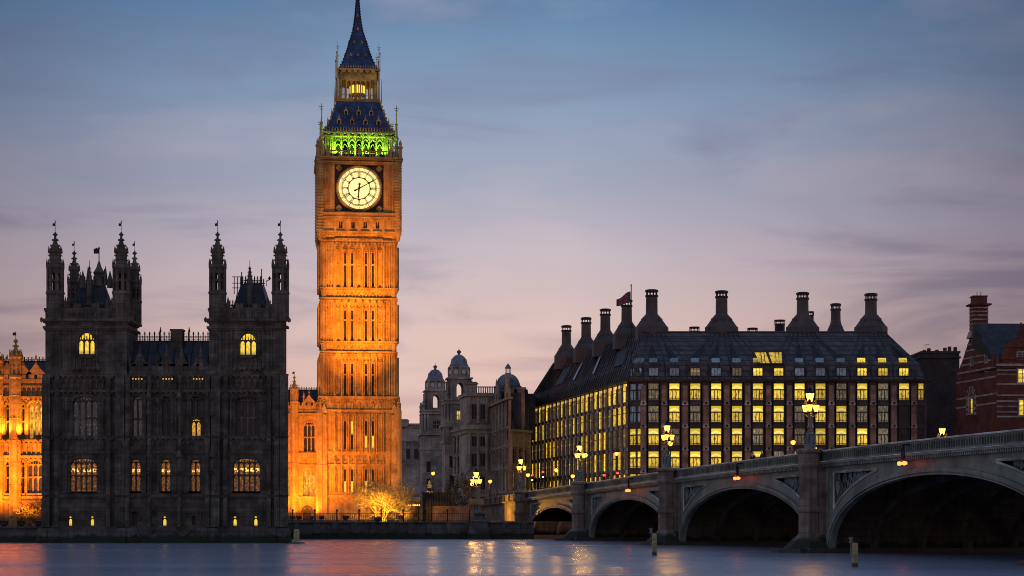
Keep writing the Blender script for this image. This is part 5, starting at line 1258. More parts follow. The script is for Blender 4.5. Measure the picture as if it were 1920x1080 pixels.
# near end pavilion with columns and blocking course, farther low wing
def pav(X, Y, w, d, ztop, rot, name, body=True):
    Tm = Matrix.Translation((X, Y, 0)) @ Matrix.Rotation(rot, 4, 'Z'); b = MB(Tm)
    b.box(-w / 2, w / 2, 0, d, 2, ztop - 2.2); b.box(-w / 2 - .6, w / 2 + .6, -.6, d + .6, 20.0, 20.9); b.box(-w / 2 - .3, w / 2 + .3, -.3, d + .3, 19.2, 20.0); b.box(-w / 2 - .4, w / 2 + .4, -.4, d + .4, ztop - 2.9, ztop - 2.2); b.box(-w / 2 - .2, w / 2 + .2, -.2, d + .2, 11.2, 11.7)
    b.box(-w / 2, -w / 2 + 2.0, 0, 2, ztop - 2.2, ztop); b.box(-w / 2 - .2, -w / 2 + 2.2, -.2, 2.2, ztop - .5, ztop - .2)
    for i in range(int(w / .45)): b.box(-w / 2 + .45 * i, -w / 2 + .2 + .45 * i, 0, .3, ztop - 2.2, ztop - 1.1)
    b.box(-w / 2, w / 2, -.05, .35, ztop - 1.1, ztop - .9)
    for s in (0, .33, .66, 1):
        x = -w / 2 + .4 + (w - .8) * s; b.lathe(x, -.15, [(.42, 21.2), (.35, 21.6), (.32, ztop - 3.4), (.42, ztop - 3)], 8); b.lathe(x, -.15, [(.42, 11.8), (.35, 12.2), (.32, 18.8), (.45, 19.2)], 8); b.box(x - .4, x + .4, -.25, 0, 2, 11.2)
    for j in range(14): b.box(-w / 2 - .06, w / 2 + .06, -.06, d, 2.2 + j * .65, 2.7 + j * .65)
    b.build(name, 'portland_stone', G)
    for x in (-w * .28, 0, w * .28):
        for z0, z1 in ((4.2, 6.6), (8.0, 10.6), (12.6, 15.2), (16.6, 18.6), (22.0, 25.0)):
            if z1 > ztop - 3.2: continue
            f = MB(Tm); f.box(x - .62, x + .62, -.16, -.02, z1, z1 + .2); f.box(x - .62, x + .62, -.2, -.02, z0 - .2, z0); f.box(x - .6, x - .48, -.14, -.02, z0, z1); f.box(x + .48, x + .6, -.14, -.02, z0, z1); f.box(x - .03, x + .03, -.12, -.07, z0, z1)
            o = f.build('window', 'portland_stone', G); p = pane(.98, z1 - z0, 'lit_dim' if z0 == 8. and x > 0 else 'window_dark', o); p.location = Tm @ Vector((x, -.08, z0)); p.rotation_euler.z = rot
pav(px(905, 372), 372, 6.2, 9, pz(716, 372), SD - math.pi / 2 + .05, 'end_pavilion')
b = MB(); X0, X1 = px(700, 470), px(798, 470); b.box(X0, X1, 470, 480, 2, pz(795, 470)); b.box(X0, X1 + .4, 469.4, 480, pz(828, 470), pz(824, 470)); b.box(X0, X1, 469.6, 480, pz(797, 470), pz(794, 470))
for i in range(28): b.box(X0 + .5 * i, X0 + .5 * i + .22, 469.8, 470, pz(803, 470), pz(797, 470))
b.lathe(px(757, 470), 470, [(1.3, pz(800, 470)), (1.3, pz(790, 470)), (1.5, pz(789, 470)), (1.0, pz(786, 470))], 10)
for i in range(7): x = X0 + 2 * i; b.lathe(x, 469.8, [(.35, pz(870, 470)), (.3, pz(829, 470))], 8)
b.build('wing', 'portland_stone', G)
b = MB()
for q in (760, 776): b.box(px(q, 469.7), px(q, 469.7) + 1.1, 469.85, 469.95, pz(860, 470), pz(842, 470))
b.build('wing_window', 'window_dark', G)

# corner block: gabled brown stone front, slate roof, tall stack, ribbed dome behind
C = thing('corner_building', 'ornate brown stone corner building with slate roof and ribbed grey dome', 'building')
q0 = Vector((px(921, 372), 372, 0)); q1 = Vector((px(958, 346), 346, 0)); q2 = Vector((px(992, 352), 352, 0))
for n_, (a, c, cols_) in enumerate(((q0, q1, 6), (q1, q2, 3))):
    L_ = (c - a).length; Tm = Matrix.Translation(a) @ Matrix.Rotation(math.atan2(c.y - a.y, c.x - a.x), 4, 'Z'); b = MB(Tm); hs = []; zt = 24.6 if n_ == 0 else pz(808, 348)
    for i in range(cols_):
        x = L_ * (i + .5) / cols_; hw = L_ / cols_ * .27
        for z0, z1 in ((3.8, 6.4), (8.2, 11.0), (12.6, 15.2), (16.4, 18.6)):
            if z1 < zt - .5: hs.append((x - hw, x + hw, z0, z1))
    b.wall(0, L_, 2, zt, hs, 0, .4)
    for z in (7.3, 11.8, 15.9, 19.3): 
        if z < zt: b.box(0, L_, -.35, .02, z - .15, z + .15); b.box(0, L_, -.2, .02, z - .4, z - .15)
    for i in range(cols_ + 1):
        x = L_ * i / cols_; b.box(x - .25, x + .25, -.3, .02, 2, zt - .4)
    b.box(-.2, L_ + .2, -.6, .3, zt - .2, zt + .25)
    if n_ == 0:
        for cx_ in (L_ * .3, L_ * .8):
            b.xz([(cx_ - 2.6, zt), (cx_ + 2.6, zt), (cx_ + 2.2, zt + 2), (cx_ + 1.2, zt + 3), (cx_ + .8, zt + 4.4), (cx_ - .8, zt + 4.4), (cx_ - 1.2, zt + 3), (cx_ - 2.2, zt + 2)], -.1, .4)
            for s in (-2.3, -1.1, 1.1, 2.3): b.lathe(cx_ + s, .1, [(.22, zt), (.22, zt + (2.4 if abs(s) > 2 else 4)), (.02, zt + (3.5 if abs(s) > 2 else 5))], 5)
            b.box(cx_ - .7, cx_ + .7, -.3, .1, zt + 1.7, zt + 1.9); b.box(cx_ - .5, cx_ + .5, -.25, -.05, zt + .4, zt + 1.5)
    b.build('wall', 'brown_stone', C)
    for j, h in enumerate(hs):
        f = MB(Tm); f.box((h[0] + h[1]) / 2 - .05, (h[0] + h[1]) / 2 + .05, .25, .38, h[2], h[3]); f.box(h[0], h[1], .25, .38, h[2] + (h[3] - h[2]) * .6, h[2] + (h[3] - h[2]) * .6 + .1)
        o = f.build('window', 'brown_stone', C); p = pane(h[1] - h[0], h[3] - h[2], 'lit_bay' if (n_, j) in ((0, 17), (1, 6), (0, 21)) else ('lit_dim' if j % 3 == 1 else 'window_dark'), o); p.location = Tm @ Vector(((h[0] + h[1]) / 2, .39, h[2])); p.rotation_euler.z = math.atan2(Tm[1][0], Tm[0][0])
b = MB(); b.loft([[tuple(q0 + Vector((.1, .3, 18))), tuple(q1 + Vector((.1, .5, 18))), tuple(q2 + Vector((0, .5, 18))), (q2.x, 372, 18)], [tuple(q0 + Vector((1, 2, 27))), tuple(q1 + Vector((.7, 6, 27))), (q2.x - .2, q2.y + 6, 27), (q2.x, 371, 27)]])
b.box(px(950, 349), px(977, 349), 349.5, 356, 17, pz(736, 349)); b.box(px(975, 366), px(1004, 366), 366, 380, 18, pz(738, 366))
for i in range(5): b.tube([(px(962 + 7 * i, 350), 347.6 + i * .7, pz(808, 350)), (px(966 + 6 * i, 352), 351.5, pz(775, 352))], .09, 4)
o = b.build('roof', 'slate_roof', C)
b = MB(); x0, x1 = px(970, 347), px(984, 347); b.box(x0, x1, 350, 352.4, 18, pz(727, 350)); b.box(x0 - .3, x1 + .3, 349.8, 352.6, pz(730, 350), pz(726, 350)); b.box(x0 - .1, x1 + .1, 349.9, 352.5, pz(760, 350), pz(757, 350)); b.box(x0 + .3, x1 - .3, 349.9, 350.1, pz(755, 350), pz(735, 350)); b.build('chimney', 'brown_stone', C)
dx, dy = px(952.5, 368), 368.; z = lambda q: EYE + (HZ - q) / FOC * 368
b = MB(); b.lathe(dx, dy, [(2.5, 25), (2.5, z(737)), (2.6, z(735)), (2.45, z(733)), (2.42, z(726)), (2.25, z(719)), (1.95, z(712)), (1.45, z(706)), (.9, z(702.5)), (.55, z(701))], 20)
for i in range(14):
    a = 2 * math.pi * i / 14; b.tube([((r_ + .02) * math.cos(a) + dx, (r_ + .02) * math.sin(a) + dy, zz_) for r_, zz_ in ((2.45, z(733)), (2.42, z(726)), (2.25, z(719)), (1.95, z(712)), (1.45, z(706)), (.9, z(702.5)))], .06, 4)
dm = b.build('dome', 'lead_dome', C, smooth=False)
b = MB(); b.lathe(dx, dy, [(.6, z(702)), (.6, z(699.5))], 8)
for i in range(6): a = 2 * math.pi * i / 6; b.lathe(dx + .42 * math.cos(a), dy + .42 * math.sin(a), [(.09, z(700)), (.09, z(691))], 5)
b.lathe(dx, dy, [(.62, z(691)), (.62, z(689.5)), (.5, z(688)), (.3, z(684.5)), (.05, z(682)), (.03, z(680))], 8); b.build('dome_lantern', 'lead_dome', dm)
b = MB()
for i in range(6): a = math.pi + math.pi * (i + .5) / 6; b.box(dx + 2.5 * math.cos(a) - .25, dx + 2.5 * math.cos(a) + .25, dy + 2.5 * math.sin(a) - .2, dy + 2.5 * math.sin(a) + .2, z(730), z(724))
b.build('dome_window', 'window_dark', dm)

# plain dark block beyond
D = thing('brick_block', 'plain dark windowless block between the office building and the striped brick building', 'building', (px(1728, 325), 325, 0))
w_ = px(1793, 325) - px(1722, 325); zt = pz(662, 325); b = MB(); b.box(0, w_, 0, 30, 2, zt); b.build('wall', 'dark_brick', D)
b = MB(); b.box(-.15, w_ + .15, -.15, 30, zt, zt + .35); b.box(-.25, w_ + .25, -.25, 30, zt - .9, zt - .6)
for x, h_ in ((.4, .3), (1.2, .6), (2.6, .35), (4.0, .7), (4.8, .9), (5.8, .8)): b.box(x, x + .5, .5, 1.2, zt + .3, zt + .3 + h_)
b.build('parapet', 'dark_brick', D)
b = MB(); b.tube([(.9, .6, zt), (.9, .6, zt + 1.6)], .03, 4); b.tube([(.3, .6, zt + 1.4), (1.6, .6, zt + 1.6)], .03, 4)
b.build('aerial', 'iron_dark', D)

# ---------------- striped red brick building ----------------
S = thing('striped_building', 'red brick building banded with pale stone, with a tall striped chimney', 'building')
k0 = Vector((px(1793, 300), 300, 0)); k1 = Vector((px(1869, 285), 285, 0)); k2 = k1 + Vector((34, .6, 0)); k3 = k0 + Vector((30, 18, 0))
ZW = pz(684, 285)
g1 = (k1 - k0).length; T1 = Matrix.Translation(k0) @ Matrix.Rotation(math.atan2(k1.y - k0.y, k1.x - k0.x), 4, 'Z'); T2 = Matrix.Translation(k1) @ Matrix.Rotation(math.atan2(.6, 34), 4, 'Z')
def sz(q, Y=285.): return pz(q, Y)
h1 = [(g1 * .38 - .85, g1 * .38 + .95, pz(776, 296), pz(749, 296)), (g1 * .42 - .5, g1 * .42 + .45, pz(684, 294), pz(671, 294)), (g1 * .76 - .5, g1 * .76 + .45, pz(680, 290), pz(665, 290))]
b = MB(T1); zr = pz(618, 292); zg = pz(700, 292)
b.wall(0, g1, 2, zg, h1[:1], 0, .35)
ga = g1 * .48
def gw(z): # gable half outline
    return [(0, zg), (g1 * .16, pz(670, 292)), (g1 * .30, pz(640, 292)), (ga - 1.2, zr), (ga + 1.2, zr), (g1 * .72, pz(645, 292)), (g1, zg + .3)]
b.xz(gw(0), 0, .4); b.build('gable_wall', 'red_brick', S)
b = MB(T2); h2 = [(px(1908, 285.4) - k1.x - .1, px(1908, 285.4) - k1.x + 1.5, sz(717), sz(692)), (px(1910, 285.4) - k1.x - .1, px(1910, 285.4) - k1.x + 1.6, sz(778), sz(750)), (px(1906, 285.4) - k1.x, px(1906, 285.4) - k1.x + 1.5, sz(672), sz(661))]
for i in range(5):
    for h in h2[:2]: h2.append((h[0] + 3.2 * (i + 1), h[1] + 3.2 * (i + 1), h[2], h[3])) if len(h2) < 11 else None
b.wall(0, 34, 2, ZW, [h for h in h2 if h[3] < ZW], 0, .35); b.T = Matrix()
b.build('wall', 'red_brick', S)
for Tm, hs, lits in ((T1, h1, (0,)), (T2, h2, tuple(range(2)) + (3, 6))):
    for j, h in enumerate(hs):
        f = MB(Tm); y = .3
        if Tm is T1 and j: y = -.05
        if Tm is T2 and h[3] > ZW: y = -.12
        m_ = (h[0] + h[1]) / 2; f.box(m_ - .05, m_ + .05, y - .08, y, h[2], h[3])
        for f_ in (.33, .66): f.box(h[0], h[1], y - .08, y, h[2] + (h[3] - h[2]) * f_ - .04, h[2] + (h[3] - h[2]) * f_ + .04)
        for xx in (h[0], h[1]): f.box(xx - .14, xx + .1, -.14, .02, h[2] - .2, h[3] + .2)
        f.box(h[0] - .15, h[1] + .15, -.16, .02, h[2] - .25, h[2]); f.box(h[0] - .15, h[1] + .15, -.14, .02, h[3], h[3] + .25)
        o = f.build('window', 'band_stone', S); p = pane(h[1] - h[0], h[3] - h[2], 'lit_office' if j in lits else 'window_dark', o); p.location = Tm @ Vector((m_, y + .02, h[2])); p.rotation_euler.z = math.atan2(Tm[1][0], Tm[0][0])
b = MB(T1)
def gx(z):
    pts = gw(0); lo, hi = 0, g1
    if z <= zg: return 0, g1
    for (x0, z0), (x1, z1) in zip(pts[:4], pts[1:4]):
        if z0 <= z <= z1: lo = x0 + (x1 - x0) * (z - z0) / (z1 - z0)
    for (x0, z0), (x1, z1) in zip(pts[4:], pts[5:]):
        if z1 <= z <= z0: hi = x0 + (x1 - x0) * (z - z0) / (z1 - z0)
    return lo, hi
for q in (643, 654, 668, 680, 694, 708, 740, 757):
    z = pz(q - 0, 288 if q > 700 else 292); lo, hi = gx(z)
    for a, c in ([(lo, hi)] if q not in (757,) else [(lo, h1[0][0] - .9), (h1[0][1] + .9, hi)]): b.box(a, c, -.05, .02, z - .13, z + .13)
for i in range(9):                                   # striped arch round the window
    a = math.pi * i / 8; x, z = (h1[0][0] + h1[0][1]) / 2, h1[0][3] - .5
    b.xz([(x + 1.0 * math.cos(a - .08), z + 1.3 * math.sin(a - .08)), (x + 1.9 * math.cos(a - .07), z + 2.6 * math.sin(a - .07)), (x + 1.9 * math.cos(a + .07), z + 2.6 * math.sin(a + .07)), (x + 1.0 * math.cos(a + .08), z + 1.3 * math.sin(a + .08))], -.08, .02)
for s in (-1, 1):
    for j in range(4): b.box((h1[0][0] + h1[0][1]) / 2 + s * 1.5 - .4, (h1[0][0] + h1[0][1]) / 2 + s * 1.5 + .4, -.08, .02, h1[0][2] - .3 + j * .8, h1[0][2] + .1 + j * .8)
b.T = T2
for q in (694, 702, 720, 741, 752, 762, 772, 781): 
    z = sz(q); cuts = sorted([(h[0] - .2, h[1] + .2) for h in h2 if h[2] - .2 < z < h[3] + .2]); x = 0
    for a, c in cuts: b.box(x, a, -.05, .02, z - .12, z + .12); x = c
    b.box(x, 34, -.05, .02, z - .12, z + .12)
b.box(-.2, 34, -.4, .1, ZW - .2, ZW + .15)
b.build('stone_band', 'band_stone', S)
b = MB()
b.loft([[(k1.x, k1.y + .2, ZW), (k2.x, k2.y + .2, ZW), (k2.x, k2.y + 14, ZW), (k1.x - 1, k1.y + 12, ZW)], [(k1.x - 2.2, k1.y + 5.5, pz(607, 291)), (k2.x, k2.y + 6, pz(607, 291)), (k2.x, k2.y + 7, pz(607, 291)), (k1.x - 2.2, k1.y + 7, pz(607, 291))]])
b.loft([[(k0.x + .3, 300, zg - 1), (k0.x + 4, 298, zg - 1), (k0.x + 8, 306, zg - 1), (k0.x + 2, 308, zg - 1)], [(px(1830, 294), 295, zr - .3), (px(1846, 292), 292, zr - .3), (px(1855, 298), 298, zr - .3), (px(1840, 300), 300, zr - .3)]])
sroof = b.build('roof', 'slate_roof', S)
b = MB(T2); cx_ = px(1914, 285.4) - k1.x; zt = ZW
b.xz([(cx_ - 3, zt - .4), (cx_ + 3, zt - .4), (cx_ + 3, zt + 1.2), (cx_ + 2.3, zt + 2.9), (cx_ + 1.4, zt + 3.9), (cx_ + .5, zt + 4.2), (cx_ + .3, zt + 5.6), (cx_, zt + 6.5), (cx_ - .3, zt + 5.6), (cx_ - .5, zt + 4.2), (cx_ - 1.4, zt + 3.9), (cx_ - 2.3, zt + 2.9), (cx_ - 3, zt + 1.2)], -.08, .5)
b.box(cx_ - 3.2, cx_ + 3.2, -.3, .5, zt + .8, zt + 1.1); b.box(cx_ - 2.5, cx_ + 2.5, -.3, .5, zt + 2.7, zt + 2.95); b.box(cx_ - 3, cx_ + 3, -.25, .3, zt - .5, zt - .2)
for s in (-4.4, -3.7): b.lathe(cx_ + s, .1, [(.3, zt - .3), (.3, zt + .8), (.02, zt + 2.2)], 6)
b.build('dutch_gable', 'red_brick', S, label='rounded gable with pale mouldings')
b = MB(); x0, x1 = px(1822, 293), px(1850, 293); zt = pz(572, 293); y0 = 292.2
b.box(x0, x1, y0, y0 + 2.2, pz(630, 293), zt); b.box(x0 - .5, x1 + .5, y0 - .4, y0 + 2.6, zt - .1, zt + .15); b.box(x0 + .15, x1 - .1, y0 + .1, y0 + 2.1, zt, pz(557, 293)); b.box(x0, x1, y0, y0 + 2.2, pz(557, 293), pz(555, 293))
for j in range(4): b.box(x0 + .1 + j * .62, x0 + .3 + j * .62, y0 - .12, y0, pz(618, 293), zt)
chn = b.build('chimney', 'red_brick', S)
b = MB()
for q in (578, 585, 592, 600, 608, 615): b.box(x0 - .05, x1 + .05, y0 - .16, y0 + 2.25, pz(q, 293) - .11, pz(q, 293) + .11)
b.loft([[(x0 - .5, y0 - .3, pz(634, 293)), (x1 + .6, y0 - .3, pz(634, 293)), (x1 + .6, y0 + 2.4, pz(634, 293)), (x0 - .5, y0 + 2.4, pz(634, 293))], [(x0 - .1, y0 - .1, pz(620, 293)), (x1 + .1, y0 - .1, pz(620, 293)), (x1 + .1, y0 + 2.3, pz(620, 293)), (x0 - .1, y0 + 2.3, pz(620, 293))]])
b.build('stone_band', 'band_stone', chn)
b = MB()
for p in (1832, 1839): b.tube([(px(p, 293), 293, pz(557, 293)), (px(p, 293), 293, pz(547, 293))], .05, 4)
b.build('chimney_rod', 'iron_dark', chn)
b = MB(); b.T = Matrix(); b.quad(tuple(k1 + Vector((0, 0, 2))), tuple(k1 + Vector((0, 0, 2))), tuple(k1), tuple(k1)) if False else None
# ---------------- bridge ----------------
BA = math.atan2(-.978, .207)
nv = Vector((.978, .207, 0))
B0 = Vector((1.02, 239, 0)) + nv * 1.0
BR = thing('bridge', 'grey green iron arch bridge on stone piers crossing the river', 'bridge', B0, BA)
def bw_(s, y, z): return B0 + Vector((.207, -.978, 0)) * s + nv * y + Vector((0, 0, z))
def lerp_t(tab, s):
    for (a, x), (c, y) in zip(tab, tab[1:]):
        if a <= s <= c: return x + (y - x) * (s - a) / (c - a)
    return tab[0][1] if s < tab[0][0] else tab[-1][1]
PT = [(-60, 4.7), (-26, 5.28), (-5, 5.7), (8, 6.1), (31, 6.47), (60, 7.03), (67.6, 7.18), (84, 7.42), (100, 7.6), (104.5, 7.66), (120, 7.76), (136, 7.8), (175, 7.7), (230, 7.2)]
def ptop(s):           # smoothed
    return sum(lerp_t(PT, s + d) for d in (-12, -8, -4, 0, 4, 8, 12)) / 7
PS = [0, 31, 65, 102, 141, 180]
BW = 26.
archs = []
for i, (a, c) in enumerate(zip(PS, PS[1:])):
    x0, x1 = a + 1.4, c - 1.4; crown = ptop((a + c) / 2) - 1.95 - (.12 if i == 0 else 0); archs.append((x0, x1, .35, crown))
def zext(ar, x, off=0.):
    x0, x1, z0, zcr = ar; m = (x0 + x1) / 2; h = (x1 - x0) / 2 + off; t = max(-1, min(1, (x - m) / h)); return z0 + (zcr + off - z0) * math.sqrt(max(0, 1 - t * t)) ** .92
def sweep(b, f, s0, s1, n):       # f(s) gives a cross-section ring of (y,z)
    b.loft([[(s0 + (s1 - s0) * i / n, y, z) for y, z in f(s0 + (s1 - s0) * i / n)] for i in range(n + 1)])
for ar in archs:
    x0, x1, z0, zcr = ar; n = 40; rg = .55
    xs = [(x0 + x1) / 2 - (x1 - x0) / 2 * math.cos(math.pi * i / n) for i in range(n + 1)]
    # face ring: two stepped mouldings
    b = MB()
    def xo(i, off): 
        m, h = (x0 + x1) / 2, (x1 - x0) / 2; a = math.pi * i / n; return m - (h - off) * math.cos(a), z0 + (zcr - off * .55 - z0) * math.sin(a) ** .92
    for o0, o1, y0, y1 in ((-.05, .42, -.22, .3), (.42, .6, -.1, .3), (.6, .75, -.2, .3)):
        for i in range(n):
            p, q = xo(i, o0), xo(i + 1, o0); r_, s_ = xo(i, o1), xo(i + 1, o1); b.xz([r_, s_, q, p], y0, y1)
    b.build('arch_ring', 'trim_highlight' if False else 'bridge_paint', BR)
    # main ribs behind
    for k in range(1, 8):
        y = 26. * k / 7 - .3 if k < 7 else 25.7
        b = MB()
        for i in range(n):
            p, q = xo(i, .1), xo(i + 1, .1); r_, s_ = xo(i, .95), xo(i + 1, .95); b.xz([r_, s_, q, p], y - .18, y + .18)
        b.build('arch_rib', 'arch_rib', BR)
    # spandrel face with sunk triangular panels
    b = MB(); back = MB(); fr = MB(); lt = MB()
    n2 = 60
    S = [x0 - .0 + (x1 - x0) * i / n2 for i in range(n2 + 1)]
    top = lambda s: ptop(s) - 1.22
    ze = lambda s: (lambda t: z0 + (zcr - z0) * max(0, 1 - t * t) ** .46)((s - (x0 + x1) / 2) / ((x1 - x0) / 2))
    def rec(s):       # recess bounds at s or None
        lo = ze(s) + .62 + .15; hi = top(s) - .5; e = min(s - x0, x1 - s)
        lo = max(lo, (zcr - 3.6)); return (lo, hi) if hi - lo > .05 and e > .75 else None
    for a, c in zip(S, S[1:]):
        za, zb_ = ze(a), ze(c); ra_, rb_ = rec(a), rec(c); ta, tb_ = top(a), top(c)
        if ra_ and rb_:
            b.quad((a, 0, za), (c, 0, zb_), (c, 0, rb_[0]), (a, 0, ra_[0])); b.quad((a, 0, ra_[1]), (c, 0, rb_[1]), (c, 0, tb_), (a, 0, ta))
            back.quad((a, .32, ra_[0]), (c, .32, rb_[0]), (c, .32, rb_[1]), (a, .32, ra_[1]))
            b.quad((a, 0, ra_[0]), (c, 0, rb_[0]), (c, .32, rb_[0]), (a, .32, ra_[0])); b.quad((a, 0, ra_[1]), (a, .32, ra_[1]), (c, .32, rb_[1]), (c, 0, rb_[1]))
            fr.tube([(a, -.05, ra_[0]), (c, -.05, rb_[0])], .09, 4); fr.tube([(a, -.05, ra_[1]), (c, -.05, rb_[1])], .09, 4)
        else:
            b.quad((a, 0, za), (c, 0, zb_), (c, 0, tb_), (a, 0, ta))
            if ra_ or rb_:
                e = c if rb_ else a; r_ = rb_ or ra_; b.quad((e, 0, r_[0]), (e, 0, r_[1]), (e, .32, r_[1]), (e, .32, r_[0])); fr.tube([(e, -.05, r_[0]), (e, -.05, r_[1])], .09, 4)
    b.build('spandrel', 'bridge_paint', BR)
    # gothic tracery rings, shield and rays in the sunk panels
    for sg in (-1, 1):
        e = x0 + .75 if sg < 0 else x1 - .75; s = e; 
        while True:
            r_ = rec(s - sg * 0 + (.3 if sg < 0 else -.3))
            if not r_: break
            w = min(1.3, (r_[1] - r_[0]) * .55)
            if w < .25: break
            cx_ = s + (w / 2 + .05 if sg < 0 else -w / 2 - .05); zc_ = r_[1] - (r_[1] - r_[0]) / 2
            for q, rr in ((0, w * .46), (w * .5, w * .3), (-w * .5, w * .3), (w*.85, w*.2), (-w*.85, w*.2)):
                if zc_ + q + rr > r_[1] or zc_ + q - rr < r_[0]: continue
                P_ = [(cx_ + rr * math.cos(2 * math.pi * i / 14), .2, zc_ + q + rr * math.sin(2 * math.pi * i / 14)) for i in range(15)]; lt.tube(P_, .06, 4)
            lt.tube([(cx_, .2, r_[0]), (cx_, .2, r_[1])], .05, 4)
            s += (w + .1) * (1 if sg < 0 else -1)
        s = e + (1.0 if sg < 0 else -1.0); r_ = rec(s)
        if r_:
            zc_ = (r_[0] + r_[1]) / 2; lt.xz([(s - .35, zc_ + .5), (s - .35, zc_ - .1), (s, zc_ - .6), (s + .35, zc_ - .1), (s + .35, zc_ + .5)], .02, .2)
    back.build('spandrel_panel', 'arch_iron', BR); o = fr.build('spandrel_frame', 'trim_highlight', BR); lt.build('tracery', 'bridge_green', o)
# cornice and pierced parapet, both sides
for sd, nm in ((0, 'near'), (1, 'far')):
    def yy(v): return v if sd == 0 else BW - v
    for (a, c) in list(zip(PS, PS[1:])):
        n = 16
        b = MB()
        sweep(b, lambda s: [(yy(-.5), ptop(s) - 1.08), (yy(.2), ptop(s) - 1.08), (yy(.2), ptop(s) - .88), (yy(-.5), ptop(s) - .92)], a, c, n)
        sweep(b, lambda s: [(yy(-.3), ptop(s) - 1.24), (yy(.2), ptop(s) - 1.24), (yy(.2), ptop(s) - 1.08), (yy(-.3), ptop(s) - 1.08)], a, c, n)
        if sd == 0:
            for j in range(int((c - a) / .3)): s = a + .3 * j; b.box(s, s + .15, -.45, -.25, ptop(s) - 1.3, ptop(s) - 1.09)
        o = b.build('cornice', 'bridge_paint', BR)
        b = MB(); sweep(b, lambda s: [(yy(-.52), ptop(s) - .92), (yy(-.2), ptop(s) - .92), (yy(-.2), ptop(s) - .86), (yy(-.5), ptop(s) - .88)], a, c, n); b.build('cornice_lip', 'trim_highlight', o)  # pale lip: sky light on the cornice top put into its colour
        b = MB()
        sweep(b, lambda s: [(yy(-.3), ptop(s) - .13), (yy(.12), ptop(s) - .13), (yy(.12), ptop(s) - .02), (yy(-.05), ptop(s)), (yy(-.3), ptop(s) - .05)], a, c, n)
        b.build('coping', 'trim_highlight', BR); b = MB()  # coping paler than the parapet, its highlight painted into the colour
        sweep(b, lambda s: [(yy(-.22), ptop(s) - .22), (yy(.05), ptop(s) - .22), (yy(.05), ptop(s) - .13), (yy(-.22), ptop(s) - .13)], a, c, n)
        sweep(b, lambda s: [(yy(-.2), ptop(s) - .9), (yy(.05), ptop(s) - .9), (yy(.05), ptop(s) - .76), (yy(-.2), ptop(s) - .76)], a, c, n)
        sweep(b, lambda s: [(yy(.02), ptop(s) - .9), (yy(.05), ptop(s) - .9), (yy(.05), ptop(s) - .2), (yy(.02), ptop(s) - .2)], a, c, n)
        if sd == 0:
            p = .36; m = int((c - a) / p)
            for j in range(m):
                s = a + p * (j + .5); z = ptop(s); b.box(s - p / 2, s - p / 2 + .09, -.16, .02, z - .78, z - .2)
                b.xz([(s - p / 2 + .08, z - .22), (s - p / 2 + .08, z - .36), (s + .02, z - .24), (s + p / 2 + .02, z - .36), (s + p / 2 + .02, z - .22)], -.15, .02)
                b.xz([(s - p / 2 + .08, z - .77), (s - p / 2 + .08, z - .68), (s + .05, z - .74), (s + p / 2, z - .68), (s + p / 2, z - .77)], -.15, .02)
        b.build('parapet', 'bridge_paint', BR)
b = MB()
n = 48; sweep(b, lambda s: [(.05, ptop(s) - 1.35), (25.95, ptop(s) - 1.35), (25.95, ptop(s) - 1.05), (.05, ptop(s) - 1.05)], -60, 180, n); b.build('deck', 'asphalt', BR)
# stone piers
for i, s in enumerate(PS):
    b = MB(); zt = ptop(s)
    x0_, x1_ = (s - 1.4, s + 1.4)
    b.loft([[(x0_ - 1.2, -2.2, -.5), (x1_ + 1.2, -2.2, -.5), (x1_ + 1.2, BW + 1, -.5), (x0_ - 1.2, BW + 1, -.5)], [(x0_ - 1.2, -1.9, .35), (x1_ + 1.2, -1.9, .35), (x1_ + 1.2, BW + 1, .35), (x0_ - 1.2, BW + 1, .35)]])
    b.lathe(s, -1.6, [(2.3, -.5), (2.3, .3)], 8, math.pi / 8)
    foot = b.build('pier_foot', 'wet_granite', BR)
    b = MB(); b.box(x0_, x1_, .35, BW - .5, .35, 2.65); b.box(x0_ - .15, x1_ + .15, .3, BW - .4, 2.45, 2.65); b.box(x0_ + .3, x1_ - .3, .35, BW - .5, 2.6, zt - 1.36)
    b.build('pier_wall', 'river_stone' , BR)
    b = MB(); rt = math.pi / 8; y = -.9
    b.lathe(s, y, [(2.0, .3), (1.9, .45), (.98, 1.25), (.86, 1.4), (.86, 2.95), (.98, 3.05), (.98, 3.25), (.8, 3.4), (.78, zt - 1.45), (.95, zt - 1.2), (.95, zt - 1.05), (.88, zt - .95), (.88, zt - .3), (1.08, zt - .15), (1.08, zt + .02), (.9, zt + .12)], 8, rt)
    b.box(s - .9, s + .9, -.5, .6, .35, zt - 1.0); b.box(s - 1.4, s - .9, -.05, .6, .35, zt - 1.3); b.box(s + .9, s + 1.4, -.05, .6, .35, zt - 1.3)
    b.build('pier_turret', 'granite', BR); b = MB(); b.lathe(s, BW + .9, [(.86, .3), (.86, zt), (1.05, zt + .05), (.9, zt + .12)], 8, rt)
    b.build('pier_turret', 'granite', BR)
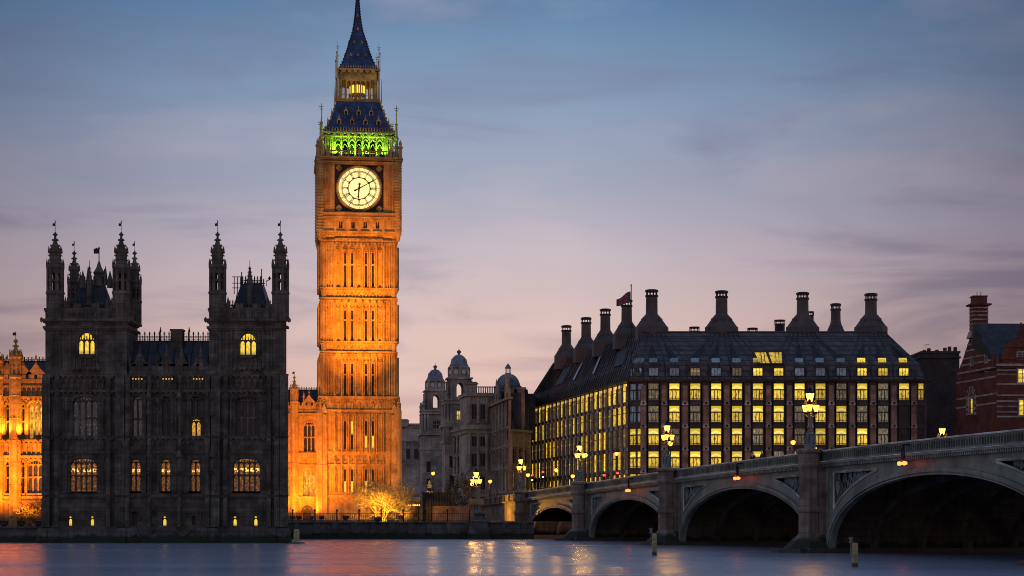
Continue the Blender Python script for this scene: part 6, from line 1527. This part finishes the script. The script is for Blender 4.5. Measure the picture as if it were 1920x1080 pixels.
# approach wall running back from the first pier
b = MB()
sweep(b, lambda s: [(0, 1.9), (.6, 1.9), (.6, ptop(s) - 1.0), (0, ptop(s) - 1.0)], -60, -.9, 12)
b.build('approach_wall', 'granite', BR)
b = MB()
sweep(b, lambda s: [(-.4, ptop(s) - 1.05), (.6, ptop(s) - 1.05), (.6, ptop(s) - .88), (-.4, ptop(s) - .92)], -60, -.9, 12); sweep(b, lambda s: [(-.25, ptop(s) - .15), (.2, ptop(s) - .15), (.2, ptop(s)), (-.25, ptop(s) - .03)], -60, -.9, 12)
sweep(b, lambda s: [(-.1, ptop(s) - .9), (.1, ptop(s) - .9), (.1, ptop(s) - .1), (-.1, ptop(s) - .1)], -60, -.9, 12)
for j in range(19): s = -59 + 3.2 * j; b.box(s - .3, s + .3, -.3, .2, ptop(s) - 1, ptop(s) + .05)
b.build('approach_parapet', 'granite', BR)

# ---------------- bridge lanterns ----------------
def lantern(parent, x, y, z, s=1., g='lamp_glass'):
    b = MB(); b.lathe(x, y, [(.10 * s, z), (.21 * s, z + .38 * s), (.2 * s, z + .42 * s)], 6); o = b.build('lantern_glass', g, parent)
    b = MB(); b.lathe(x, y, [(.05 * s, z - .12 * s), (.12 * s, z - .02 * s), (.11 * s, z + .01 * s)], 6); b.lathe(x, y, [(.25 * s, z + .42 * s), (.22 * s, z + .47 * s), (.09 * s, z + .6 * s), (.12 * s, z + .64 * s), (.02, z + .78 * s)], 6)
    for i in range(6): a = math.pi / 3 * i; b.tube([(x + .11 * s * math.cos(a), y + .11 * s * math.sin(a), z), (x + .215 * s * math.cos(a), y + .215 * s * math.sin(a), z + .42 * s)], .014 * s, 4)
    b.build('lantern_cage', 'iron_dark', o); lamp_point(o, (x, y, z + .2 * s), 450 if s > 1.3 else 120); return o
def triple(label, loc, rz, h=3.3, group='triple lanterns on the bridge piers'):
    t = thing('bridge_lamp', label, 'street lamp', loc, rz, group)
    b = MB(); b.lathe(0, 0, [(.42, 0), (.42, .3), (.3, .4), (.3, 1.0), (.38, 1.1), (.2, 1.25)], 8, math.pi / 8)
    for i in range(4): a = math.pi / 4 + math.pi / 2 * i; b.tube([(.34 * math.cos(a), .34 * math.sin(a), .3), (.42 * math.cos(a), .42 * math.sin(a), .9), (.2 * math.cos(a), .2 * math.sin(a), 1.3)], .07, 5)
    b.build('pedestal', 'bridge_green', t)
    b = MB(); b.lathe(0, 0, [(.13, 1.2), (.1, 1.5), (.15, 1.6), (.08, 1.8), (.07, h - .9), (.13, h - .85), (.06, h - .7), (.05, h)], 8); b.build('post', 'bridge_green', t)
    for i in range(3):
        a = math.radians((205, 335, 90)[i]); x, y = .48 * math.cos(a), .48 * math.sin(a)
        b = MB(); b.tube([(0, 0, h - .95), (x * .5, y * .5, h - 1.05), (x, y, h - .85), (x, y, h - .7)], [.05, .04, .035, .03], 5); b.build('arm', 'bridge_green', t)
        lantern(t, x, y, h - .68, 1.2, 'lamp_glass_side')
    lantern(t, 0, 0, h + .05, 1.5); return t
nl = ('beside the street corner where the bridge meets the bank', 'on the second pier from the bank, unlit side office behind', 'on the third pier from the bank, before the office corner', 'on the tall pier at right of centre')
triple('three-lantern lamp on the first pier at the river bank end of the bridge', bw_(0, -.9, ptop(0) + .1), BA)
triple('three-lantern lamp on the second pier from the bank', bw_(31, -.9, ptop(31) + .1), BA)
triple('three-lantern lamp on the third pier, between the bank and the widest visible pier', bw_(65, -.9, ptop(65) + .1), BA)
triple('large three-lantern lamp on the nearest pier right of centre', bw_(102, -.9, ptop(102) + .1), BA, 3.45)
triple('lamp on the far parapet showing just above the bridge between office and brick block', bw_(65, BW + .9, ptop(65) + .1), BA)
triple('lamp on the far parapet low beside the nearest pier lamp', bw_(31, BW + .9, ptop(31) + .1), BA)

def street(label, p, q, Y, h=None, group='single street lamps along the road'):
    z = pz(q, Y); t = thing('street_lamp', label, 'street lamp', (px(p, Y), Y, 4.5), 0, group); h = z - 4.5
    b = MB(); b.lathe(0, 0, [(.16, -2.4), (.16, .8), (.09, 1.0), (.06, h - .3), (.1, h - .25)], 7); b.box(-.35, .35, -.02, .02, h - .75, h - .71); b.build('post', 'iron_dark', t)
    b = MB(); b.lathe(0, 0, [(.1, h - .25), (.27, h - .05), (.27, h + .12), (.1, h + .28)], 8); o = b.build('lamp_globe', 'street_glow', t); lamp_point(o, (0, 0, h), 900)
    b = MB(); b.lathe(0, 0, [(.3, h + .22), (.1, h + .4), (.02, h + .55)], 8); b.build('lamp_cap', 'iron_dark', t)
for lbl, p, q, Y in (('small street lamp before the stone tower left of the square', 812, 888, 290), ('pale street lamp just left of the gilt triple lantern', 885, 908, 275), ('street lamp just right of the gilt triple lantern', 919, 903, 282),
                     ('street lamp beside the first red traffic light', 990, 891, 268), ('street lamp behind the parapet before the lower office side front', 1043, 882, 272), ('street lamp right beside the second bridge pier lantern', 1098, 854, 258),
                     ('street lamp standing before the office corner', 1156, 851, 262), ('distant amber street lamp left of the large pier lantern', 1487, 830, 214), ('tiny street lamp low above the parapet near the second pier', 1074, 893, 266),
                     ('small amber lamp hanging beside the third pier lantern', 1257, 832, 210)):
    street(lbl, p, q, Y)
# gilt lantern standing on the embankment wall
tl = triple('golden three-lantern lamp on a stone pedestal at the embankment wall', (px(893, 222), 221.6, pz(962, 222)), 0, 4.15, 'lamps on the embankment wall')
b = MB(); b.box(-.8, .8, -.5, .5, 1.0, 1.7) ; b.build('sign_box', 'gilt_stone', tl)
# navigation lights at the crowns
for lbl, s in (('pair of amber navigation lights over the second arch', 50.5), ('pair of amber navigation lights over the third arch', 84.5), ('pair of red navigation lights over the widest arch at right', 118.2)):
    t = thing('navigation_light', lbl, 'navigation light', bw_(s, -.62, ptop(s) - 1.2), BA, 'navigation lights on the bridge')
    b = MB(); b.tube([(0, 0, .9), (0, 0, -.1)], .05, 5); b.tube([(-.42, 0, -.12), (.42, 0, -.12)], .05, 5); b.box(-.3, .3, -.02, .02, .05, .09); b.tube([(-.25, 0, .7), (-.25, 0, -.1)], .03, 4); b.tube([(.25, 0, .7), (.25, 0, -.1)], .03, 4); b.tube([(0, 0, .9), (0, .5, .9)], .05, 5); b.build('hanger', 'iron_dark', t)
    for x in (-.4, .4):
        b = MB(); b.lathe(x, .03, [(.1, -.52), (.13, -.47), (.13, -.2), (.1, -.12)], 8); o = b.build('lamp_body', 'nav_grey', t)
        b = MB(); b.lathe(x, -.05, [(.1, -.47), (.17, -.42), (.17, -.26), (.1, -.21)], 8); b.build('lamp_lens', 'nav_glow', o)
# traffic lights
for lbl, p, q, Y, gr in (('red traffic light left of pair near the bridge end', 998, 891, 262, True), ('taller red traffic light right of pair near the bridge end', 1018, 885, 258, True), ('red traffic light above the parapet left of the office corner', 1133, 891, 240, False), ('red traffic light above the parapet below the office corner', 1158, 887, 238, False)):
    z = pz(q, Y); t = thing('traffic_light', lbl, 'traffic light', (px(p, Y), Y, 4.6), 0, 'red traffic lights behind the parapet'); h = z - 4.6
    b = MB(); b.lathe(0, 0, [(.07, -1), (.06, h - .8)], 6); b.build('post', 'iron_dark', t)
    b = MB(); b.box(-.17, .17, -.1, .15, h - .85, h + .22)
    for j in range(3): b.box(-.14, .14, -.26, -.1, h + .13 - .33 * j, h + .16 - .33 * j)
    hd = b.build('signal_head', 'iron_dark', t)
    b = MB(); b.box(-.13, .13, -.135, -.105, h - .12, h + .12); b.build('red_lamp', 'red_glow', hd)
    if gr: b = MB(); b.box(-.09, .09, -.13, -.105, h - .78, h - .6); b.build('white_lamp', 'white_glow', hd)

# ---------------- embankment ----------------
EX0, EX1 = px(505, 222), 2.6
wl = thing('river_wall', 'dark weathered stone embankment wall below the clock tower', 'river wall', (0, 222, 0))
b = MB(); zt = pz(981, 222); b.loft([[(EX0, -.5, -.6), (EX1, -.5, -.6), (EX1, 3, -.6), (EX0, 3, -.6)], [(EX0, 0, zt), (EX1, 0, zt), (EX1, 3, zt), (EX0, 3, zt)]])
b.box(EX0, EX1, -.22, .3, .95, 1.1)
b.build('wall', 'river_stone', wl)
b = MB(); b.box(EX0, EX1, -.2, .5, zt, zt + .2)
for i in range(14): x = EX0 + (EX1 - EX0) * (i + .5) / 14; b.box(x - .35, x + .35, -.35, .1, .6, zt)
b.build('coping', 'river_stone', wl)
b = MB(); x = px(898, 222); b.loft([[(x - 1.6, -2.2, -.6), (x + 1.6, -2.2, -.6), (x + 1.6, 1, -.6), (x - 1.6, 1, -.6)], [(x - 1.0, -1.4, zt + .1), (x + 1.0, -1.4, zt + .1), (x + 1.0, 1, zt + .1), (x - 1.0, 1, zt + .1)]]); b.lathe(x + .1, -.4, [(1.1, zt), (1.2, zt + .25), (.7, zt + .45), (.6, zt + .9), (.75, zt + 1.1), (.4, zt + 1.3)], 10); b.build('pedestal', 'river_stone', wl)
rail = thing('railing', 'thin dark iron railing along the top of the embankment wall', 'railing', (0, 223.2, zt + .2))
b = MB(); n = 90
for i in range(n):
    x = EX0 + (px(880, 222) - EX0) * i / n; b.box(x - .02, x + .02, -.02, .02, 0, .95)
b.box(EX0, px(880, 222), -.025, .025, .9, .96); b.box(EX0, px(880, 222), -.025, .025, .12, .16); b.build('bar', 'iron_dark', rail)
b = MB()
for i in range(10): x = EX0 + (px(880, 222) - EX0) * i / 9; b.lathe(x, 0, [(.09, 0), (.08, 1.25), (.14, 1.35), (.03, 1.5)], 6)
b.build('post', 'iron_dark', rail)
wt = thing('terrace_wall', 'dark river terrace wall below the brightly lit gothic range at left edge', 'river wall', (0, 192, 0))
a0, a1 = px(-400, 192), px(84, 192); zt2 = pz(990, 192); b = MB(); b.loft([[(a0, -.5, -.6), (a1, -.5, -.6), (a1, 8, -.6), (a0, 8, -.6)], [(a0, 0, zt2), (a1, 0, zt2), (a1, 8.2, zt2), (a0, 8.2, zt2)]]); b.build('wall', 'river_stone', wt)
b = MB(); b.box(a0, a1, -.2, .35, zt2, zt2 + .18); b.build('coping', 'river_stone', wt)
pp = thing('side_wall', 'dark return wall of the embankment tucked behind the pavilion', 'river wall', (px(505, 205), 190, 0)); b = MB(); b.box(-2, 0, 13, 34, -.5, 1.75); b.build('wall', 'river_stone', pp); b = MB(); b.box(-2.1, .1, 13, 34, 1.75, 1.95); b.build('coping', 'river_stone', pp)

# hoarding, kiosk and canopy on the quay
hb = thing('site_hoarding', 'long brown timber hoarding on the quay beside the bridge approach', 'hoarding', (px(812, 240), 240, 2.05))
b = MB(); w_ = px(900, 240) - px(812, 240); hh = pz(950, 240) - 2.05; b.box(0, w_, 0, .12, 0, hh); b.build('panel', 'hoarding', hb)
b = MB()
for i in range(6): x = w_ * i / 5; b.box(x - .06, x + .06, -.06, 0, 0, hh)
b.box(0, w_, -.08, .2, hh, hh + .08); b.build('batten', 'hoarding', hb)
kb = thing('pier_gatehouse', 'dark slatted gatehouse with lit orange top beside the bare tree', 'gatehouse', (px(793, 243), 243, 2.05))
w_ = px(848, 243) - px(793, 243); hh = pz(925, 243) - 2.05; b = MB(); b.box(0, w_, 0, 3, 0, hh); b.build('body', 'frame_dark', kb)
b = MB()
for i in range(12): x = w_ * i / 11; b.box(x - .05, x + .05, -.12, 0, 0, hh + (.4 if i % 3 == 0 else 0))
b.build('slat_screen', 'iron_dark', kb)
b = MB(); b.box(-.2, w_ + .2, -.3, 3.2, hh, hh + .12); b.build('roof', 'iron_dark', kb)
sp2 = thing('stone_monument', 'small pale carved monument glowing orange above the dark gatehouse', 'monument', (px(805, 262), 262, 2.05))
b = MB(); z1 = pz(915, 262) - 2.05; b.box(-1, 1, -.8, .8, 0, z1 - 1.5); b.box(-1.2, 1.2, -1, 1, z1 - 1.7, z1 - 1.5); b.loft([[(-.8, -.6, z1 - 1.5), (.8, -.6, z1 - 1.5), (.8, .6, z1 - 1.5), (-.8, .6, z1 - 1.5)], [(-.4, -.3, z1 - .4), (.4, -.3, z1 - .4), (.4, .3, z1 - .4), (-.4, .3, z1 - .4)]]); b.build('plinth', 'gilt_stone', sp2)
b = MB(); b.lathe(0, 0, [(.35, z1 - .4), (.3, z1), (.36, z1 + .4), (.15, z1 + .7), (.2, z1 + .9), (.05, z1 + 1.1)], 8); b.build('urn', 'gilt_stone', sp2)
cb_ = thing('cafe_canopy', 'low yellow lit scalloped canopy beside the bare golden tree', 'canopy', (px(757, 240), 240, 2.05))
w_ = px(788, 240) - px(757, 240); b = MB(); zz0 = pz(945, 240) - 2.05; 
for i in range(8): x = w_ * i / 8; b.loft([[(x, 0, zz0), (x + w_ / 8 - .03, 0, zz0), (x + w_ / 8 - .03, 2, zz0 + .6), (x, 2, zz0 + .6)], [(x, 0, zz0 + .55), (x + w_ / 8 - .03, 0, zz0 + .55), (x + w_ / 8 - .03, 2, zz0 + .9), (x, 2, zz0 + .9)]])
b.build('awning', 'gilt_stone', cb_); b = MB()
for x in (0, w_ / 2, w_): b.box(x - .05, x + .05, .1, .2, 0, zz0)
b.box(0, w_, 1.9, 2, 0, zz0 + .5); b.build('frame', 'dark_bark', cb_)
b = MB()
for i in range(9): b.lathe(w_ * (i + .5) / 9, .3, [(.05, zz0 - .25), (.09, zz0 - .15), (.05, zz0 - .05)], 6)
b.build('string_light', 'street_glow', cb_)

# ---------------- tide posts and buoy ----------------
for lbl, p, q0, q1 in (('leaning yellow river post with cross topmark, nearer the third pier', 1227, 1041, 1000), ('larger yellow river post with cross topmark in front of the widest dark arch', 1603, 1063, 1018)):
    Y = EYE * FOC / (q1 * 0 + q0 - HZ); t = thing('river_post', lbl, 'marker post', (px(p, Y), Y, 0), 0, 'yellow marker posts in the river')
    h = (q0 - q1) / FOC * Y; r = .5 * (13 if p > 1500 else 10) / FOC * Y * .9
    b = MB(); b.tube([(0, 0, -1), (0, 0, h * .9), (-.01, 0, h)], [r, r, r * .85], 12); b.lathe(0, 0, [(r * 1.05, h * .55), (r * 1.08, h * .56), (r * 1.05, h * .6)], 12); b.build('pile', 'post_paint', t)
    b = MB(); b.lathe(0, 0, [(r * 1.04, -.5), (r * 1.04, h * .16)], 12); b.build('weed_band', 'wet_granite', t)
    b = MB(); x = -r * 1.5; b.tube([(x, -r, h * .45), (x, -r, h * 1.25)], r * .14, 5); z = h * 1.12; w_ = h * .06
    for s in (-1, 1): b.xz([(x - s * w_ - .03, z - w_ * 1.8), (x - s * w_ + .05, z - w_ * 1.8), (x + s * w_ + .03, z + w_ * 1.8), (x + s * w_ - .05, z + w_ * 1.8)], -r - .05 - .03 * s, -r + .02 - .03 * s)
    b.box(x, 0, -r - .02, -r + .02, h * .7, h * .74); b.box(x, 0, -r - .02, -r + .02, h * .5, h * .54)
    b.build('cross_topmark', 'band_stone', t)
Y = EYE * FOC / (1019 - HZ); t = thing('buoy', 'small dark mooring buoy with upright beside the pavilion base', 'buoy', (px(556, Y), Y, 0)); b = MB(); b.lathe(0, 0, [(.9, -.3), (1.0, 0), (.8, .12)], 12); b.build('float', 'wet_granite', t); b = MB(); b.lathe(0, 0, [(.3, .1), (.28, 1.3), (.2, 1.4)], 8); b.build('upright', 'post_paint', t)

# ---------------- bare trees ----------------
def bare_tree(label, X, Y, z0, h, w, seed, matn='tree_bark', trunks=4, density=1., group=None, rmin=.026):
    rn = random.Random(seed); t = thing('bare_tree', label, 'tree', (X, Y, z0), 0, group); tb = MB(); cb = MB()
    def br(mb, p, d, L, r, lev):
        pts = [p]; rs = [r]; n = 3
        for i in range(n):
            d = (d + Vector((rn.gauss(0, .16), rn.gauss(0, .16), rn.gauss(.05, .1)))).normalized(); p = p + d * L / n; pts.append(p); rs.append(r * (1 - .35 * (i + 1) / n))
        mb.tube(pts, rs, 5 if r > .05 else 3)
        if lev == 0: return
        for k in range(rn.choice((2, 3, 3, 3)) if density >= 1 else 2):
            q = pts[rn.choice((2, 3, 3))]; nd = (d + Vector((rn.gauss(0, .62) * w / h, rn.gauss(0, .5), rn.gauss(.0, .42)))).normalized()
            br(cb, q, nd, L * rn.uniform(.68, .9), max(rmin, r * .58), lev - 1)
    for k in range(trunks):
        a = 2 * math.pi * k / trunks + rn.uniform(-.4, .4); sp_ = rn.uniform(.25, .9) * (w / h)
        br(tb, Vector((rn.uniform(-.35, .35) * w * .25, rn.uniform(-.3, .3), -.2)), Vector((math.cos(a) * sp_, math.sin(a) * sp_ * .6, 1)).normalized(), h * .34, .15 * h / 5, 6 if trunks > 5 else 5)
    tb.build('trunk', matn, t); cb.build('crown', matn, t)
    return t
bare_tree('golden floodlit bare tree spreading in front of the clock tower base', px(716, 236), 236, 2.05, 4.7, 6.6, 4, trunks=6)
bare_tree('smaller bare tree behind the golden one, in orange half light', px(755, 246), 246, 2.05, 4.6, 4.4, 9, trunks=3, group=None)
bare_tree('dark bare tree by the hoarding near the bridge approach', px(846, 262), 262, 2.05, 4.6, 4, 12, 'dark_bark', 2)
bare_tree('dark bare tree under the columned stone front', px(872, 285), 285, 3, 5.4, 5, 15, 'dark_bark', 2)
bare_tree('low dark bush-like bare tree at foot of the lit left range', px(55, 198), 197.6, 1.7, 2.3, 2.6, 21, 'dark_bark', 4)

# ---------------- people ----------------
def skinned(name, verts, edges, rad, matn, parent=None, lv=1):
    me = bpy.data.meshes.new(name); me.from_pydata(verts, edges, []); me.materials.append(M[matn]); o = bpy.data.objects.new(name, me); COL.objects.link(o)
    if parent: o.parent = parent
    sk = o.modifiers.new('s', 'SKIN'); sk.use_smooth_shade = True
    me.skin_vertices.new() if not me.skin_vertices else None
    for i, r_ in enumerate(rad): me.skin_vertices[0].data[i].radius = (r_, r_ * .85); me.skin_vertices[0].data[i].use_root = (i == 0)
    sb = o.modifiers.new('b', 'SUBSURF'); sb.levels = lv; sb.render_levels = lv
    return o
def person(label, loc, rz, coat='dark_cloth', lean=.0, s=1., group='people on the bridge pavement', arm=.0):
    t = thing('person', label, 'person', loc, rz, group)
    V = [(0, 0, .95), (0, -lean * .5, 1.2), (0, -lean, 1.42), (0, -lean * 1.1, 1.50), (0, -lean * 1.2, 1.58), (0, -lean * 1.25 - .01, 1.68), (0, -lean * 1.25, 1.76),
         (-.09, 0, .88), (-.1, -.03, .5), (-.1, .02, .08), (-.1, -.14, .04), (.09, 0, .88), (.11, .05, .5), (.1, .1, .08), (.1, -.06, .04),
         (-.19, -lean, 1.40), (-.24, -lean - .02 - arm * .3, 1.14), (-.2, -lean - .14 - arm, .95 + arm * .4), (-.19, -lean - .19 - arm, .88 + arm * .4), (.19, -lean, 1.40), (.24, -lean - .02, 1.14), (.22, -lean - .1, .92), (.21, -lean - .13, .84)]
    Ed = [(0, 1), (1, 2), (2, 3), (3, 4), (4, 5), (5, 6), (0, 7), (7, 8), (8, 9), (9, 10), (0, 11), (11, 12), (12, 13), (13, 14), (2, 15), (15, 16), (16, 17), (17, 18), (2, 19), (19, 20), (20, 21), (21, 22)]
    rd = [.13, .13, .13, .055, .075, .095, .06, .085, .06, .04, .035, .085, .06, .04, .035, .06, .045, .035, .035, .06, .045, .035, .035]
    body = skinned('body', [tuple(c * s for c in v_) for v_ in V], Ed, [r_ * s for r_ in rd], 'skin', t)
    keep = [0, 1, 2, 15, 16, 17, 19, 20, 21]; mp_ = {k: i for i, k in enumerate(keep)}
    skinned('coat', [tuple(c * s for c in V[k]) for k in keep] + [(0, 0, .72 * s)], [(mp_[a], mp_[c]) for a, c in Ed if a in mp_ and c in mp_] + [(0, 9)], [r_ * s for r_ in (.165, .16, .155, .08, .062, .05, .08, .062, .05, .17)], coat, t)
    keep = [7, 8, 9, 10, 0, 11, 12, 13, 14]; mp_ = {k: i for i, k in enumerate(keep)}
    skinned('trousers', [tuple(c * s for c in V[k]) for k in (0, 7, 8, 9, 10, 11, 12, 13, 14)], [(0, 1), (1, 2), (2, 3), (3, 4), (0, 5), (5, 6), (6, 7), (7, 8)], [r_ * s for r_ in (.14, .1, .075, .055, .05, .1, .075, .055, .05)], 'dark_cloth', t)
    skinned('hair', [(0, (-lean * 1.25 + .03) * s, 1.74 * s), (0, (-lean * 1.25 + .045) * s, 1.66 * s)], [(0, 1)], [.095 * s, .085 * s], 'hair', t)
    return t
def bped(label, sb, y, rz, **k): return person(label, bw_(sb, y, ptop(sb) - 1.05), BA + rz, **k)
bped('person in dark coat leaning on the parapet, right of a close pair', 87.6, .62, R(0), lean=.16, arm=.2)
bped('person in dark coat, left one of the pair by the parapet', 84.9, .72, R(25), lean=.12)
bped('shorter person in blue coat in the middle of the parapet pair', 84.0, .8, R(-30), s=.96, coat='blue_cloth')
bped('person in dark coat walking by the first pier lantern', 3.2, 1.2, R(90))
rn = random.Random(5)
for i, s in enumerate((-3.5, -5.2, -7, -8.4, -11, -13.5, 6.5, 12, 16.5)):
    bped('person in %s coat walking, %s the first bridge pier' % (('dark', 'red', 'blue')[i % 3], ('first left of', 'second left of', 'third left of', 'fourth left of', 'fifth left of', 'sixth left of', 'first right of', 'second right of', 'third right of')[i]), s, 1.3 + rn.random(), R(rn.choice((80, -95, 100))), coat=('dark_cloth', 'red_cloth', 'blue_cloth')[i % 3], s=.95 + .07 * rn.random(), lean=.1 if i == 2 else .02)

# ---------------- floodlights that are lit in the photograph ----------------
TXc = -24.75
FG = 'floodlights on the clock tower'
for i, (dx, dy, ztg, W_, deg) in enumerate(((30, -36, 54, 1700000, 24), (30, -32, 43, 1500000, 27), (28, -30, 28, 800000, 34), (28, -26, 14, 220000, 50), (1, -36, 47, 380000, 19), (1, -34, 34, 420000, 22), (-3, -30, 14, 50000, 56))):
    flood((TXc + dx, TY + dy, 2.5), (TXc + dx * .1, TY, ztg), W_, deg, label='ground floodlight aimed at the clock tower, hidden on the quay', group=FG)
for sgn in (-1, 1):
    for zz_, W_ in ((tz(438) - 7, 0),):
        pass
for x, q, W_ in ((-3, 536, 1), ): pass
# green belfry lamps on the balcony, inside the balustrade
for k, xs in ((0, (-3.7, -1.3, 1.3, 3.7)), (1, (0,)), (3, (0,))):
    for x in xs:
        Tm = Matrix.Rotation(rz + k * math.pi / 2, 4, 'Z'); o_ = Vector(T.location) ; p = o_ + Tm @ Vector((x, -HBf - 1.3, tz(298) + .35)); g_ = o_ + Tm @ Vector((x * .9, -HBf, tz(268)))
        flood(p, g_, 1900, 140, (.27, 1, .04), 'green floodlight on the clock tower balcony', .15, 'green belfry floodlights', 'flood_green')
# uplights at the foot of each gothic range
for p, W_ in ((40, 8000), (8, 6000), (72, 6000), (-40, 7000), (-100, 7000)):
    flood((px(p, YL - 5.4), YL - 5.4, zt2 + .45), (px(p, YL), YL, 10.5), W_, 110, (1, .25, .012), 'terrace uplight at the foot of the lit riverside gothic range', .2, 'terrace uplights')
for p, q, W_ in ((40, 826, 900), (10, 826, 900), (72, 826, 900), (40, 745 + 10, 0)):
    if W_: flood((px(p, YL - 1.1), YL - 1.1, EYE + (HZ - q) / FOC * YL + .3), (px(p, YL), YL - .2, EYE + (HZ - q + 50) / FOC * YL), W_, 130, (1, .38, .03), 'small ledge floodlight on the lit riverside gothic range', .15, 'ledge floodlights')
for p, W_ in ((549, 5200), (585, 2600)):
    flood((px(p, YR - 4.5), YR - 4.5, 2.5), (px(p, YR), YR, 9), W_, 110, (1, .32, .015), 'ground uplight before the low gothic range', .2, 'ground uplights of the low range')
for p, W_ in ((560, 34000),):
    flood((px(p, YR - 14), YR - 14, 2.5), (px(575, YR), YR, 14), W_, 90, (1, .22, .008), 'ground uplight before the low gothic range', .2, 'ground uplights of the low range')
flood((px(708, 231), 231.0, 2.3), (px(714, 236), 236, 4.6), 6500, 125, (1, .46, .04), 'small floodlight under the golden bare tree', .15)
flood((px(752, 241), 240, 2.5), (px(756, 246), 246, 5), 3000, 100, (1, .42, .06), 'small floodlight under the smaller bare tree', .15)
flood(bw_(-15, -6.0, 2.3), bw_(-9, 0, 4.2), 6500, 100, (1, .42, .03), 'quay floodlight shining on the bridge approach wall', .15)
flood((px(806, 258), 258.5, 6.4), (px(806, 262), 262, 6.5), 300, 100, (1, .55, .05), 'small lamp lighting the carved monument', .1)

# green lamps inside the belfry, behind the arches
for x in (-3.4, -1.1, 1.1, 3.4):
    p = Vector(T.location) + Matrix.Rotation(rz, 4, 'Z') @ Vector((x, -HBf + 1.2, tz(298) + .5)); flood(p, p + Matrix.Rotation(rz, 4, 'Z') @ Vector((0, -.5, 3)), 50, 130, (.1, 1, .06), 'green floodlight inside the clock tower belfry', .15, 'green inner belfry floodlights', 'flood_green')
